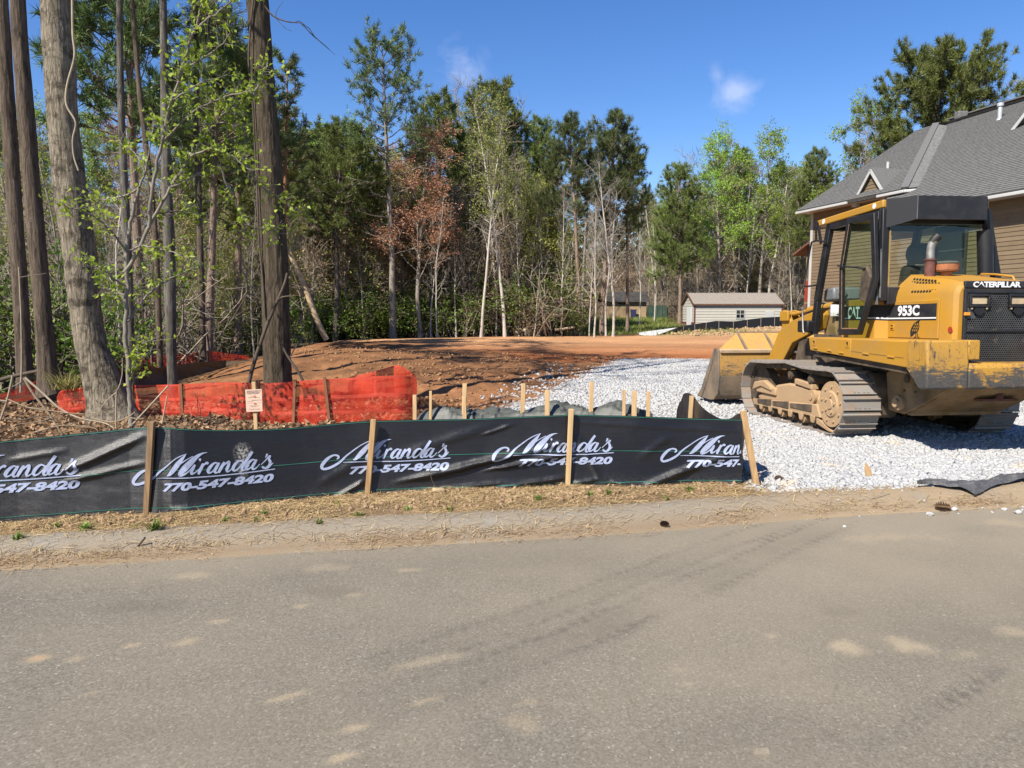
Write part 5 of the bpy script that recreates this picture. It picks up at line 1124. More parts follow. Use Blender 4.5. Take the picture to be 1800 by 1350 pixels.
FR = [(-420, 826, 978), (-250, 803, 952), (-120, 790, 933), (0, 777, 919), (130, 764, 911), (262, 750, 903), (300, 752, 906), (380, 757, 896), (500, 754, 883), (560, 748, 877), (645, 740, 871), (750, 738, 866), (850, 736, 862), (1000, 729, 857), (1100, 731, 856), (1200, 735, 852), (1312, 738, 852)]
def script_strokes():
    """the brush script word, as centre lines (x, y, width); y down, in print units"""
    S = []
    S.append([(190, 522, 14), (213, 505, 30), (203, 482, 30), (155, 474, 26), (95, 502, 44), (42, 552, 52), (14, 598, 46), (30, 628, 38), (80, 626, 38), (150, 602, 38), (230, 556, 34), (300, 492, 28), (400, 420, 20), (480, 368, 16), (560, 330, 14), (628, 307, 4)])
    S.append([(622, 310, 6), (590, 345, 34), (545, 395, 62), (495, 450, 78), (440, 505, 62), (405, 532, 34), (380, 540, 8)])
    S.append([(838, 312, 5), (790, 318, 22), (730, 348, 52), (665, 405, 80), (600, 465, 88), (550, 515, 64), (545, 540, 40), (590, 532, 26), (640, 500, 18), (675, 462, 12)])
    S.append([(440, 505, 20), (520, 440, 16), (600, 385, 14), (690, 340, 12)])
    S.append([(705, 434, 26), (690, 460, 42), (668, 500, 44), (668, 532, 32), (705, 520, 18), (755, 478, 12), (785, 440, 12)])
    S.append([(748, 388, 10), (755, 386, 40), (764, 388, 42), (772, 390, 8)])
    S.append([(790, 428, 28), (780, 455, 42), (750, 510, 44), (735, 545, 30)])
    S.append([(770, 480, 14), (805, 440, 24), (828, 428, 38), (842, 440, 30)])
    for dx in (0, 400):
        S.append([(945 + dx, 452, 16), (915 + dx, 434, 24), (872 + dx, 462, 42), (838 + dx, 510, 46), (845 + dx, 540, 28), (880 + dx, 528, 18), (918 + dx, 488, 14), (950 + dx, 446, 14)])
        S.append([(955 + dx, 436, 28), (930 + dx, 475, 42), (905 + dx, 520, 40), (915 + dx, 545, 26), (950 + dx, 530, 14), (985 + dx, 492, 12)])
    S.append([(1010, 434, 28), (992, 462, 42), (962, 512, 44), (942, 548, 30)])
    S.append([(975, 498, 12), (1020, 455, 22), (1055, 436, 36), (1052, 472, 42), (1032, 515, 42), (1035, 545, 26), (1070, 530, 14), (1105, 492, 12)])
    S.append([(1208, 452, 20), (1170, 434, 26), (1128, 462, 42), (1098, 510, 44), (1106, 541, 28), (1142, 530, 20), (1182, 492, 18), (1216, 446, 18)])
    S.append([(1312, 342, 40), (1272, 398, 42), (1222, 470, 42), (1192, 520, 40), (1202, 545, 26), (1235, 532, 14), (1272, 495, 12)])
    S.append([(1472, 380, 30), (1466, 400, 28), (1450, 424, 8)])
    S.append([(1400, 500, 12), (1450, 455, 16), (1490, 415, 26), (1506, 410, 22), (1490, 440, 34), (1502, 480, 42), (1488, 522, 44), (1450, 546, 30), (1418, 532, 30), (1424, 518, 14)])
    S.append([(1488, 530, 20), (1515, 510, 16), (1534, 488, 8)])
    S.append([(262, 563, 5), (400, 564, 12), (650, 573, 15), (900, 580, 15), (1200, 578, 15), (1552, 564, 13)])
    return S
def catmull(P, n=7):
    P = np.array(P, float); P = np.concatenate([[2 * P[0] - P[1]], P, [2 * P[-1] - P[-2]]]); out = []
    for i in range(1, len(P) - 2):
        for k in range(n):
            t = k / n; out.append(.5 * ((2 * P[i]) + (-P[i - 1] + P[i + 1]) * t + (2 * P[i - 1] - 5 * P[i] + 4 * P[i + 1] - P[i + 2]) * t * t + (-P[i - 1] + 3 * P[i] - 3 * P[i + 1] + P[i + 2]) * t ** 3))
    out.append(P[-2]); return np.array(out)
def subdiv_tris(V, Fs, it=2):
    V = [tuple(p) for p in V]; T = []
    for f in Fs:
        for k in range(1, len(f) - 1): T.append((f[0], f[k], f[k + 1]))
    for _ in range(it):
        N = []; cache = {}
        def mid(a, b):
            key = (min(a, b), max(a, b))
            if key not in cache: V.append(((V[a][0] + V[b][0]) / 2, (V[a][1] + V[b][1]) / 2)); cache[key] = len(V) - 1
            return cache[key]
        for a, b, c in T:
            ab, bc, ca = mid(a, b), mid(b, c), mid(c, a); N += [(a, ab, ca), (ab, b, bc), (ca, bc, c), (ab, bc, ca)]
        T = N
    return np.array(V), np.array(T)
def front_fence():
    T = thing('silt_fence', 'long black printed silt fence on wooden stakes along the kerb', 'silt fence', tuple(at_z(645, 871, .1)))
    o0 = Vector(T.location)
    C = Cloth(cols_from_px(FR, .112), .045); C.amp = .016
    for a in ((118, 822, 250, 772, .035, .020), (120, 842, 250, 817, .03, .013), (20, 800, 110, 790, .03, .008), (300, 896, 370, 893, .03, .016), (590, 872, 642, 842, .022, .020), (560, 850, 640, 800, .05, .008),
              (715, 842, 905, 794, .030, .026), (760, 836, 995, 776, .030, .016), (715, 865, 900, 846, .022, .018), (860, 824, 996, 798, .026, .022), (860, 858, 998, 838, .022, .024), (700, 800, 860, 745, .06, .010), (850, 760, 900, 745, .02, .010),
              (1002, 850, 1050, 842, .02, .016), (1080, 846, 1140, 858, .02, .022), (1120, 860, 1220, 815, .035, .024), (1150, 850, 1290, 790, .04, .014), (1240, 855, 1310, 843, .02, .016), (1015, 770, 1060, 850, .03, .008), (1130, 800, 1180, 760, .05, .010), (1010, 740, 1300, 748, .03, .006)):
        q0, h0 = C.where(a[0], a[1]); q1, h1 = C.where(a[2], a[3]); C.rid.append((q0, h0, q1, h1, a[4] * .85, a[5] * 1.4))
    for u in (262, 648, 1001, 1310): C.pins.append(C.where(u, 800)[0])
    qd, hd = C.where(428, 800); qs, hs_ = C.where(1308, 790)
    def dust(q, t):
        h = t * .66; a = np.clip(1.25 - np.sqrt(((q - qd) / .058) ** 2 + ((h - .47) / .075) ** 2), 0, 1) + np.clip(1.2 - np.sqrt(((q - qd + .01) / .05) ** 2 + ((h - .36) / .10) ** 2), 0, 1) * .8
        return {'dust': np.clip(a * 1.6, 0, 1) * .9 + .10 * np.clip(1 - t / .25, 0, 1)}
    def rel(me):
        n = len(me.vertices); a = np.empty(n * 3, np.float32); me.vertices.foreach_get('co', a); a = a.reshape(-1, 3) - np.array(o0, np.float32); me.vertices.foreach_set('co', a.ravel()); me.update(); return me
    fab = link('fabric', rel(C.mesh('fabric', FABRIC, .0095, 96, dust)), T)
    for t, nm in ((.988, 'green_thread'), (.53, 'green_thread'), (.115, 'green_thread')): link(nm, rel(C.strip(nm, THREAD, t, .0052, .004)), T)
    # printed sign repeated along the cloth
    K = .000672; S = [catmull(s) for s in script_strokes()]
    dV, dF = fit_text('770-547-8420', 330, 1536, 0, 96, .045, .22, .98); dV, dF = subdiv_tris(dV, dF, 2)
    for (u, v) in ((-238, 862), (137, 824), (480, 814), (789, 795), (1077, 786), (1363, 778)):
        qa, ha = C.where(min(u, 1300), v)
        if u > 1300: qa += (u - 1300) / FPX * 6.35 * 1.02; ha = C.where(1278, 792)[1] + .006
        V = []; F = []; n0 = 0
        def put(x, y, off):
            q = qa + (x - 1530) * K; h = ha + (490 - y) * K; x_, y_, zb, zt, _, _ = C.base(q); return C.P(q, h / (zt - zb), off), q
        for si, st in enumerate(S):
            d = np.gradient(st[:, :2], axis=0); d /= np.linalg.norm(d, axis=1, keepdims=True) + 1e-9; nn = np.stack([-d[:, 1], d[:, 0]], 1); rows = []
            for e in (-.38, 0, .38): rows.append(st[:, :2] + nn * st[:, 2:3] * e)
            A = np.stack(rows, 1).reshape(-1, 2); p, q = put(A[:, 0], A[:, 1], .0055 + .00012 * si); k = len(st)
            i = (np.arange(k - 1)[:, None] * 3 + np.arange(2)[None, :]).ravel(); f = np.stack([i, i + 1, i + 4, i + 3], 1)
            keep = (q[f] < C.L - .012).all(1); V.append(p); F.append(f[keep] + n0); n0 += len(p)
        link('script_lettering', rel(np_mesh('script_lettering', np.concatenate(V), np.concatenate(F), PRINT, True)), T)
        p, q = put(dV[:, 0], 716 - dV[:, 1] - (dV[:, 0] - 330) * .006, .0058); keep = (q[dF] < C.L - .012).all(1)
        if keep.any(): link('phone_number_lettering', rel(np_mesh('phone_number_lettering', p, dF[keep], PRINT, True)), T)
    for (ut, vt, ub, vb, mat) in ((-262, 788, -275, 960, WOODM), (267, 741, 256, 909, WOODD), (657, 737, 644, 876, WOODM), (1004, 719, 997, 862, WOOD)):
        p = at_z(ub, vb, .09); q = at_y(ut, vt, p.y - .005); stake_mesh(p - Vector((0, .005, .08)) - o0, Vector((q.x, q.y - .0, q.z)) - o0).build('stake', mat, T, bevel=.003)
    p = at_z(1333, 856, .10); q = at_y(1306, 722, p.y + .10); m = MB(); m.bar(p - Vector((0, 0, .06)) - o0, q - o0, .05, .035, (0, 1, 0)); m.build('stake', WOODM, T, bevel=.003, label='leaning end stake beside the gravel')
    return C
FENCE = front_fence()
def small_cloth(name, label, cat, cols, mat, lean=.0, amp=.03, seed=9, ds=.03, nt=16, stakes=(), smat=None, part='fabric', group=None, wob=None):
    T = thing(name, label, cat, (cols[0][0], cols[0][1], cols[0][2]), group=group); o0 = Vector(T.location); C = Cloth(cols, lean); C.amp = amp; C.seed = seed
    me = C.mesh(part, mat, ds, nt); n = len(me.vertices); a = np.empty(n * 3, np.float32); me.vertices.foreach_get('co', a); a = a.reshape(-1, 3) - np.array(o0, np.float32); me.vertices.foreach_set('co', a.ravel()); me.update(); link(part, me, T)
    for s in stakes:
        p = C.P(s[0], 0.0, .03); q = C.P(s[0] + (s[2] if len(s) > 2 else 0), 1.0 + s[1], .03); d = Vector(q) - Vector(p)
        m = MB(); m.bar(Vector(p) - o0 - d * .08, Vector(q) - o0, .04, .035, (0, 1, 0)); m.build('stake', smat, T)
    return T, C
# return of the front fence, its loose corner curling up
small_cloth('silt_fence', 'loose black fabric end standing up in a point behind the fence corner', 'silt fence', [(at_y(u, 740, Y).x, Y, .02, at_y(u, v, Y).z) for u, v, Y in ((1183, 735, 8.75), (1190, 696, 8.7), (1199, 689, 8.55), (1213, 691, 8.35), (1222, 704, 8.1), (1236, 720, 7.8), (1256, 733, 7.5), (1276, 740, 7.1), (1284, 731, 6.95), (1294, 724, 6.8), (1304, 728, 6.6), (1310, 738, 6.45))], FABRIC, .02, .035, 15, .02, 20, [(.55, .02)], WOOD)
# second fallen run: heap of folded fabric with its stakes still in it
def heap():
    T = thing('fallen_silt_fence', 'heap of slumped grey black silt fence fabric behind the printed fence', 'silt fence', tuple(at_y(945, 735, 8.6))); o0 = Vector(T.location); o0.z = 0.0; T.location.z = 0.0
    us = np.linspace(722, 1170, 190); tt = np.linspace(-1, 1, 26); V = []
    for u in us:
        Y = 8.75 - (u - 722) / 448 * .3; hgt = np.interp(u, [722, 735, 760, 800, 850, 900, 940, 985, 1030, 1085, 1110, 1140, 1172], [.30, .45, .52, .48, .52, .50, .47, .55, .50, .60, .52, .42, .1])
        x0 = at_y(u, 720, Y).x
        for t in tt:
            y = Y + t * .42; prof = max(0.0, 1 - abs(t) ** 1.8)
            k1 = float(fbm(np.array([x0 * 2.2 + t * 1.4]), np.array([t * 1.8 - x0 * .8]), 301, 3)[0]); k2 = float(fbm(np.array([x0 * 7 + t * 3]), np.array([t * 4 + x0 * 2]), 305, 3)[0]); k2 = 1 - abs(k2) * 2.4
            V.append((x0 + .05 * k2, y + .05 * k1, hgt * prof * (.82 + .25 * k1) + .055 * k2 * prof + .01))
    V = np.array(V) - np.array([o0.x, o0.y, 0]); n = len(tt); i = (np.arange(len(us) - 1)[:, None] * n + np.arange(n - 1)[None, :]).ravel()
    m = fabric_mat('folded_grey_fabric', (.050, .052, .045), .45); link('fabric', np_mesh('fabric', V, np.stack([i, i + n, i + n + 1, i + 1], 1), m, True, {'dust': np.zeros(len(V))}), T)
    for (u0, vt, w, tilt) in ((729, 694, .045, .0), (757, 687, .03, .002), (815.5, 698, .045, -.01), (817, 674, .05, .012), (920, 674, .05, .012), (962, 686, .055, 0), (1040, 671, .05, .008), (1097, 685, .035, .0), (1115, 687, .055, 0), (1140, 688, .04, .005)):
        Y = 8.55 - (u0 - 722) / 448 * .3 + (.12 if vt < 680 else 0); q = at_y(u0, vt, Y); p = Vector((q.x - tilt * 2, Y - .03, .05)); mm = MB(); mm.bar(p - o0, q - o0, w, .03, (0, 1, 0)); mm.build('stake', WOOD, T, bevel=.003)
heap()
def net_mat():
    t = NT('orange_mesh_netting'); v = t.coord('Object'); tt = t.attr('t'); s = t.attr('s')
    fold = t.noise(t.coord('Object', (3, 3, 1)), 2.2, 5, .65, .8); f = t.noise(v, 60, 3, .7)
    c = t.mix(t.rng(fold, .3, .7), (.52, .028, .016), (.70, .068, .026))
    band = None
    for cpos, wd in ((.985, .03), (.62, .035), (.30, .03), (.03, .03)):
        b = t.math('LESS_THAN', t.math('ABSOLUTE', t.math('SUBTRACT', tt, cpos)), wd); band = b if band is None else t.math('MAXIMUM', band, b)
    c = t.mix(t.math('MULTIPLY', band, .7), c, (.62, .09, .055))
    b = t.bsdf(c, .6, t.bump(t.math('ADD', f, fold), .3, .01), 0, .3); tr = t.n('ShaderNodeBsdfTransparent'); tl = t.n('ShaderNodeBsdfTranslucent'); t.l(c, tl.inputs[0])
    mm = t.n('ShaderNodeMixShader'); mm.inputs[0].default_value = .35; t.l(b, mm.inputs[1]); t.l(tl.outputs[0], mm.inputs[2])
    al = t.math('ADD', t.rng(t.math('ADD', t.math('MULTIPLY', fold, .7), t.math('MULTIPLY', f, .3)), .3, .7, .47, .80), t.math('MULTIPLY', band, .3), True)
    m = t.n('ShaderNodeMixShader'); t.l(al, m.inputs[0]); t.l(tr.outputs[0], m.inputs[1]); t.l(mm.outputs[0], m.inputs[2]); return t.done(m.outputs[0])
NET = net_mat()
def netcols(rows): return [(at_y(u, 700, Y).x, Y, (lambda p: gz(p.x, Y) - .02)(at_y(u, 700, Y)), at_y(u, vt, Y).z) for u, vt, Y in rows]
REDW = simple('reddish_stake', (.30, .12, .06), .85, .4, 4)
nc = netcols([(100, 700, 12.2), (112, 684, 11.8), (150, 681, 11.6), (185, 678, 11.5), (235, 677, 11.3), (300, 676, 11.0), (400, 672, 10.8), (475, 674, 10.6), (560, 667, 10.5), (620, 664, 10.5), (680, 660, 10.5), (715, 661, 10.5), (731, 663, 10.7), (733, 664, 11.2), (725, 655, 12.2), (712, 647, 13.0), (698, 641, 13.6), (660, 653, 13.8), (610, 664, 14.2)])
_, NC = small_cloth('safety_fence', 'long red orange netting fence with a rounded right corner behind the printed fence', 'safety fence', nc, NET, 0, .06, 21, .035, 22, [(2.05, .04), (3.02, .02), (4.25, .06, .08), (4.85, .05, .05), (5.40, .05, -.06), (1.2, .02)], REDW, 'netting')
small_cloth('safety_fence', 'short red orange netting run behind the pine trunks at the far left', 'safety fence', netcols([(-160, 716, 12.0), (-60, 706, 12.5), (0, 694, 13), (40, 680, 13.4), (78, 664, 13.8), (95, 662, 14)]), NET, 0, .05, 25, .04, 14, [(.9, .03)], REDW, 'netting')
def fcols(rows): return [(at_y(u, 640, Y).x, Y, at_y(u, vb, Y).z, at_y(u, vt, Y).z) for u, vt, vb, Y in rows]
small_cloth('safety_fence', 'distant red orange netting fence below the wood beside the dirt mound', 'safety fence', fcols([(204, 628, 660, 20), (240, 627, 655, 21.5), (300, 624, 646, 23), (345, 620, 639, 24), (368, 617, 636, 24.5), (400, 621, 634, 25.5), (440, 626, 634, 27)]), NET, 0, .06, 27, .06, 12, [(.7, .05), (1.9, .05), (3.2, .08), (4.6, .05)], REDW, 'netting')
small_cloth('silt_fence', 'low shaded black silt fence in front of the distant orange netting', 'silt fence', fcols([(190, 655, 690, 16.5), (225, 652, 688, 17), (290, 645, 675, 18.5), (345, 637, 660, 20), (400, 633, 645, 22)]), FABRIC, 0, .05, 28, .06, 10, [(.8, .05), (2.2, .05)], WOODD)
small_cloth('silt_fence', 'black fabric fence sunk in the brush at the far left edge', 'silt fence', netcols([(-120, 740, 11.2), (0, 716, 12), (60, 702, 12.5), (105, 690, 12.9)]), FABRIC, 0, .05, 29, .06, 10)
nb = [(1150, 586, 589, 46), (1165, 583, 590, 47), (1185, 577, 588, 48), (1212, 571, 585, 49), (1240, 567, 582, 50), (1258, 564, 581, 50.5), (1290, 565, 580, 51), (1320, 561, 579, 51.5), (1345, 558, 578, 52), (1380, 556, 577, 52.5), (1440, 553, 577, 53)]
T_, C_ = small_cloth('silt_fence', 'black silt fence rising along the dirt bank below the metal garage', 'silt fence', [(at_y(u, 570, Y).x, Y, at_y(u, vb, Y).z - .12, at_y(u, vt, Y).z) for u, vt, vb, Y in nb], FABRIC, 0, .05, 33, .08, 10, [(q, .0) for q in np.linspace(1.2, 13, 11)], simple('grey_stake', (.22, .21, .19), .85, .3))
m = MB(); a = at_y(1124, 588, 45.5); b = at_y(1182, 577, 48); m.add([a, at_y(1140, 591, 45.2), at_y(1150, 591, 45.2), b + Vector((.3, .0, .05)), b, a + Vector((0, .3, .12))], [(0, 1, 2, 3, 4, 5)])
sh = thing('fallen_sheet', 'pale folded sheet lying at the low end of the distant silt fence', 'sheet', tuple(a)); me = MB(); me.add([Vector(p) - a for p in m.v] + [Vector(p) - a + Vector((.05, .4, -.12)) for p in m.v], [(0, 1, 2, 3, 4, 5), (11, 10, 9, 8, 7, 6)] + [(k, (k + 1) % 6, 6 + (k + 1) % 6, 6 + k) for k in range(6)]); me.build('sheet', simple('pale_sheet', (.62, .62, .60), .7, .15), sh)
# paper notice on a stake
def notice():
    b = at_z(451, 752, .0); b.y = 8.6; b = at_y(450, 762, 8.6); b.z = gz(b.x, 8.6); T = thing('notice_sign', 'small pale pink paper notice stapled to a wooden stake before the orange netting', 'notice', tuple(b))
    q = at_y(446, 671, 8.6) - b; p = at_y(451, 765, 8.6) - b; m = MB(); m.bar(p - Vector((0, 0, .1)), q, .046, .025, (0, 1, 0)); m.build('stake', WOOD, T, bevel=.003)
    pts = [at_y(u, v, 8.57) - b for u, v in ((431, 685), (460, 684), (461.5, 723), (433, 724))]; m = MB(); m.add(pts + [p_ + Vector((0, .006, 0)) for p_ in pts], [(0, 1, 2, 3), (7, 6, 5, 4)] + [(k, (k + 1) % 4, 4 + (k + 1) % 4, 4 + k) for k in range(4)]); bd = m.build('paper', simple('pink_paper', (.72, .50, .38), .8, .08, 8), T)
    A, B, D = pts[0], pts[1], pts[3]
    def at(x, y): return A + (B - A) * x + (D - A) * y + Vector((0, -.003, 0))
    tx = MB(); r = np.random.default_rng(5)
    for y, h, x0, x1 in ((.05, .035, .1, .9), (.12, .03, .08, .86), (.175, .025, .12, .8), (.30, .014, .30, .48), (.355, .014, .16, .82), (.47, .02, .36, .94), (.52, .014, .1, .4), (.60, .010, .1, .9), (.72, .014, .22, .48), (.72, .014, .68, .8), (.765, .014, .3, .72), (.87, .010, .15, .85), (.905, .010, .2, .8)):
        x = x0
        while x < x1:
            w = r.uniform(.018, .05); tx.add([at(x, y), at(x + w, y), at(x + w, y + h), at(x, y + h)], [(0, 1, 2, 3)]); x += w + r.uniform(.012, .03)
    tx.build('printed_lines', simple('notice_ink', (.10, .06, .05), .8), bd)
    rd = MB()
    for cx, cy in ((.56, .32), (.57, .655)):
        o = [at(cx + .07 * math.cos(a) , cy + .052 * math.sin(a)) + Vector((0, -.001, 0)) for a in np.linspace(0, 6.283, 15)[:-1]]; i = [at(cx + .045 * math.cos(a), cy + .033 * math.sin(a)) + Vector((0, -.001, 0)) for a in np.linspace(0, 6.283, 15)[:-1]]
        rd.add(o + i, [(k, (k + 1) % 14, 14 + (k + 1) % 14, 14 + k) for k in range(14)])
    rd.build('red_ring_marks', REDP, bd)
notice()
# ================================================================ buildings
SIDING = simple('tan_lap_siding', (.19, .137, .082), .7, .12, 3, .1, 60)
SIDING2 = simple('tan_lap_siding_b', (.212, .153, .093), .7, .12, 3, .1, 60)
TRIM = simple('white_trim', (.50, .50, .49), .5, .08, 3)
SHING = simple('grey_shingles', (.19, .188, .18), .9, .5, 9, .5, 90, lo=.3, hi=.7, coord='Object')
SHINGB = simple('dark_grey_shingles', (.165, .162, .157), .9, .4, 26, .5, 90, lo=.3, hi=.7)
DGLASS = simple('dark_window_glass', (.012, .014, .016), .08, .3, 2, spec=.6)
REDB = simple('red_porch_board', (.30, .045, .022), .6, .15, 3)
BROWNT = simple('brown_trim', (.16, .075, .05), .7, .3, 3)
HA = Vector((-.2599, .9656, 0)); HN = Vector((.9656, .2599, 0)); HP = Vector((13.62, 26.0, 0))
def hp(a, t, z): return HP + HA * a + HN * t + Vector((0, 0, z))
def house():
    T = thing('house', 'large tan sided house with grey shingle roof behind the loader', 'house', tuple(HP)); T.location.z = .3; O = Vector(T.location)
    L = lambda a, t, z: hp(a, t, z) - O
    def boards(wall, a0, a1, t, z0, z1, slope=None):
        """lap boards on a wall running along the house axis; slope(z) gives clipped a range"""
        z = z0; k = 0
        while z < z1:
            b0, b1 = (a0, a1) if slope is None else slope(z + .06)
            if b1 - b0 > .05:
                m = MB(); m.add([L(b0, t - .022, z), L(b1, t - .022, z), L(b1, t - .006, z + .128), L(b0, t - .006, z + .128), L(b0, t, z), L(b1, t, z), L(b1, t, z + .128), L(b0, t, z + .128)], [(0, 1, 2, 3), (7, 6, 5, 4), (0, 4, 5, 1), (1, 5, 6, 2), (2, 6, 7, 3), (3, 7, 4, 0)])
                m.build('siding_board', SIDING if (k * 7919) % 3 else SIDING2, wall)
            z += .127; k += 1
    def wallbox(a0, a1, t0, t1, z0, z1):
        m = MB(); m.add([L(a, t, z) for z in (z0, z1) for t in (t0, t1) for a in (a0, a1)], [(0, 2, 3, 1), (4, 5, 7, 6), (0, 1, 5, 4), (2, 6, 7, 3), (0, 4, 6, 2), (1, 3, 7, 5)]); return m
    w1 = wallbox(.0, 4.80, 0, .2, .2, 5.62).build('wall', SIDING, T); boards(w1, .06, 4.74, 0, .9, 5.6)
    w2 = wallbox(-12.0, -.20, -1.1, -.9, .2, 4.86).build('wall', SIDING, T); boards(w2, -9.0, -.26, -1.1, .9, 4.75)
    w3 = wallbox(-.2, .0, -1.1, .2, .2, 5.0).build('wall', SIDING, T)
    z = .9
    while z < 5.0:
        m = MB(); m.add([L(.022, -1.1, z), L(.022, 0, z), L(.006, 0, z + .128), L(.006, -1.1, z + .128)], [(0, 1, 2, 3)]); z += .127; m.build('siding_board', SIDING2, w3)
    w4 = wallbox(4.6, 4.80, .2, 11, .2, 5.6).build('wall', SIDING, T)
    ge = MB(); ge.add([L(4.7, .0, 5.6), L(4.7, 5.4, 9.1), L(4.7, 11, 5.6), L(4.5, .0, 5.6), L(4.5, 5.4, 9.1), L(4.5, 11, 5.6)], [(0, 1, 2), (5, 4, 3), (0, 3, 4, 1), (1, 4, 5, 2)]); ge.build('gable_wall', SIDING, T)
    for a, t, zt in ((4.78, -.035, 5.6), (.06, -.035, 5.6)): wallbox(a - .07, a + .07, t, t + .03, .3, zt).build('corner_board', TRIM, T)
    d = MB(); d.bar(L(.30, -.06, .3), L(.30, -.06, 5.6), .09, .07); d.build('downspout', TRIM, T)
    # roof planes as stepped shingle courses
    def roofplane(nm, quad, n, mat, parent=T, th=.12):
        """quad: eave0, eave1, ridge1, ridge0"""
        e0, e1, r1, r0 = quad; m = MB(); nrm = (e1 - e0).cross(r0 - e0).normalized()
        if nrm.z < 0: nrm = -nrm
        V = []; lift = .022
        for k in range(n):
            a, b = k / n, (k + 1) / n; p0, p1, q1, q0 = e0.lerp(r0, a), e1.lerp(r1, a), e1.lerp(r1, b), e0.lerp(r0, b)
            m.add([p0 + nrm * lift, p1 + nrm * lift, q1 + nrm * .004, q0 + nrm * .004, p0, p1], [(0, 1, 2, 3), (4, 5, 1, 0)])
        m.add([e0, e1, r1, r0, e0 - nrm * th, e1 - nrm * th, r1 - nrm * th, r0 - nrm * th], [(7, 6, 5, 4), (0, 4, 5, 1), (1, 5, 6, 2), (2, 6, 7, 3), (3, 7, 4, 0)])
        return m.build(nm, mat, parent)
    P_ = .62
    zz = lambda t, t0, z0: z0 + P_ * (t - t0)
    main = roofplane('main_roof', (L(-.55, -1.62, 4.86), L(-13, -1.62, 4.86), L(-13, 5.95, zz(5.95, -1.62, 4.86)), L(4.1, 5.95, zz(5.95, -1.62, 4.86))), 62, SHING)
    wing = roofplane('wing_roof', (L(5.15, -.5, 5.76), L(-.62, -.5, 5.76), L(4.2, 5.35, zz(5.35, -.5, 5.76)), L(5.15, 5.35, zz(5.35, -.5, 5.76))), 48, SHING)
    nf = MB(); nf.add([L(-.62, -.5, 5.76), L(-1.05, .15, 5.80), L(3.55, 5.3, 9.18), L(4.2, 5.35, 9.40), L(-.2, .2, 5.6), L(3.7, 5.4, 9.0)], [(0, 1, 2, 3), (1, 4, 5, 2)]); nf.build('hip_return_roof', SHING, T)
    hc = MB(); hc.bar(L(-.60, -.5, 5.80), L(4.22, 5.38, 9.45), .24, .03); hc.build('hip_cap', SHINGB, T)
    rg = MB(); rg.bar(L(-13, 5.95, 9.60), L(4.1, 5.95, 9.60), .3, .05); rg.build('ridge_cap', SHINGB, T)
    back = MB(); back.add([L(5.15, 5.35, 9.38), L(-13, 5.95, 9.55), L(-13, 12, 5.7), L(5.15, 11.5, 5.6)], [(0, 1, 2, 3)]); back.build('back_roof', SHING, T)
    for (p, q) in ((L(5.15, -.53, 5.66), L(2.15, -.53, 5.66)), (L(.62, -.53, 5.66), L(-.62, -.53, 5.66)), (L(-.62, -.55, 5.66), L(-1.08, .12, 5.68)), (L(-1.2, -1.66, 4.76), L(-12.5, -1.66, 4.76))):
        m = MB(); m.bar(p, q, .10, .10); m.build('gutter', TRIM, T, bevel=.02)
    for (a0, a1, t0, t1, z_) in ((-.5, 5.1, -.48, .0, 5.63), (-12, -.3, -1.6, -1.1, 4.74)):
        m = MB(); m.add([L(a0, t0, z_), L(a1, t0, z_), L(a1, t1, z_), L(a0, t1, z_)], [(0, 1, 2, 3)]); m.build('soffit', TRIM, T)
    m = MB(); m.bar(L(5.16, -.52, 5.66), L(5.16, 5.4, 9.32), .04, .10); m.build('rake_board', TRIM, T)
    # little gable over the wing wall
    ap, al, ar, zb, zp = 1.38, 2.10, .66, 5.80, 6.80
    gw = MB(); gw.add([L(al - .12, -.06, 5.6), L(ar + .12, -.06, 5.6), L(ar + .12, -.06, 5.95), L(ap, -.06, zp - .10), L(al - .12, -.06, 5.95), L(al - .12, .1, 5.6), L(ar + .12, .1, 5.6), L(ar + .12, .1, 5.95), L(ap, .1, zp - .10), L(al - .12, .1, 5.95)], [(0, 1, 2, 3, 4), (9, 8, 7, 6, 5), (0, 5, 6, 1), (1, 6, 7, 2), (2, 7, 8, 3), (3, 8, 9, 4), (4, 9, 5, 0)]); g = gw.build('gable_wall', SIDING, T)
    boards(g, ar, al, -.062, 5.6, 6.62, lambda z: (ap - (ap - ar - .1) * min(1, (zp - .1 - z) / .85), ap + (al - ap - .1) * min(1, (zp - .1 - z) / .85)))
    for s, a in ((1, al), (-1, ar)):
        m = MB(); m.add([L(ap, -.18, zp + .04), L(a + s * .12, -.18, zb - .06), L(a + s * .12, .35 if s > 0 else .35, zb - .06 + 0), L(ap, 1.75, zp + .04), L(ap, -.18, zp - .05), L(a + s * .12, -.18, zb - .15), L(a + s * .12, .35, zb - .15), L(ap, 1.75, zp - .05)], [(0, 1, 2, 3), (7, 6, 5, 4), (0, 4, 5, 1), (1, 5, 6, 2), (2, 6, 7, 3), (3, 7, 4, 0)]); m.build('gable_roof', SHINGB, T)
        m = MB(); m.bar(L(ap - s * .02, -.205, zp - .06), L(a + s * .10, -.205, zb - .14), .03, .10); m.build('rake_board', TRIM, T)
        m = MB(); m.add([L(a + s * (.14 - .26 * i), t, z_) for z_ in (zb - .28, zb - .10) for t in (-.25, -.07) for i in (0, 1)], [(0, 2, 3, 1), (4, 5, 7, 6), (0, 1, 5, 4), (2, 6, 7, 3), (0, 4, 6, 2), (1, 3, 7, 5)]); m.build('eave_return', TRIM, T)
    # second gable at the right, mostly outside the view
    ap, al, ar, zb = -3.0, -1.45, -4.6, 7.62; zp = 9.2; t0 = 3.3
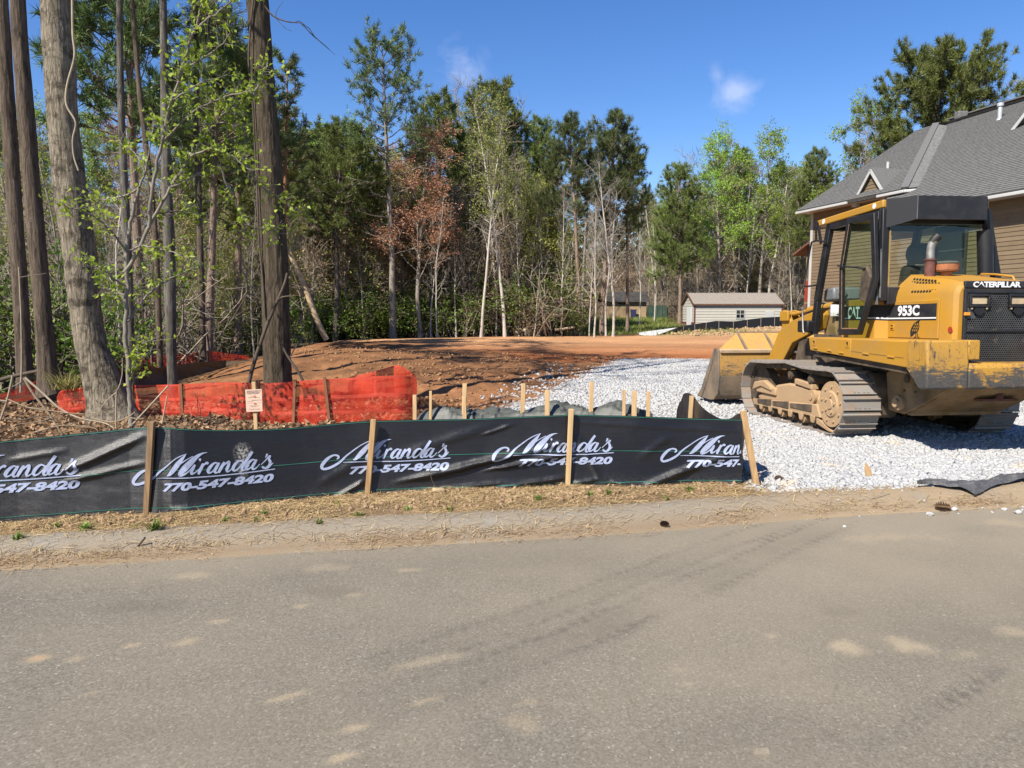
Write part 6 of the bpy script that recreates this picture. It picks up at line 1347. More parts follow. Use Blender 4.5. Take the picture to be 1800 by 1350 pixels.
    m = MB(); m.add([L(al, t0, zb), L(ar, t0, zb), L(ap, t0, zp), L(al, t0 + 1.2, zb), L(ar, t0 + 1.2, zb), L(ap, t0 + 1.2, zp)], [(0, 1, 2), (5, 4, 3), (0, 2, 5, 3), (1, 4, 5, 2), (0, 3, 4, 1)]); m.build('dormer_wall', SIDING2, T)
    for s, a in ((1, al), (-1, ar)):
        m = MB(); m.add([L(ap, t0 - .35, zp + .1), L(a + s * .15, t0 - .35, zb - .03), L(a + s * .15, t0 + .4, zb - .03), L(ap, t0 + 3.0, zp + .1), L(ap, t0 - .35, zp - .0), L(a + s * .15, t0 - .35, zb - .13), L(a + s * .15, t0 + .4, zb - .13), L(ap, t0 + 3.0, zp)], [(0, 1, 2, 3), (7, 6, 5, 4), (0, 4, 5, 1), (1, 5, 6, 2), (2, 6, 7, 3), (3, 7, 4, 0)]); m.build('dormer_roof', SHINGB, T)
        m = MB(); m.bar(L(ap, t0 - .37, zp - .02), L(a + s * .14, t0 - .37, zb - .12), .03, .11); m.build('rake_board', TRIM, T)
    vx = L(.36, 4.42, 8.50); m = MB(); m.cyl(vx - Vector((0, 0, .1)), vx + Vector((0, 0, .55)), .075, 14); m.cyl(vx + Vector((0, 0, .55)), vx + Vector((0, 0, .66)), .11, 14); m.cyl(vx - Vector((0, 0, .15)), vx + Vector((0, 0, .12)), .24, 14, .08); m.build('roof_vent_pipe', simple('galvanised_pipe', (.62, .63, .64), .4, .15, 4, metal=.3), T, smooth=40)
    vx = L(2.45, 1.5, 6.98); m = MB(); m.cyl(vx, vx + Vector((0, 0, .34)), .055, 12); m.build('plumbing_vent', TRIM, T, smooth=40)
    vx = L(3.2, 5.6, 9.45); m = MB(); m.box(vx.x - .2, vx.x + .2, vx.y - .15, vx.y + .15, vx.z - .1, vx.z + .22); m.build('ridge_vent', SHING, T, bevel=.04)
    m = MB(); p = L(-1.0, .0, 5.62); m.cyl(p + Vector((-.06, -.1, 0)), p + Vector((.02, .16, 0)), .07, 12); m.build('gutter_outlet', TRIM, T, smooth=40)
    # window in the near wall, seen through the cab
    m = wallbox(-3.75, -2.70, -1.14, -1.122, 2.60, 4.32); m.build('window', DGLASS, T)
    fr = MB()
    for (a0, a1, z0, z1) in ((-3.83, -3.75, 2.52, 4.40), (-2.70, -2.62, 2.52, 4.40), (-3.75, -2.70, 4.32, 4.40), (-3.75, -2.70, 2.52, 2.60), (-3.75, -2.70, 3.44, 3.48)): fr.add(wallbox(a0, a1, -1.16, -1.12, z0, z1).v, wallbox(a0, a1, -1.16, -1.12, z0, z1).f)
    fr.build('window_frame', simple('dark_window_frame', (.05, .05, .055), .5), T)
    # red screened porch past the far corner
    pb = wallbox(4.82, 5.85, .55, 3.0, 2.05, 2.92).build('porch_panel', REDB, T)
    for (a0, a1, z0, z1, mat) in ((4.82, 5.85, 2.92, 3.0, SIDING2), (5.78, 5.85, 3.0, 4.2, SIDING2), (4.82, 4.88, 3.0, 4.2, SIDING2), (5.30, 5.35, 3.0, 4.2, BROWNT), (4.82, 5.85, 1.93, 2.05, SIDING2), (5.72, 5.85, .3, 1.93, BROWNT), (4.82, 5.0, .6, 1.93, SIDING2), (5.0, 5.72, .5, .8, SIDING2)): wallbox(a0, a1, .56, .68, z0, z1).build('porch_frame', mat, T)
    wallbox(4.9, 5.76, .75, .78, 3.0, 4.2).build('porch_screen', DGLASS, T); wallbox(5.0, 5.72, .75, .78, .8, 1.93).build('porch_lower_window', DGLASS, T)
    m = MB(); m.add([L(4.82, .25, 4.75), L(6.35, .25, 4.12), L(6.35, 3.2, 4.12), L(4.82, 3.2, 4.75), L(4.82, .25, 4.65), L(6.35, .25, 4.02), L(6.35, 3.2, 4.02), L(4.82, 3.2, 4.65)], [(0, 1, 2, 3), (7, 6, 5, 4), (0, 4, 5, 1), (1, 5, 6, 2), (2, 6, 7, 3), (3, 7, 4, 0)]); m.build('porch_roof', BROWNT, T)
house()
def garage():
    METW = simple('cream_metal_siding', (.50, .475, .41), .55, .08, 2); METR = simple('tan_metal_roof', (.30, .265, .235), .5, .1, 3); TB = simple('dark_red_trim', (.16, .045, .03), .6, .2)
    x0, x1, y0, y1 = 14.93, 22.05, 60.0, 64.2; zb = .25; ze = 1.6 + 14.2 / FPX * 60; zr = 1.6 + 32 / FPX * 62 + .03
    T = thing('metal_garage', 'long cream metal garage with ribbed tan roof at the back of the site', 'garage', (x0, y0, zb)); O = Vector(T.location); ym = (y0 + y1) / 2; sh = -.45
    B = lambda *a: MB().box(a[0] - O.x, a[1] - O.x, a[2] - O.y, a[3] - O.y, a[4] - O.z, a[5] - O.z)
    B(x0, x1, y0, y1, zb, ze).build('wall', METW, T)
    gm = MB(); gm.add([Vector(p) - O for p in ((x0, y0, ze), (x0, ym, zr - .06), (x0, y1, ze), (x0 + .1, y0, ze), (x0 + .1, ym, zr - .06), (x0 + .1, y1, ze))], [(0, 1, 2), (5, 4, 3), (0, 3, 4, 1), (1, 4, 5, 2)]); gm.build('gable_wall', METW, T)
    n = 9; h = (ze - zb) / n
    for k in range(n):
        z = zb + k * h; m = MB(); m.prism([(y0 - .035 - O.y, z + .02 - O.z), (y0 - .012 - O.y, z + h - O.z), (y0 - O.y, z + h - O.z), (y0 - O.y, z + .02 - O.z)], 0, 0.06, x1 - x0 - .05); m.build('siding_panel', METW, T)
        m = MB(); m.prism([(x0 - .035 - O.x, z + .02 - O.z), (x0 - .012 - O.x, z + h - O.z), (x0 - O.x, z + h - O.z), (x0 - O.x, z + .02 - O.z)], 1, .06, y1 - y0 - .05); m.build('siding_panel', METW, T)
    for k in range(3):
        z = ze + k * .27; f = (z + .13 - ze) / (zr - ze); m = MB(); m.prism([(x0 - .03 - O.x, z + .02 - O.z), (x0 - .012 - O.x, z + .26 - O.z), (x0 - O.x, z + .26 - O.z), (x0 - O.x, z + .02 - O.z)], 1, f * (ym - y0), (y1 - y0) - f * (y1 - ym)); m.build('siding_panel', METW, T)
    sl = Vector((0, ym - y0, zr - ze)); 
    for s in (0, 1):
        ya, yb = (y0 - .15, ym) if s == 0 else (y1 + .15, ym); m = MB(); m.add([Vector(p) - O for p in ((x0 - .15, ya, ze - .05), (x1 + .15, ya, ze - .05), (x1 + .15, yb, zr), (x0 - .15, yb, zr), (x0 - .15, ya, ze - .11), (x1 + .15, ya, ze - .11), (x1 + .15, yb, zr - .06), (x0 - .15, yb, zr - .06))], [(0, 1, 2, 3), (7, 6, 5, 4), (0, 4, 5, 1), (1, 5, 6, 2), (2, 6, 7, 3), (3, 7, 4, 0)]); rf = m.build('roof', METR, T)
        if s == 0:
            for k in range(31):
                x = x0 - .1 + k * .24; m = MB(); m.bar(Vector((x, ya, ze - .03)) - O, Vector((x, yb, zr + .02)) - O, .05, .045); m.build('roof_rib', METR, rf)
    for p, q in (((x0 - .17, y0 - .17, ze - .09), (x1 + .17, y0 - .17, ze - .09)), ((x0 - .17, y0 - .16, ze - .08), (x0 - .17, ym, zr - .03)), ((x0 - .17, y1 + .16, ze - .08), (x0 - .17, ym, zr - .03))):
        m = MB(); m.bar(Vector(p) - O, Vector(q) - O, .06, .12); m.build('roof_trim', BROWNT, T)
    for x, y in ((x0 - .02, y0 - .04), (x1, y0 - .04)): B(x - .045, x + .045, y - .03, y + .03, zb, ze - .1).build('corner_trim', TB, T)
    B(x0 - .05, x0 - .015, y0, y1, zb, zb + .5).build('base_trim', TB, T)
    B(x0 - .07, x0 - .02, y0 + .95, y0 + 2.5, zb + .02, ze - .25).build('door', simple('white_garage_door', (.66, .68, .70), .5, .06), T)
    wx = at_y(1294, 560, 60).x; w = B(wx, wx + .62, y0 - .06, y0 - .03, 1.10, 1.72).build('window', DGLASS, T); zw = 1.04
    for a in ((wx - .05, wx, zw, 1.78), (wx + .62, wx + .67, zw, 1.78), (wx, wx + .62, 1.72, 1.78), (wx, wx + .62, zw, 1.10), (wx + .29, wx + .33, 1.10, 1.72), (wx, wx + .29, 1.39, 1.43), (wx + .33, wx + .62, 1.39, 1.43)): B(a[0], a[1], y0 - .075, y0 - .04, a[2], a[3]).build('window_frame', TRIM, T)
    wx = at_y(1344, 560, 60).x; B(wx, wx + .74, y0 - .06, y0 - .03, 1.10, 1.62).build('white_hatch', TRIM, T)
garage()
def outbuilding():
    x0, x1, y0, y1 = at_y(1064, 540, 70).x, at_y(1136, 540, 70).x, 70.0, 74.0; zb = gz((x0 + x1) / 2, 70, False) - .1; ze = at_y(1100, 529, 70).z; zr = at_y(1100, 513, 72).z
    T = thing('tan_outbuilding', 'small tan outbuilding with dark shingle roof behind the grass', 'shed', (x0, y0, zb)); O = Vector(T.location)
    B = lambda *a: MB().box(a[0] - O.x, a[1] - O.x, a[2] - O.y, a[3] - O.y, a[4] - O.z, a[5] - O.z)
    B(x0, x1, y0, y1, zb, ze).build('wall', simple('tan_stucco', (.42, .30, .175), .9, .25, 1.2), T); ym = 72.0
    dk = simple('dark_old_shingles', (.07, .065, .062), .9, .6, 3)
    for ya in (y0 - .3, y1 + .3):
        m = MB(); n = 8
        for k in range(n):
            a, b = k / n, (k + 1) / n; f = lambda t, dz: (ya + (ym - ya) * t, ze - .1 + (zr - ze + .1) * t + dz)
            p, q = f(a, .05), f(b, .015); m.add([Vector((x0 - .3, p[0], p[1])) - O, Vector((x1 + .35, p[0], p[1])) - O, Vector((x1 + .35, q[0], q[1])) - O, Vector((x0 - .3, q[0], q[1])) - O, Vector((x0 - .3, p[0], p[1] - .06)) - O, Vector((x1 + .35, p[0], p[1] - .06)) - O], [(0, 1, 2, 3), (4, 5, 1, 0)])
        m.build('roof', dk, T)
    for k in range(4):
        wx = at_y(1087.5 + k * 4.2, 535, 70).x; B(wx, wx + .15, y0 - .03, y0 - .01, at_y(0, 535.5, 70).z, at_y(0, 531.5, 70).z).build('window', DGLASS, T)
    a, b = at_y(1086, 535, 70).x, at_y(1105, 535, 70).x; fr = MB()
    for zz in (at_y(0, 536.3, 70).z, at_y(0, 530.8, 70).z): fr.add(*(lambda q: (q.v, q.f))(B(a, b, y0 - .028, y0 - .005, zz - .02, zz + .02)))
    fr.build('window_frame', TRIM, T)
    # chain link fence right of it
    Tf = thing('wire_fence', 'green wire mesh fence standing right of the tan outbuilding', 'wire fence', tuple(Vector((at_y(1138, 556, 69).x, 69, gz(at_y(1138, 556, 69).x, 69, False))))); O2 = Vector(Tf.location); xe = at_y(1172, 556, 69).x; n = 5
    for k in range(n):
        x = (xe - O2.x) * k / (n - 1); m = MB(); m.cyl((x, 0, -.1), (x, 0, 1.25), .035, 8); m.build('post', simple('dark_green_post', (.03, .07, .05), .6), Tf)
    t = NT('green_wire_mesh'); v = t.coord('Object'); tr = t.n('ShaderNodeBsdfTransparent'); mx = t.n('ShaderNodeMixShader'); mx.inputs[0].default_value = .55; t.l(tr.outputs[0], mx.inputs[1]); t.l(t.bsdf((.03, .075, .055), .6), mx.inputs[2]); m_ = t.done(mx.outputs[0])
    m = MB(); m.box(0, xe - O2.x, -.005, .005, 0, 1.2); m.build('mesh', m_, Tf)
    bx = at_y(1113, 552, 69.6); m = MB(); m.prism([(-.22, 0), (.22, 0), (.26, .75), (.30, .80), (-.30, .80), (-.26, .75)], 1, -.2, .2); o = m.build('dark_blue_bin', simple('dark_blue_plastic', (.03, .035, .10), .5), None, bevel=.02); o.location = (bx.x, 69.5, gz(bx.x, 69.5, False)); tag(o, 'dark blue bin against the wall of the tan outbuilding', 'bin')
outbuilding()
# ================================================================ near trees, sapling, brush
def furrow_trunk(px, Y, mat, seed, extra=9.0, nside=56, flare=.35, ridge=.035, kf=15, Yn=None, dv=.09, knots=()):
    """trunk from pixel rows (u, v, width px) at depth Y, carried on above the frame; returns mesh-builder data and the axis"""
    P = []; Rr = []
    for k, (u, v, w) in enumerate(px):
        yy = Y if Yn is None else Y + (Yn - Y) * k / (len(px) - 1)
        p = at_y(u, v, yy); P.append(p); Rr.append(w * (.97 if seed in (401, 402) else .93) / FPX * yy / 2)
    d = (P[-1] - P[-2]).normalized(); L = extra; d = (d + Vector((0, 0, .8))).normalized()
    for k in range(1, 7): P.append(P[len(px) - 1] + d * L * k / 6); Rr.append(Rr[len(px) - 1] * (1 - .62 * k / 6))
    P = np.array([tuple(p) for p in P]); Rr = np.array(Rr); s = np.concatenate([[0], np.cumsum(np.linalg.norm(np.diff(P, axis=0), axis=1))])
    ss = np.arange(0, s[-1], dv); C = np.stack([np.interp(ss, s, P[:, k]) for k in range(3)], 1); k5 = np.ones(7) / 7
    for k in range(3): C[3:-3, k] = np.convolve(C[:, k], k5, 'valid')
    r = np.interp(ss, s, Rr); r[3:-3] = np.convolve(r, k5, 'valid'); r = r * (1 + flare * np.exp(-ss / .22))
    th = np.linspace(0, 2 * np.pi, nside, endpoint=False); S, A = np.meshgrid(ss, th, indexing='ij')
    ca, sa = np.cos(A), np.sin(A)
    f = np.abs(fbm(A * kf / 2 + .35 * np.sin(S * 3), S * 1.6, seed, 3)); f = 1 - np.clip(f * 3.0, 0, 1)
    rr = r[:, None] * (1 + ridge * (.5 - f) + .05 * fbm(ca * 1.3 + sa, S * 1.5, seed + 5, 3) + .018 * fbm(A * 9, S * 14, seed + 9, 2))
    rr = rr * (1 + .5 * flare * np.exp(-S / .20) * np.cos(A * 3 + 1))
    for (sv, a0, hh, am) in knots: rr = rr * (1 + am * np.exp(-((S - sv) / hh) ** 2) * np.exp(-((np.mod(A - a0 + np.pi, 2 * np.pi) - np.pi) / .7) ** 2))
    V = np.stack([C[:, None, 0] + rr * ca, C[:, None, 1] + rr * sa, C[:, None, 2] + 0 * rr], -1).reshape(-1, 3); n = nside
    i = np.arange(len(ss) - 1)[:, None] * n; j = np.arange(n)[None, :]; j2 = (j + 1) % n; F = np.stack([i + j, i + j2, i + n + j2, i + n + j], -1).reshape(-1, 4)
    return V, F, C, r, ss
def near_tree(name, label, px, Y, mat, seed, extra=9, limbs=9, twigmat=MB_TWIGD, leaf=None, nleaf=0, zmin=6.2, spread=3.4, pine=False, **kw):
    V, F, C, r, ss = furrow_trunk(px, Y, mat, seed, extra, **kw); o = Vector(C[0]); T = thing(name, label, 'tree', tuple(o)); o = np.array(o)
    link('trunk', np_mesh('trunk', V - o, F, mat, True), T); g = np.random.default_rng(seed); tb = Tubes(); tw = Tubes(); cs = []; ds = []
    ok = np.where(C[:, 2] > zmin)[0]
    for k in range(limbs):
        i = ok[int((k + .5) / limbs * (len(ok) - 1))]; az = k * 2.4 + g.normal(0, .4); L = spread * g.uniform(.6, 1.2)
        P, _ = path(g, C[i] - o, (math.cos(az), math.sin(az), .55), L, 6, .12, .04); tb.add(P, np.linspace(max(.03, r[i] * .4), .012, 7), 6)
        for s in range(8):
            q = P[g.integers(2, 7)]; Q, e = path(g, q, (P[-1] - P[0]) / L + g.normal(0, .6, 3), L * g.uniform(.25, .5), 4, .16, .04); tw.add(Q, np.linspace(.02, .008, 5), 3)
            for w in range(6): S_, e2 = path(g, Q[g.integers(1, 5)], (Q[-1] - Q[0]) + g.normal(0, .7, 3), g.uniform(.4, .9), 2, .2, .04); tw.add(S_, [.009, .007, .004], 3); cs += [S_[-1], S_[1]]; ds += [e2, e2]
    if limbs: link('limbs', tb.mesh('limbs', mat), T); tag(link('twigs', tw.mesh('twigs', twigmat, False), T), kind='stuff')
    if leaf is not None and nleaf:
        cs = np.array(cs); ds = np.array(ds); k = g.integers(0, len(cs), nleaf)
        if pine: A, B = tri_needles(np.repeat(cs[k], 8, 0) + g.normal(0, .05, (nleaf * 8, 3)), np.repeat(ds[k], 8, 0) + g.normal(0, .7, (nleaf * 8, 3)), .24, .022, g); tone = np.repeat(np.clip(g.normal(.45, .25, nleaf), 0, 1), 24)
        else: A, B = quads_from(cs[k] + g.normal(0, .1, (nleaf, 3)), ds[k] + g.normal(0, .8, (nleaf, 3)), .10, .06, g); tone = np.repeat(np.clip(g.normal(.5, .25, nleaf), 0, 1), 4)
        link('crown', np_mesh('crown', A, B, leaf, False, {'tone': tone}), T)
    return T
OAKB = bark_mat('pale_grey_furrowed_bark', (.030, .024, .017), (.28, .235, .175), 1.5, 1.8, .12, .75)
OAKD = bark_mat('dark_furrowed_bark', (.018, .0145, .010), (.095, .074, .052), 1.0, 1.2)
PINB = bark_mat('plated_pine_bark', (.035, .026, .019), (.13, .10, .075), .7, 1.2)
GRYB = bark_mat('smooth_grey_bark', (.035, .030, .025), (.12, .108, .093), 1.0, .8, .3)
near_tree('leaning_hardwood', 'thick pale grey barked tree leaning left and curving up beside the printed fence', [(212, 752, 92), (197, 720, 74), (178, 663, 61), (155, 588, 49), (144, 500, 51), (141, 440, 53), (130, 380, 53), (119, 300, 50), (110, 200, 48), (104, 100, 49), (97, 0, 46), (92, -120, 43)], 10.6, OAKB, 401, 8, 9, spread=3.6, zmin=6.3, flare=.3, kf=30, ridge=.06, knots=((2.2, 4.6, .14, .14), (2.0, 5.6, .12, .12)))
near_tree('dark_hardwood', 'dark furrowed straight trunk standing right behind the orange netting', [(492, 745, 58), (490, 715, 50), (488, 650, 46), (485, 560, 47), (482, 450, 46), (475, 330, 44), (470, 250, 42), (466, 200, 40), (460, 100, 37), (452, 0, 36), (448, -60, 33)], 12.0, OAKD, 402, 9, 10, spread=3.6, zmin=7.2, flare=.25, kf=24, ridge=.10, leaf=ML_SPRING, nleaf=500)
near_tree('pine_tree', 'pine trunk second from the left picture edge', [(87, 700, 38), (84, 655, 34), (78, 580, 30), (68, 460, 30), (56, 330, 29), (44, 180, 27), (34, 60, 25), (28, -60, 24)], 13.4, PINB, 403, 10, 8, spread=3, zmin=8.5, flare=.2, kf=14, leaf=ML_PINE, nleaf=1500, pine=True)
near_tree('pine_tree', 'pine trunk nearest the left picture edge', [(46, 700, 30), (43, 640, 27), (36, 520, 26), (27, 380, 25), (16, 220, 24), (6, 60, 22), (-2, -60, 21)], 15.5, PINB, 404, 10, 8, spread=3, zmin=9.5, flare=.2, kf=14, leaf=ML_PINE, nleaf=1500, pine=True)
near_tree('grey_tree', 'slim grey trunk with smooth foot rising through the orange netting left of the notice', [(306, 728, 22), (304, 690, 17), (301, 610, 18), (299, 520, 21), (297, 420, 20), (293, 330, 19), (291, 240, 16), (289, 150, 14), (288, 60, 13), (286, -40, 11)], 13.2, GRYB, 405, 7, 7, spread=2.6, zmin=7.4, flare=.15, nside=32, kf=10, ridge=.03)
near_tree('grey_tree', 'slim pale trunk between the leaning tree and the slim grey trunk', [(233, 700, 14), (230, 600, 13), (226, 480, 14), (221, 380, 15), (217, 290, 13), (213, 200, 12), (211, 100, 11), (210, -30, 10)], 17, GRYB, 406, 7, 7, spread=2.6, zmin=8.6, flare=.15, nside=32, kf=10, ridge=.03)
near_tree('pine_tree', 'thin dark trunk just left of the slim grey trunk, in shade', [(283, 690, 11), (279, 560, 11), (274, 420, 10), (262, 300, 10), (246, 170, 9), (235, 40, 8)], 19, PINB, 407, 7, 7, spread=2.6, zmin=9, flare=.15, nside=24, kf=10)
near_tree('pine_tree', 'dark trunk in the shaded wood left of the dark hardwood', [(357, 640, 13), (355, 540, 12), (351, 420, 12), (348, 300, 11), (346, 180, 10), (344, 40, 9)], 24, PINB, 408, 6, 8, spread=3, zmin=9, flare=.15, nside=24, kf=10, leaf=ML_PINE, nleaf=1600, pine=True)
# dark pine crowns hanging into the top left corner
for u, Y, vt, key, lb in ((250, 23, -150, 'pine_b', 'dark pine whose branches fill the sky above the sapling'), (365, 27, -40, 'pine_b', 'dark pine reaching over the sapling toward the dark trunk'), (415, 34, 20, 'pine_a', 'dark pine left of the dark hardwood top')):
    px_tree(key, u, Y, vt, lb, 1.1)
def sapling():
    Y = 9.4; b = at_y(232, 748, Y); b.z = gz(b.x, Y) - .05; T = thing('sapling', 'slender sapling with bright new green leaves right of the leaning pale tree', 'sapling', tuple(b)); o = np.array(b); g = np.random.default_rng(77); tb = Tubes(); cs = []; ds = []
    lines = [([(232, 752), (229, 700), (225, 640), (221, 580), (222, 520), (223, 440), (232, 380), (246, 330)], 9, 0), ([(222, 480), (262, 400), (300, 330), (335, 275), (372, 225), (420, 180), (446, 168)], 6, .1), ([(262, 400), (268, 330), (285, 250), (300, 180), (330, 90), (352, 20), (362, -30)], 6, -.2),
             ([(300, 330), (345, 308), (385, 290), (432, 262)], 4, .2), ([(335, 275), (372, 262), (412, 280), (440, 300)], 4, .0), ([(224, 445), (190, 400), (150, 372), (112, 364)], 4, -.3), ([(224, 505), (185, 478), (148, 468)], 3.5, -.2), ([(223, 565), (258, 520), (300, 490), (345, 468)], 4, .3),
             ([(285, 250), (330, 205), (385, 172), (442, 160)], 4, -.1), ([(268, 330), (240, 272), (212, 252)], 3.5, .2), ([(345, 50), (385, 18), (425, -8)], 3.5, .1), ([(300, 180), (345, 150), (400, 130)], 3.5, .3), ([(318, 120), (370, 95), (405, 60)], 3.5, -.2), ([(246, 330), (262, 270), (270, 215)], 3.5, 0),
             ([(246, 330), (215, 345), (180, 350), (152, 352)], 3.5, .1), ([(232, 380), (260, 380), (310, 372), (352, 380)], 3.5, .2), ([(223, 440), (255, 432), (290, 440), (330, 452)], 3.5, -.1), ([(420, 262), (455, 325), (492, 352), (528, 374)], 4, .35), ([(385, 290), (412, 350), (428, 395), (424, 420)], 3.5, .3), ([(428, 395), (455, 402), (482, 408)], 3, .3), ([(222, 520), (200, 510), (178, 505)], 3, .1), ([(224, 640), (240, 610), (262, 600)], 3, 0), ([(228, 690), (236, 650), (246, 630)], 3, .1), ([(360, 220), (410, 215), (436, 235)], 3.2, .1), ([(446, 168), (462, 130), (470, 115)], 3, .2)]
    for k, (pts, w, dy) in enumerate(lines):
        P = np.array([tuple(at_y(u, v, Y + dy * i / (len(pts) - 1) * 2.2)) for i, (u, v) in enumerate(pts)]) - o; P = catmull(np.concatenate([P, np.zeros((len(P), 0))], 1), 5); n = len(P); P = P + g.normal(0, .008, P.shape)
        tb.add(P, np.linspace(w / FPX * Y / 2 * 1.1, w / FPX * Y / 2 * (.55 if k == 0 else .28) + .0015, n), 7)
        if k == 0: continue
        L = int(n * 1.5 * (3 if k in (1, 2) else 1.6))
        for m in range(L):
            q = P[g.integers(int(n * (.35 if k < 3 else .25)), n)]; S_, e = path(g, q, (P[-1] - P[0]) / (np.linalg.norm(P[-1] - P[0])) * .5 + g.normal(0, .7, 3) + np.array([0, 0, .15]), g.uniform(.08, .34), 3, .2, 0); tb.add(S_, [.0035, .003, .002, .0015], 3)
            for j in range(g.integers(1, 5)): cs.append(S_[g.integers(1, 4)] + g.normal(0, .012, 3)); ds.append(g.normal(0, .7, 3) + e * .5 + np.array([0, 0, -.25]))
    link('trunk', tb.mesh('trunk', simple('young_grey_bark', (.27, .235, .19), .85, .35, 6)), T); cs = np.array(cs); ds = np.array(ds); n = len(cs)
    V, F = quads_from(cs, ds, g.uniform(.04, .088, n), g.uniform(.032, .06, n), g, .3)
    link('crown', np_mesh('crown', V, F, leaf_mat('new_green_leaves', (.22, .36, .03), (.46, .60, .07), .5, .45), False, {'tone': np.repeat(np.clip(g.normal(.5, .25, n), 0, 1), 4)}), T)
sapling()
def stem(name, label, cat, pts, Y, w0, w1, mat, group=None, subs=0, seed=1, n=7):
    g = np.random.default_rng(seed); P = np.array([tuple(at_y(p[0], p[1], Y + (p[2] if len(p) > 2 else 0))) for p in pts]); P = catmull(P, 5); o = P[0].copy(); tb = Tubes(); tb.add(P - o, np.linspace(w0, w1, len(P)) / FPX * Y / 2, n)
    for k in range(subs):
        q = P[g.integers(2, len(P))] - o; S_, _ = path(g, q, (P[-1] - P[0]) / np.linalg.norm(P[-1] - P[0]) * .6 + g.normal(0, .6, 3), g.uniform(.2, .7), 4, .2, .02); tb.add(S_, np.linspace(w1 / FPX * Y / 2, .0025, 5), 4)
    ob = link(name, tb.mesh(name, mat), None); ob.location = tuple(o); return tag(ob, label, cat, group)
STK = simple('grey_brown_stick', (.33, .25, .165), .9, .4, 5); STKP = simple('pale_stick', (.46, .37, .26), .9, .35, 5); STKD = simple('dark_stick', (.12, .09, .065), .9, .4, 5)
G_ = 'broken branches lying in the leaf litter'
for k, (pts, w0, w1, mat, lb, sb) in enumerate([
    ([(42, 664), (60, 694), (86, 727), (112, 768)], 7, 4, STK, 'broken tan branch leaning down to the right across the brush', 1), ([(44, 664), (74, 690), (104, 717), (140, 735), (185, 744), (212, 762)], 6, 3, STKP, 'long pale curved branch arching down across the brush', 3),
    ([(8, 736), (40, 738), (70, 732), (100, 736)], 4, 2, STKD, 'thin dark stick lying level low in the brush', 2), ([(0, 740), (12, 706), (20, 672), (22, 660)], 5, 6, STKP, 'broken upright stub with split top at the left edge', 1), ([(36, 690), (38, 640), (37, 560), (33, 470)], 5, 3, STKP, 'thin straight upright sapling stem in the left brush', 2),
    ([(204, 752), (204, 712), (205, 684)], 4, 3, STKP, 'short pale upright stick at the foot of the leaning tree', 2), ([(234, 745), (262, 715), (296, 678)], 4, 4, STKP, 'straight stick leaning against the orange netting', 0), ([(285, 745), (291, 712), (294, 696)], 4, 3, STKP, 'short stub standing before the orange netting', 0),
    ([(0, 668), (30, 660), (70, 652), (100, 648)], 18, 15, STKD, 'fallen dark log lying across the wood floor at the left edge', 0), ([(10, 700), (48, 716), (92, 722)], 4, 3, STK, 'bare twig crossing the dark fabric at the left', 2), ([(160, 735), (196, 742), (222, 735), (238, 724)], 5, 3, STK, 'crooked root like stick at the foot of the sapling', 2),
    ([(60, 760), (110, 748), (165, 752)], 4, 2, STK, 'flat twig in the leaf litter above the printed fence', 3), ([(330, 745), (352, 733), (385, 742)], 3, 2, STKD, 'curved twig in front of the orange netting right of the grey trunk', 2)]):
    if k == 8: stem('fallen_log', lb, 'log', [(u, v, 5.5) for u, v in pts], 9.0, w0 * .65, w1 * .65, mat, None, 0, 500 + k, 10)
    else: stem('fallen_branch', lb, 'branch', [(u, v, .0 if k != 4 else 1.0) for u, v in pts], 8.2, w0 * .72, w1 * .7, mat, G_, sb, 500 + k)
stem('fallen_branch', 'thin branch leaning against the dark hardwood trunk from the left', 'branch', [(431, 700), (446, 640), (470, 570), (498, 505), (505, 480)], 11.2, 8, 4, STKD, None, 2, 530); stem('fallen_branch', 'thin branch leaning against the dark hardwood trunk from the right', 'branch', [(546, 700), (528, 660), (505, 625), (498, 610)], 11.4, 6, 3, STKD, None, 1, 531)
stem('fallen_tree', 'broken light tan trunk leaning left at the mound edge right of the dark hardwood', 'tree', [(574, 598), (560, 570), (545, 530), (534, 500), (520, 470), (508, 440)], 36, 11, 8, bark_mat('light_tan_bark', (.28, .20, .12), (.48, .36, .23)), None, 0, 532, 9)  # bark in a light warm tan
stem('fallen_log', 'grey fallen log lying at the far clearing edge before the bushes', 'log', [(902, 585), (925, 581), (958, 578)], 45, 9, 7, STKP, None, 0, 533, 9); stem('fallen_log', 'pale fallen log lying right of the round green bush', 'log', [(975, 580), (992, 578), (1010, 575)], 45, 5, 4, STKP, None, 0, 534, 9)
# thin vine on the leaning tree, twigs at the top of the dark tree
stem('vine', 'pale winding vine climbing the leaning pale tree', 'vine', [(127, -10), (128, 60), (131, 100), (118, 150), (117, 185), (133, 215), (128, 245), (130, 275), (138, 300)], 10.15, 4, 3, STKP, None, 0, 540)
stem('vine', 'dark vine clinging to the left side of the dark hardwood', 'vine', [(446, -10), (440, 50), (437, 110), (444, 180), (448, 260), (452, 330), (455, 420), (461, 480), (466, 560)], 11.8, 3, 3.5, STKD, None, 0, 541)
stem('hanging_twigs', 'bare drooping twigs beside the top of the dark hardwood', 'twigs', [(465, 10), (480, 28), (505, 38), (528, 40)], 11.8, 3, 1.5, STKD, None, 6, 542)
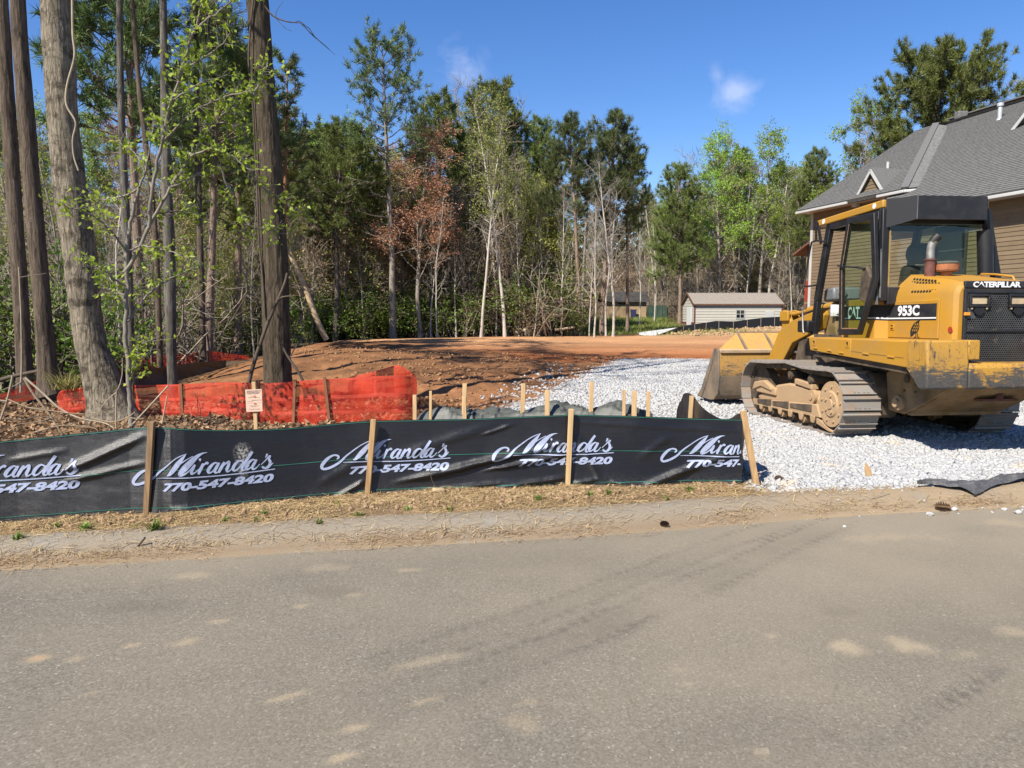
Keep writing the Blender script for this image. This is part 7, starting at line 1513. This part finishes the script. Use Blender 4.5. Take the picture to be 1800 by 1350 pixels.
# ================================================================ small things on the ground
def surf_z(x, y):
    x = np.asarray(x, float); y = np.asarray(y, float); dn = (y - edge(x)) * .983
    kz = np.interp(dn, [-.01, 0, .10, .17, .23, .29, .36, .44], [0, .006, .010, .022, .055, .082, .095, .098])
    return np.where(dn < 0, 0.0, np.where(dn < .40, kz, np.maximum(ground_z(x, y), np.where(dn < .47, .098, -9))))
def chips(name, label, n, mat, xr, dnr, llo, lhi, wr, seed, dens, up=.12):
    g = np.random.default_rng(seed); x = g.uniform(*xr, n * 4); dn = dnr[0] + (dnr[1] - dnr[0]) * g.random(n * 4) ; y = edge(x) + dn / .983
    k = (g.random(n * 4) < dens(x, y, dn)) & ~(inpoly(x, y, GRAVEL) & (dn > .5)); x, y = x[k][:n], y[k][:n]; n = len(x); z = surf_z(x, y) + g.uniform(.002, .012, n)
    a = g.normal(.1, 1.0, n); l = g.uniform(llo, lhi, n); d = np.stack([np.cos(a) * l, np.sin(a) * l, g.normal(0, up, n) * l], 1); w = wr * g.uniform(.6, 1.5, n); s = np.stack([-np.sin(a), np.cos(a), g.normal(0, .2, n)], 1) * w[:, None]
    c = np.stack([x, y, z], 1); bow = np.zeros((n, 3)); bow[:, 2] = np.abs(g.normal(0, .10, n)) * l
    V = np.stack([c - d / 2 - s / 2, c - d / 2 + s / 2, c + s / 2 + bow, c - s / 2 + bow, c + d / 2 + s / 2 * .6, c + d / 2 - s / 2 * .6], 1).reshape(-1, 3); i = np.arange(n)[:, None] * 6
    F = np.concatenate([i + np.array([[0, 1, 2, 3]]), i + np.array([[3, 2, 4, 5]])], 0)
    ob = link(name, np_mesh(name, V, F, mat, False, {'tone': np.repeat(np.clip(g.normal(.5, .28, n), 0, 1), 6)}), None); return tag(ob, label, None, None, 'stuff')
STRAW = leaf_mat('dry_straw', (.17, .10, .05), (.55, .40, .22), .15, .8, .15)
chips('straw_debris', 'dry straw and pine needles scattered along the kerb', 30000, STRAW, (-6, 7), (.16, 1.25), .03, .13, .0022, 601, lambda x, y, dn: np.clip(.65 + .9 * fbm(x * 2.2, y * 3, 3), .03, 1) * np.interp(dn, [.16, .28, .40, .55, 1.3], [.5, .10, .28, .9, .9]) * np.clip((4.5 - x) / 2.5, .1, 1))
chips('straw_debris', 'fine straw drifted in the gutter', 6000, STRAW, (-6, 5), (-.10, .24), .02, .09, .0025, 602, lambda x, y, dn: np.clip(.25 + 1.3 * fbm(x * 1.8, y * 2, 5), 0, 1) * np.exp(-np.abs(dn - .12) / .08))
def leaves():
    g = np.random.default_rng(611); n = 30000; x = g.uniform(-9.5, -.9, n); y = g.uniform(5.3, 13.5, n); k = (y > np.interp(x, [-9, -3.6, .5], [4.4, 5.45, 6.5])) & (g.random(n) < np.clip((-.9 - x) / 1.4, 0, 1)); x, y = x[k], y[k]; n = len(x); z = ground_z(x, y) + g.uniform(.0, .035, n)
    d = g.normal(0, 1, (n, 3)); d[:, 2] *= .35; V, F = quads_from(np.stack([x, y, z], 1), d, g.uniform(.05, .11, n), g.uniform(.035, .07, n), g, .35)
    tag(link('leaf_litter', np_mesh('leaf_litter', V, F, leaf_mat('dead_oak_leaves', (.13, .078, .038), (.46, .31, .18), .2, .8, .15), False, {'tone': np.repeat(np.clip(g.normal(.48, .28, n), 0, 1), 4)})), 'brown dead leaves covering the ground under the left trees', None, None, 'stuff')
leaves()
ICO = None
def stones(name, label, x, y, size, mat, seed, sink=.3, flat=.65, tones=None, zfun=None):
    g = np.random.default_rng(seed); n = len(x)
    t = (1 + 5 ** .5) / 2; iv = np.array([(-1, t, 0), (1, t, 0), (-1, -t, 0), (1, -t, 0), (0, -1, t), (0, 1, t), (0, -1, -t), (0, 1, -t), (t, 0, -1), (t, 0, 1), (-t, 0, -1), (-t, 0, 1)]) / math.hypot(1, t)
    fi = np.array([(0, 11, 5), (0, 5, 1), (0, 1, 7), (0, 7, 10), (0, 10, 11), (1, 5, 9), (5, 11, 4), (11, 10, 2), (10, 7, 6), (7, 1, 8), (3, 9, 4), (3, 4, 2), (3, 2, 6), (3, 6, 8), (3, 8, 9), (4, 9, 5), (2, 4, 11), (6, 2, 10), (8, 6, 7), (9, 8, 1)])
    V = np.repeat(iv[None], n, 0) * g.uniform(.62, 1.25, (n, 12, 1)); V = V * np.stack([g.uniform(.7, 1.35, n), g.uniform(.6, 1.1, n), g.uniform(flat * .7, flat * 1.25, n)], 1)[:, None, :]
    a, b = g.uniform(0, 6.28, n), g.normal(0, .5, n); ca, sa, cb, sb = np.cos(a), np.sin(a), np.cos(b), np.sin(b)
    X, Y, Z = V[..., 0], V[..., 1], V[..., 2]; X, Z = X * cb[:, None] - Z * sb[:, None], X * sb[:, None] + Z * cb[:, None]; X, Y = X * ca[:, None] - Y * sa[:, None], X * sa[:, None] + Y * ca[:, None]
    z0 = (ground_z(x, y) if zfun is None else zfun(x, y)) + size * flat * (1 - 2 * sink) * .6
    V = np.stack([X * size[:, None] + x[:, None], Y * size[:, None] + y[:, None], Z * size[:, None] + z0[:, None]], -1).reshape(-1, 3)
    F = (fi[None] + (np.arange(n) * 12)[:, None, None]).reshape(-1, 3); tone = np.repeat(np.clip(g.normal(.5, .25, n), 0, 1) if tones is None else tones, 12)
    return tag(link(name, np_mesh(name, V, F, mat, False, {'tone': tone})), label, None, None, 'stuff')
def stone_mat(name, c1, c2, c3=None):
    t = NT(name); v = t.coord('World'); c1 = tuple(x * ALB for x in c1); c2 = tuple(x * ALB for x in c2); c = t.mix(t.attr('tone'), c1, c2); c = t.mix(t.rng(t.noise(v, 60, 4), .35, .7, 0, .35), c, tuple(x * .75 for x in c1))
    if c3: c = t.mix(t.rng(t.noise(v, 2.3, 5, .65), .58, .72, 0, .75), c, c3)
    return t.done(t.bsdf(c, .9, t.bump(t.noise(v, 120, 3), .3, .006), 0, .2))
GSTONE = stone_mat('crushed_white_stone', (.36, .362, .365), (.50, .50, .495), (.46, .37, .25))
def gravel():
    g = np.random.default_rng(621)
    def pick(n, xr, yr, keep): 
        x = g.uniform(*xr, n); y = g.uniform(*yr, n); e = .18; k = inpoly(x + g.normal(0, e, n), y + g.normal(0, e, n), GRAVEL) & keep(x, y) & ((y - edge(x)) > .40); return x[k], y[k]
    x, y = pick(120000, (1.8, 10.5), (6.0, 10.6), lambda x, y: x < y * .80 + 1.0); stones('gravel_stones', 'crushed white stones of the site entrance', x, y, g.uniform(.011, .027, len(x)) * (1 + .7 * (g.random(len(x)) < .12)), GSTONE, 622, .40, .5)
    x, y = pick(60000, (-3, 12.5), (10.4, 26), lambda x, y: x < y * .78); stones('gravel_stones', 'crushed white stones spread toward the clay pad', x, y, g.uniform(.022, .042, len(x)), GSTONE, 623, .4)
    x = g.uniform(1.7, 7, 90); y = edge(x) + g.uniform(-.10, .5, 90) ; stones('gravel_stones', 'stray white stone crumbs along the kerb', x, y, g.uniform(.005, .014, 90), GSTONE, 624, zfun=surf_z)
    x = g.normal(0, 1.0, 700) + .2; y = 15 + g.normal(0, 3.5, 700); k = (y > 9) & (y < 23) & (x > .8 - (20 - y) * .22); stones('gravel_stones', 'white stones strewn over the brown slope', x[k], y[k], g.uniform(.02, .05, k.sum()), GSTONE, 625)
gravel()
def clods():
    g = np.random.default_rng(631); m = stone_mat('soil_clods', (.20, .125, .07), (.44, .30, .185))
    n = 2600; x = g.uniform(-5.8, 2.0, n); dn = g.uniform(.55, 1.15, n); y = edge(x) + dn / .983; k = g.random(n) < np.clip(.55 + 1.2 * fbm(x * 3, y * 3, 8), .05, 1); stones('soil_clods', 'crumbs of dry soil along the foot of the fence', x[k], y[k], g.uniform(.006, .03, k.sum()) ** 1.0, m, 632, zfun=surf_z)
    n = 5000; x = g.uniform(-7, 4, n); y = g.uniform(9.5, 25, n); k = (x > -1.0 - (y - 9.5) * .45) & ~inpoly(x, y, GRAVEL) & (g.random(n) < np.clip(.45 + 1.4 * fbm(x * .8, y * .8, 12), .05, 1)); stones('soil_clods', 'clods of brown soil on the rough slope before the clay pad', x[k], y[k], g.uniform(.012, .06, k.sum()) ** 1.0, stone_mat('red_clods', (.22, .115, .055), (.40, .225, .115)), 633)
    n = 2600; x = g.uniform(10, 24, n); y = g.uniform(43.5, 51, n); k = g.random(n) < np.clip(.4 + 1.3 * fbm(x * .8, y * .8, 14), .05, 1); stones('soil_clods', 'clods of tan soil on the bank below the garage', x[k], y[k], g.uniform(.04, .16, k.sum()), stone_mat('tan_clods', (.30, .20, .11), (.50, .35, .20)), 634)
clods()
GRS = leaf_mat('weed_blades', (.07, .13, .02), (.20, .26, .05), .35); GRSY = leaf_mat('yellowed_grass', (.22, .23, .05), (.42, .38, .13), .3)
def weed(x, y, h, n, label, mat, name='weed', cat='weed', group=None, spread=.6, w=.008):
    g = np.random.default_rng(int(abs(x * 1000) + y * 77)); V = []; F = []; z = float(surf_z(np.array([x]), np.array([y]))[0])
    for k in range(n):
        a = g.uniform(0, 6.28); d = np.array([math.cos(a) * spread * g.uniform(.3, 1.2), math.sin(a) * spread * g.uniform(.3, 1.2), 1.0]); p = np.array([g.normal(0, h * .18), g.normal(0, h * .18), 0]); L = h * g.uniform(.5, 1.1); s = np.array([-math.sin(a), math.cos(a), 0]) * w * g.uniform(.6, 1.3); rows = []
        for t in np.linspace(0, 1, 5): c = p + d / np.linalg.norm(d) * L * t + np.array([d[0], d[1], -.5]) * L * .55 * t * t; rows += [c - s * (1 - t * .9), c + s * (1 - t * .9)]
        i = len(V); V += rows; F += [(i + 2 * m, i + 2 * m + 1, i + 2 * m + 3, i + 2 * m + 2) for m in range(4)]
    ob = link(name, np_mesh(name, np.array(V), np.array(F), mat, False, {'tone': np.repeat(np.clip(g.normal(.5, .3, n), 0, 1), 10)})); ob.location = (x, y, z); return tag(ob, label, cat, group)
for (u, v, h, n, lb) in ((30, 946, .07, 26, 'flat green weed at the left end of the verge'), (150, 930, .09, 40, 'spreading green weed on the verge left of the first stake'), (100, 928, .05, 16, 'small green weed near the left end of the verge'), (270, 930, .10, 46, 'largest green weed, on the verge below the first stake'), (325, 888, .13, 12, 'tall green weed against the fabric right of the first stake'), (235, 926, .05, 18, 'low weed left of the first stake foot'), (395, 915, .05, 14, 'tiny weed below the first printed word'), (450, 915, .06, 20, 'green weed below the first phone number'), (465, 908, .06, 16, 'green weed just right of the first phone number'),
                         (595, 893, .07, 8, 'upright thin weed left of the second stake'), (560, 918, .06, 22, 'weed on the verge left of the second stake'), (630, 906, .07, 24, 'weed on the verge below the second stake'), (715, 898, .05, 14, 'weed on the verge right of the second stake'), (790, 897, .06, 20, 'weed midway between second and third stakes'), (945, 884, .07, 22, 'weed on the verge left of the third stake'), (1035, 878, .07, 18, 'weed below the third printed word'), (1070, 875, .07, 20, 'weed on the verge right of the third stake'), (1172, 878, .06, 20, 'weed on the verge below the last word'), (1212, 868, .10, 16, 'upright weed by the fabric below the last word')):
    p = at_z(u, v, .10); weed(p.x, p.y, h, n, lb, GRS)
p = at_y(115, 668, 11.6); 
def tuft():
    o = weed(p.x, 11.6, .55, 150, 'tuft of yellow green wiry grass beside the orange netting at left', GRSY, 'grass_tuft', 'grass tuft', None, .9, .006); o.location.z = p.z - .15
tuft()
def sward():
    g = np.random.default_rng(641); n = 16000; x = g.uniform(3.0, 15, n); y = g.uniform(45, 69.5, n); k = (soft(x, y, GRASS, 1.5, .5, 83) > .3) & (g.random(n) < .8) | ((y < 50) & (x > 8) & (g.random(n) < .25)); x, y = x[k], y[k]; n = len(x); c = np.stack([x, y, ground_z(x, y)], 1); d = g.normal(0, .45, (n, 3)); d[:, 2] = 1
    V, F = tri_needles(c, d, g.uniform(.12, .38, n), .05, g); tag(link('grass', np_mesh('grass', V, F, leaf_mat('lawn_grass', (.085, .13, .022), (.27, .27, .075), .3), False, {'tone': np.repeat(np.clip(g.normal(.45, .3, n) + .3 * fbm(x * .4, y * .4, 9), 0, 1), 3)})), 'rough green grass before the tan outbuilding', None, None, 'stuff')
sward()
CONE = simple('brown_cone_scale', (.22, .135, .08), .8, .4, 30)
def cone_mesh(nm):
    m = MB()
    for k in range(70):
        a = k * 2.39996; t = k / 70; r = .028 * math.sin(math.pi * (.12 + .86 * t)) ** .8 + .004; zz = -.045 + t * .09; d = Vector((math.cos(a), math.sin(a), .35)).normalized(); s = Vector((-math.sin(a), math.cos(a), 0)) * .009; b = Vector((0, 0, zz))
        m.add([b + s * .6, b - s * .6, b + d * r - s, b + d * (r + .006), b + d * r + s], [(0, 1, 2, 3, 4)])
    m.cyl((0, 0, -.045), (0, 0, .045), .010, 8, .005); return m.mesh(nm, CONE)
CM = cone_mesh('pine_cone')
for (u, v, s, lb) in ((1658, 881, 1.25, 'large pine cone lying on the sandy kerb at the right'), (1168, 909, .8, 'pine cone on the kerb below the last printed word'), (1370, 852, .9, 'dark pine cone at the gravel corner by the leaning stake')):
    q = at_z(u, v, .08); o = link('pine_cone', CM); o.location = (q.x, q.y, float(surf_z(np.array([q.x]), np.array([q.y]))[0]) + .022 * s); o.rotation_euler = (1.5, .2, u * .7); o.scale = (s, s, s); tag(o, lb, 'pine cone', 'pine cones by the kerb')
def rock(u, v, s, lb, mat, z=.08, seed=1, name='stone'):
    q = at_z(u, v, z); bm = bmesh.new(); bmesh.ops.create_icosphere(bm, subdivisions=2, radius=s); g = np.random.default_rng(seed)
    dirs = [Vector(g.normal(0, 1, 3)).normalized() for _ in range(9)]
    for vt in bm.verts:
        for d in dirs:
            h = vt.co.dot(d); lim = s * .72
            if h > lim: vt.co -= d * (h - lim)
        vt.co.z *= .75; vt.co.x *= 1.2
    me = bpy.data.meshes.new(name); bm.to_mesh(me); bm.free(); me.materials.append(mat); o = link(name, me); o.location = (q.x, q.y, float(surf_z(np.array([q.x]), np.array([q.y]))[0]) + s * .3); o.rotation_euler = (0, 0, seed); return tag(o, lb, 'stone', 'loose white stones on the kerb')
WST = simple('white_stone', (.48, .475, .46), .85, .2, 20, .3, 60)
for k, (u, v, s, lb) in enumerate(((1636, 888, .028, 'white stone left of the large pine cone'), (1679, 880, .026, 'white stone right of the large pine cone'), (1791, 886, .034, 'pale pinkish stone on the kerb at the right picture edge'), (1767, 880, .022, 'tiny pale stone left of the pinkish stone'), (1486, 908, .014, 'small white stone where the tyre marks leave the road'), (1745, 884, .012, 'smallest pale crumb by the sandy kerb'))): rock(u, v, s, lb, WST, .08, 700 + k)
def brick():
    q = at_z(771, 873, .11); o = MB().box(-.05, .05, -.03, .03, -.01, .022).build('clod', simple('pale_clod', (.50, .37, .22), .9, .3, 20, .3), None, bevel=.012); o.location = (q.x, q.y, float(surf_z(np.array([q.x]), np.array([q.y]))[0]) + .015); o.rotation_euler = (0, .1, .3); tag(o, 'flat pale clod at the fence foot right of the second stake', 'clod')
brick()
def chip_wood():
    q = at_z(1530, 843, .07); m = MB(); m.add([(-.03, 0, 0), (.02, 0, 0), (.035, 0, .10), (.0, 0, .17), (-.02, 0, .12), (-.03, .02, 0), (.02, .02, 0), (.035, .02, .10), (.0, .02, .17), (-.02, .02, .12)], [(0, 1, 2, 3, 4), (9, 8, 7, 6, 5)] + [(k, (k + 1) % 5, 5 + (k + 1) % 5, 5 + k) for k in range(5)]); o = m.build('wood_chip', WOODM, None); o.location = (q.x, q.y, .06); o.rotation_euler = (-.5, .1, .2); tag(o, 'splintered wood chip sticking out of the white gravel', 'wood chip')
chip_wood()
# black ground cloth peeping out from under the gravel at the right
def geotextile():
    us = np.linspace(1612, 2050, 120); V = []; nt = 9; top = lambda u: np.interp(u, [1612, 1640, 1665, 1700, 1730, 1760, 1800, 2050], [855, 851, 852, 847, 846, 838, 833, 815]); bot = lambda u: np.interp(u, [1612, 1640, 1665, 1690, 1715, 1740, 1770, 1800, 2050], [857, 858, 860, 862, 865, 859, 853, 850, 835])
    for u in us:
        a = at_z(u, top(u), .11); b = at_z(u, bot(u), .09)
        for t in np.linspace(0, 1, nt):
            q = a.lerp(b, t); k = float(fbm(np.array([q.x * 6]), np.array([t * 3.0 + q.x]), 801, 3)[0]); V.append((q.x, q.y + .01 * k, float(surf_z(np.array([q.x]), np.array([q.y]))[0]) + .03 + .028 * math.sin(t * 3.1) + .03 * k))
    V = np.array(V); o = V[0].copy(); i = (np.arange(len(us) - 1)[:, None] * nt + np.arange(nt - 1)[None, :]).ravel(); ob = link('ground_cloth', np_mesh('ground_cloth', V - o, np.stack([i, i + nt, i + nt + 1, i + 1], 1), fabric_mat('dusty_ground_cloth', (.035, .035, .037), .6), True, {'dust': np.full(len(V), .12)})); ob.location = tuple(o); tag(ob, 'crumpled edge of black ground cloth between gravel and kerb', 'ground cloth')
geotextile()
stem('fallen_twig', 'thin dark twig lying from the verge into the gutter below the first stake', 'twig', [(255, 945), (240, 962), (222, 974), (210, 982)], 4.75, 4, 2, STKD, None, 1, 550); stem('fallen_twig', 'thin dry twig lying on the sandy kerb below the gravel', 'twig', [(1425, 889), (1460, 892), (1505, 899)], 6.0, 3, 2, STK, None, 2, 551)
stem('fallen_twig', 'forked twig standing at the foot of the fence right of the second stake', 'twig', [(764, 878), (770, 866), (774, 858)], 5.95, 3, 1.5, STK, None, 2, 552)

# ---------------------------------------------------------------- tell alike plants apart by what they stand beside
def name_plants():
    LM = [(10, 'the left picture edge'), (120, 'the leaning pale tree'), (225, 'the sapling'), (300, 'the slim grey trunk'), (400, 'the notice'), (480, 'the dark hardwood'), (588, 'the broad round pine'), (690, 'the tall slender pine'), (745, 'the pinkish budding tree'), (866, 'the pale trunk pair'), (960, 'the fallen log'), (1035, 'the two tall pines'), (1100, 'the tan outbuilding'), (1200, 'the garage gable'), (1290, 'the garage window'), (1350, 'the garage hatch'), (1420, 'the house corner'), (1530, 'the small house gable'), (1630, 'the big spreading pine'), (1770, 'the roof vent')]
    LOOK = {'dark green pine': 'dark green pine', 'high crowned pine': 'high crowned pine', 'full crowned pine': 'full crowned pine', 'leafless grey tree with wide': 'leafless wide grey tree', 'leafless grey tree with upswept': 'leafless upswept grey tree', 'leafless tree with pale': 'leafless pale tree', 'tree with sparse yellow': 'yellow green leafing tree', 'tree with fresh': 'bright green leafing tree', 'tree with small olive': 'olive brown tree', 'tree with small reddish': 'reddish budding tree', 'thin grey young': 'thin grey young tree', 'thin pale young': 'thin pale young tree', 'low bushy leafless': 'low leafless bushy tree', 'low bushy tree with small': 'low yellow green bushy tree', 'low bushy tree with twigs': 'low tan budding bushy tree', 'green leafy shrub': 'green leafy shrub', 'big loose green': 'big loose green shrub', 'shrub with tiny': 'yellow green shrub', 'shrub holding tan': 'shrub with tan dead leaves', 'leafless tangle': 'tangle of grey brush', 'dense bright green': 'dense bright green shrub'}
    ORD = ['first', 'second', 'third', 'fourth', 'fifth', 'sixth', 'seventh', 'eighth', 'ninth', 'tenth', 'eleventh', 'twelfth', 'thirteenth', 'fourteenth', 'fifteenth', 'sixteenth', 'seventeenth', 'eighteenth', 'nineteenth', 'twentieth']
    B = {}
    c_, s_ = math.cos(TH), math.sin(TH)
    for o in COL.objects:
        if o.parent is None and 'group' in o and o.get('category') in ('tree', 'shrub'):
            p = o.location; fw = p.y * c_ - (p.z - CAMH) * s_; u = CX + FPX * p.x / fw
            lk = next((v for k, v in LOOK.items() if o['label'].startswith(k)), o['label'])
            lm = min(LM, key=lambda q: abs(q[0] - u))[1]
            if u < -40: lm = 'the left picture edge'
            d = 'near row' if p.y < 54 else ('middle row' if p.y < 72 else 'far row')
            B.setdefault((lk, lm, d), []).append((u, o))
    for (lk, lm, d), L in B.items():
        L.sort(key=lambda q: q[0])
        for k, (u, o) in enumerate(L):
            o['label'] = '%s, %s, by %s' % (lk, d, lm) + ('' if len(L) == 1 else ', %s from left' % ORD[min(k, 19)])
name_plants()
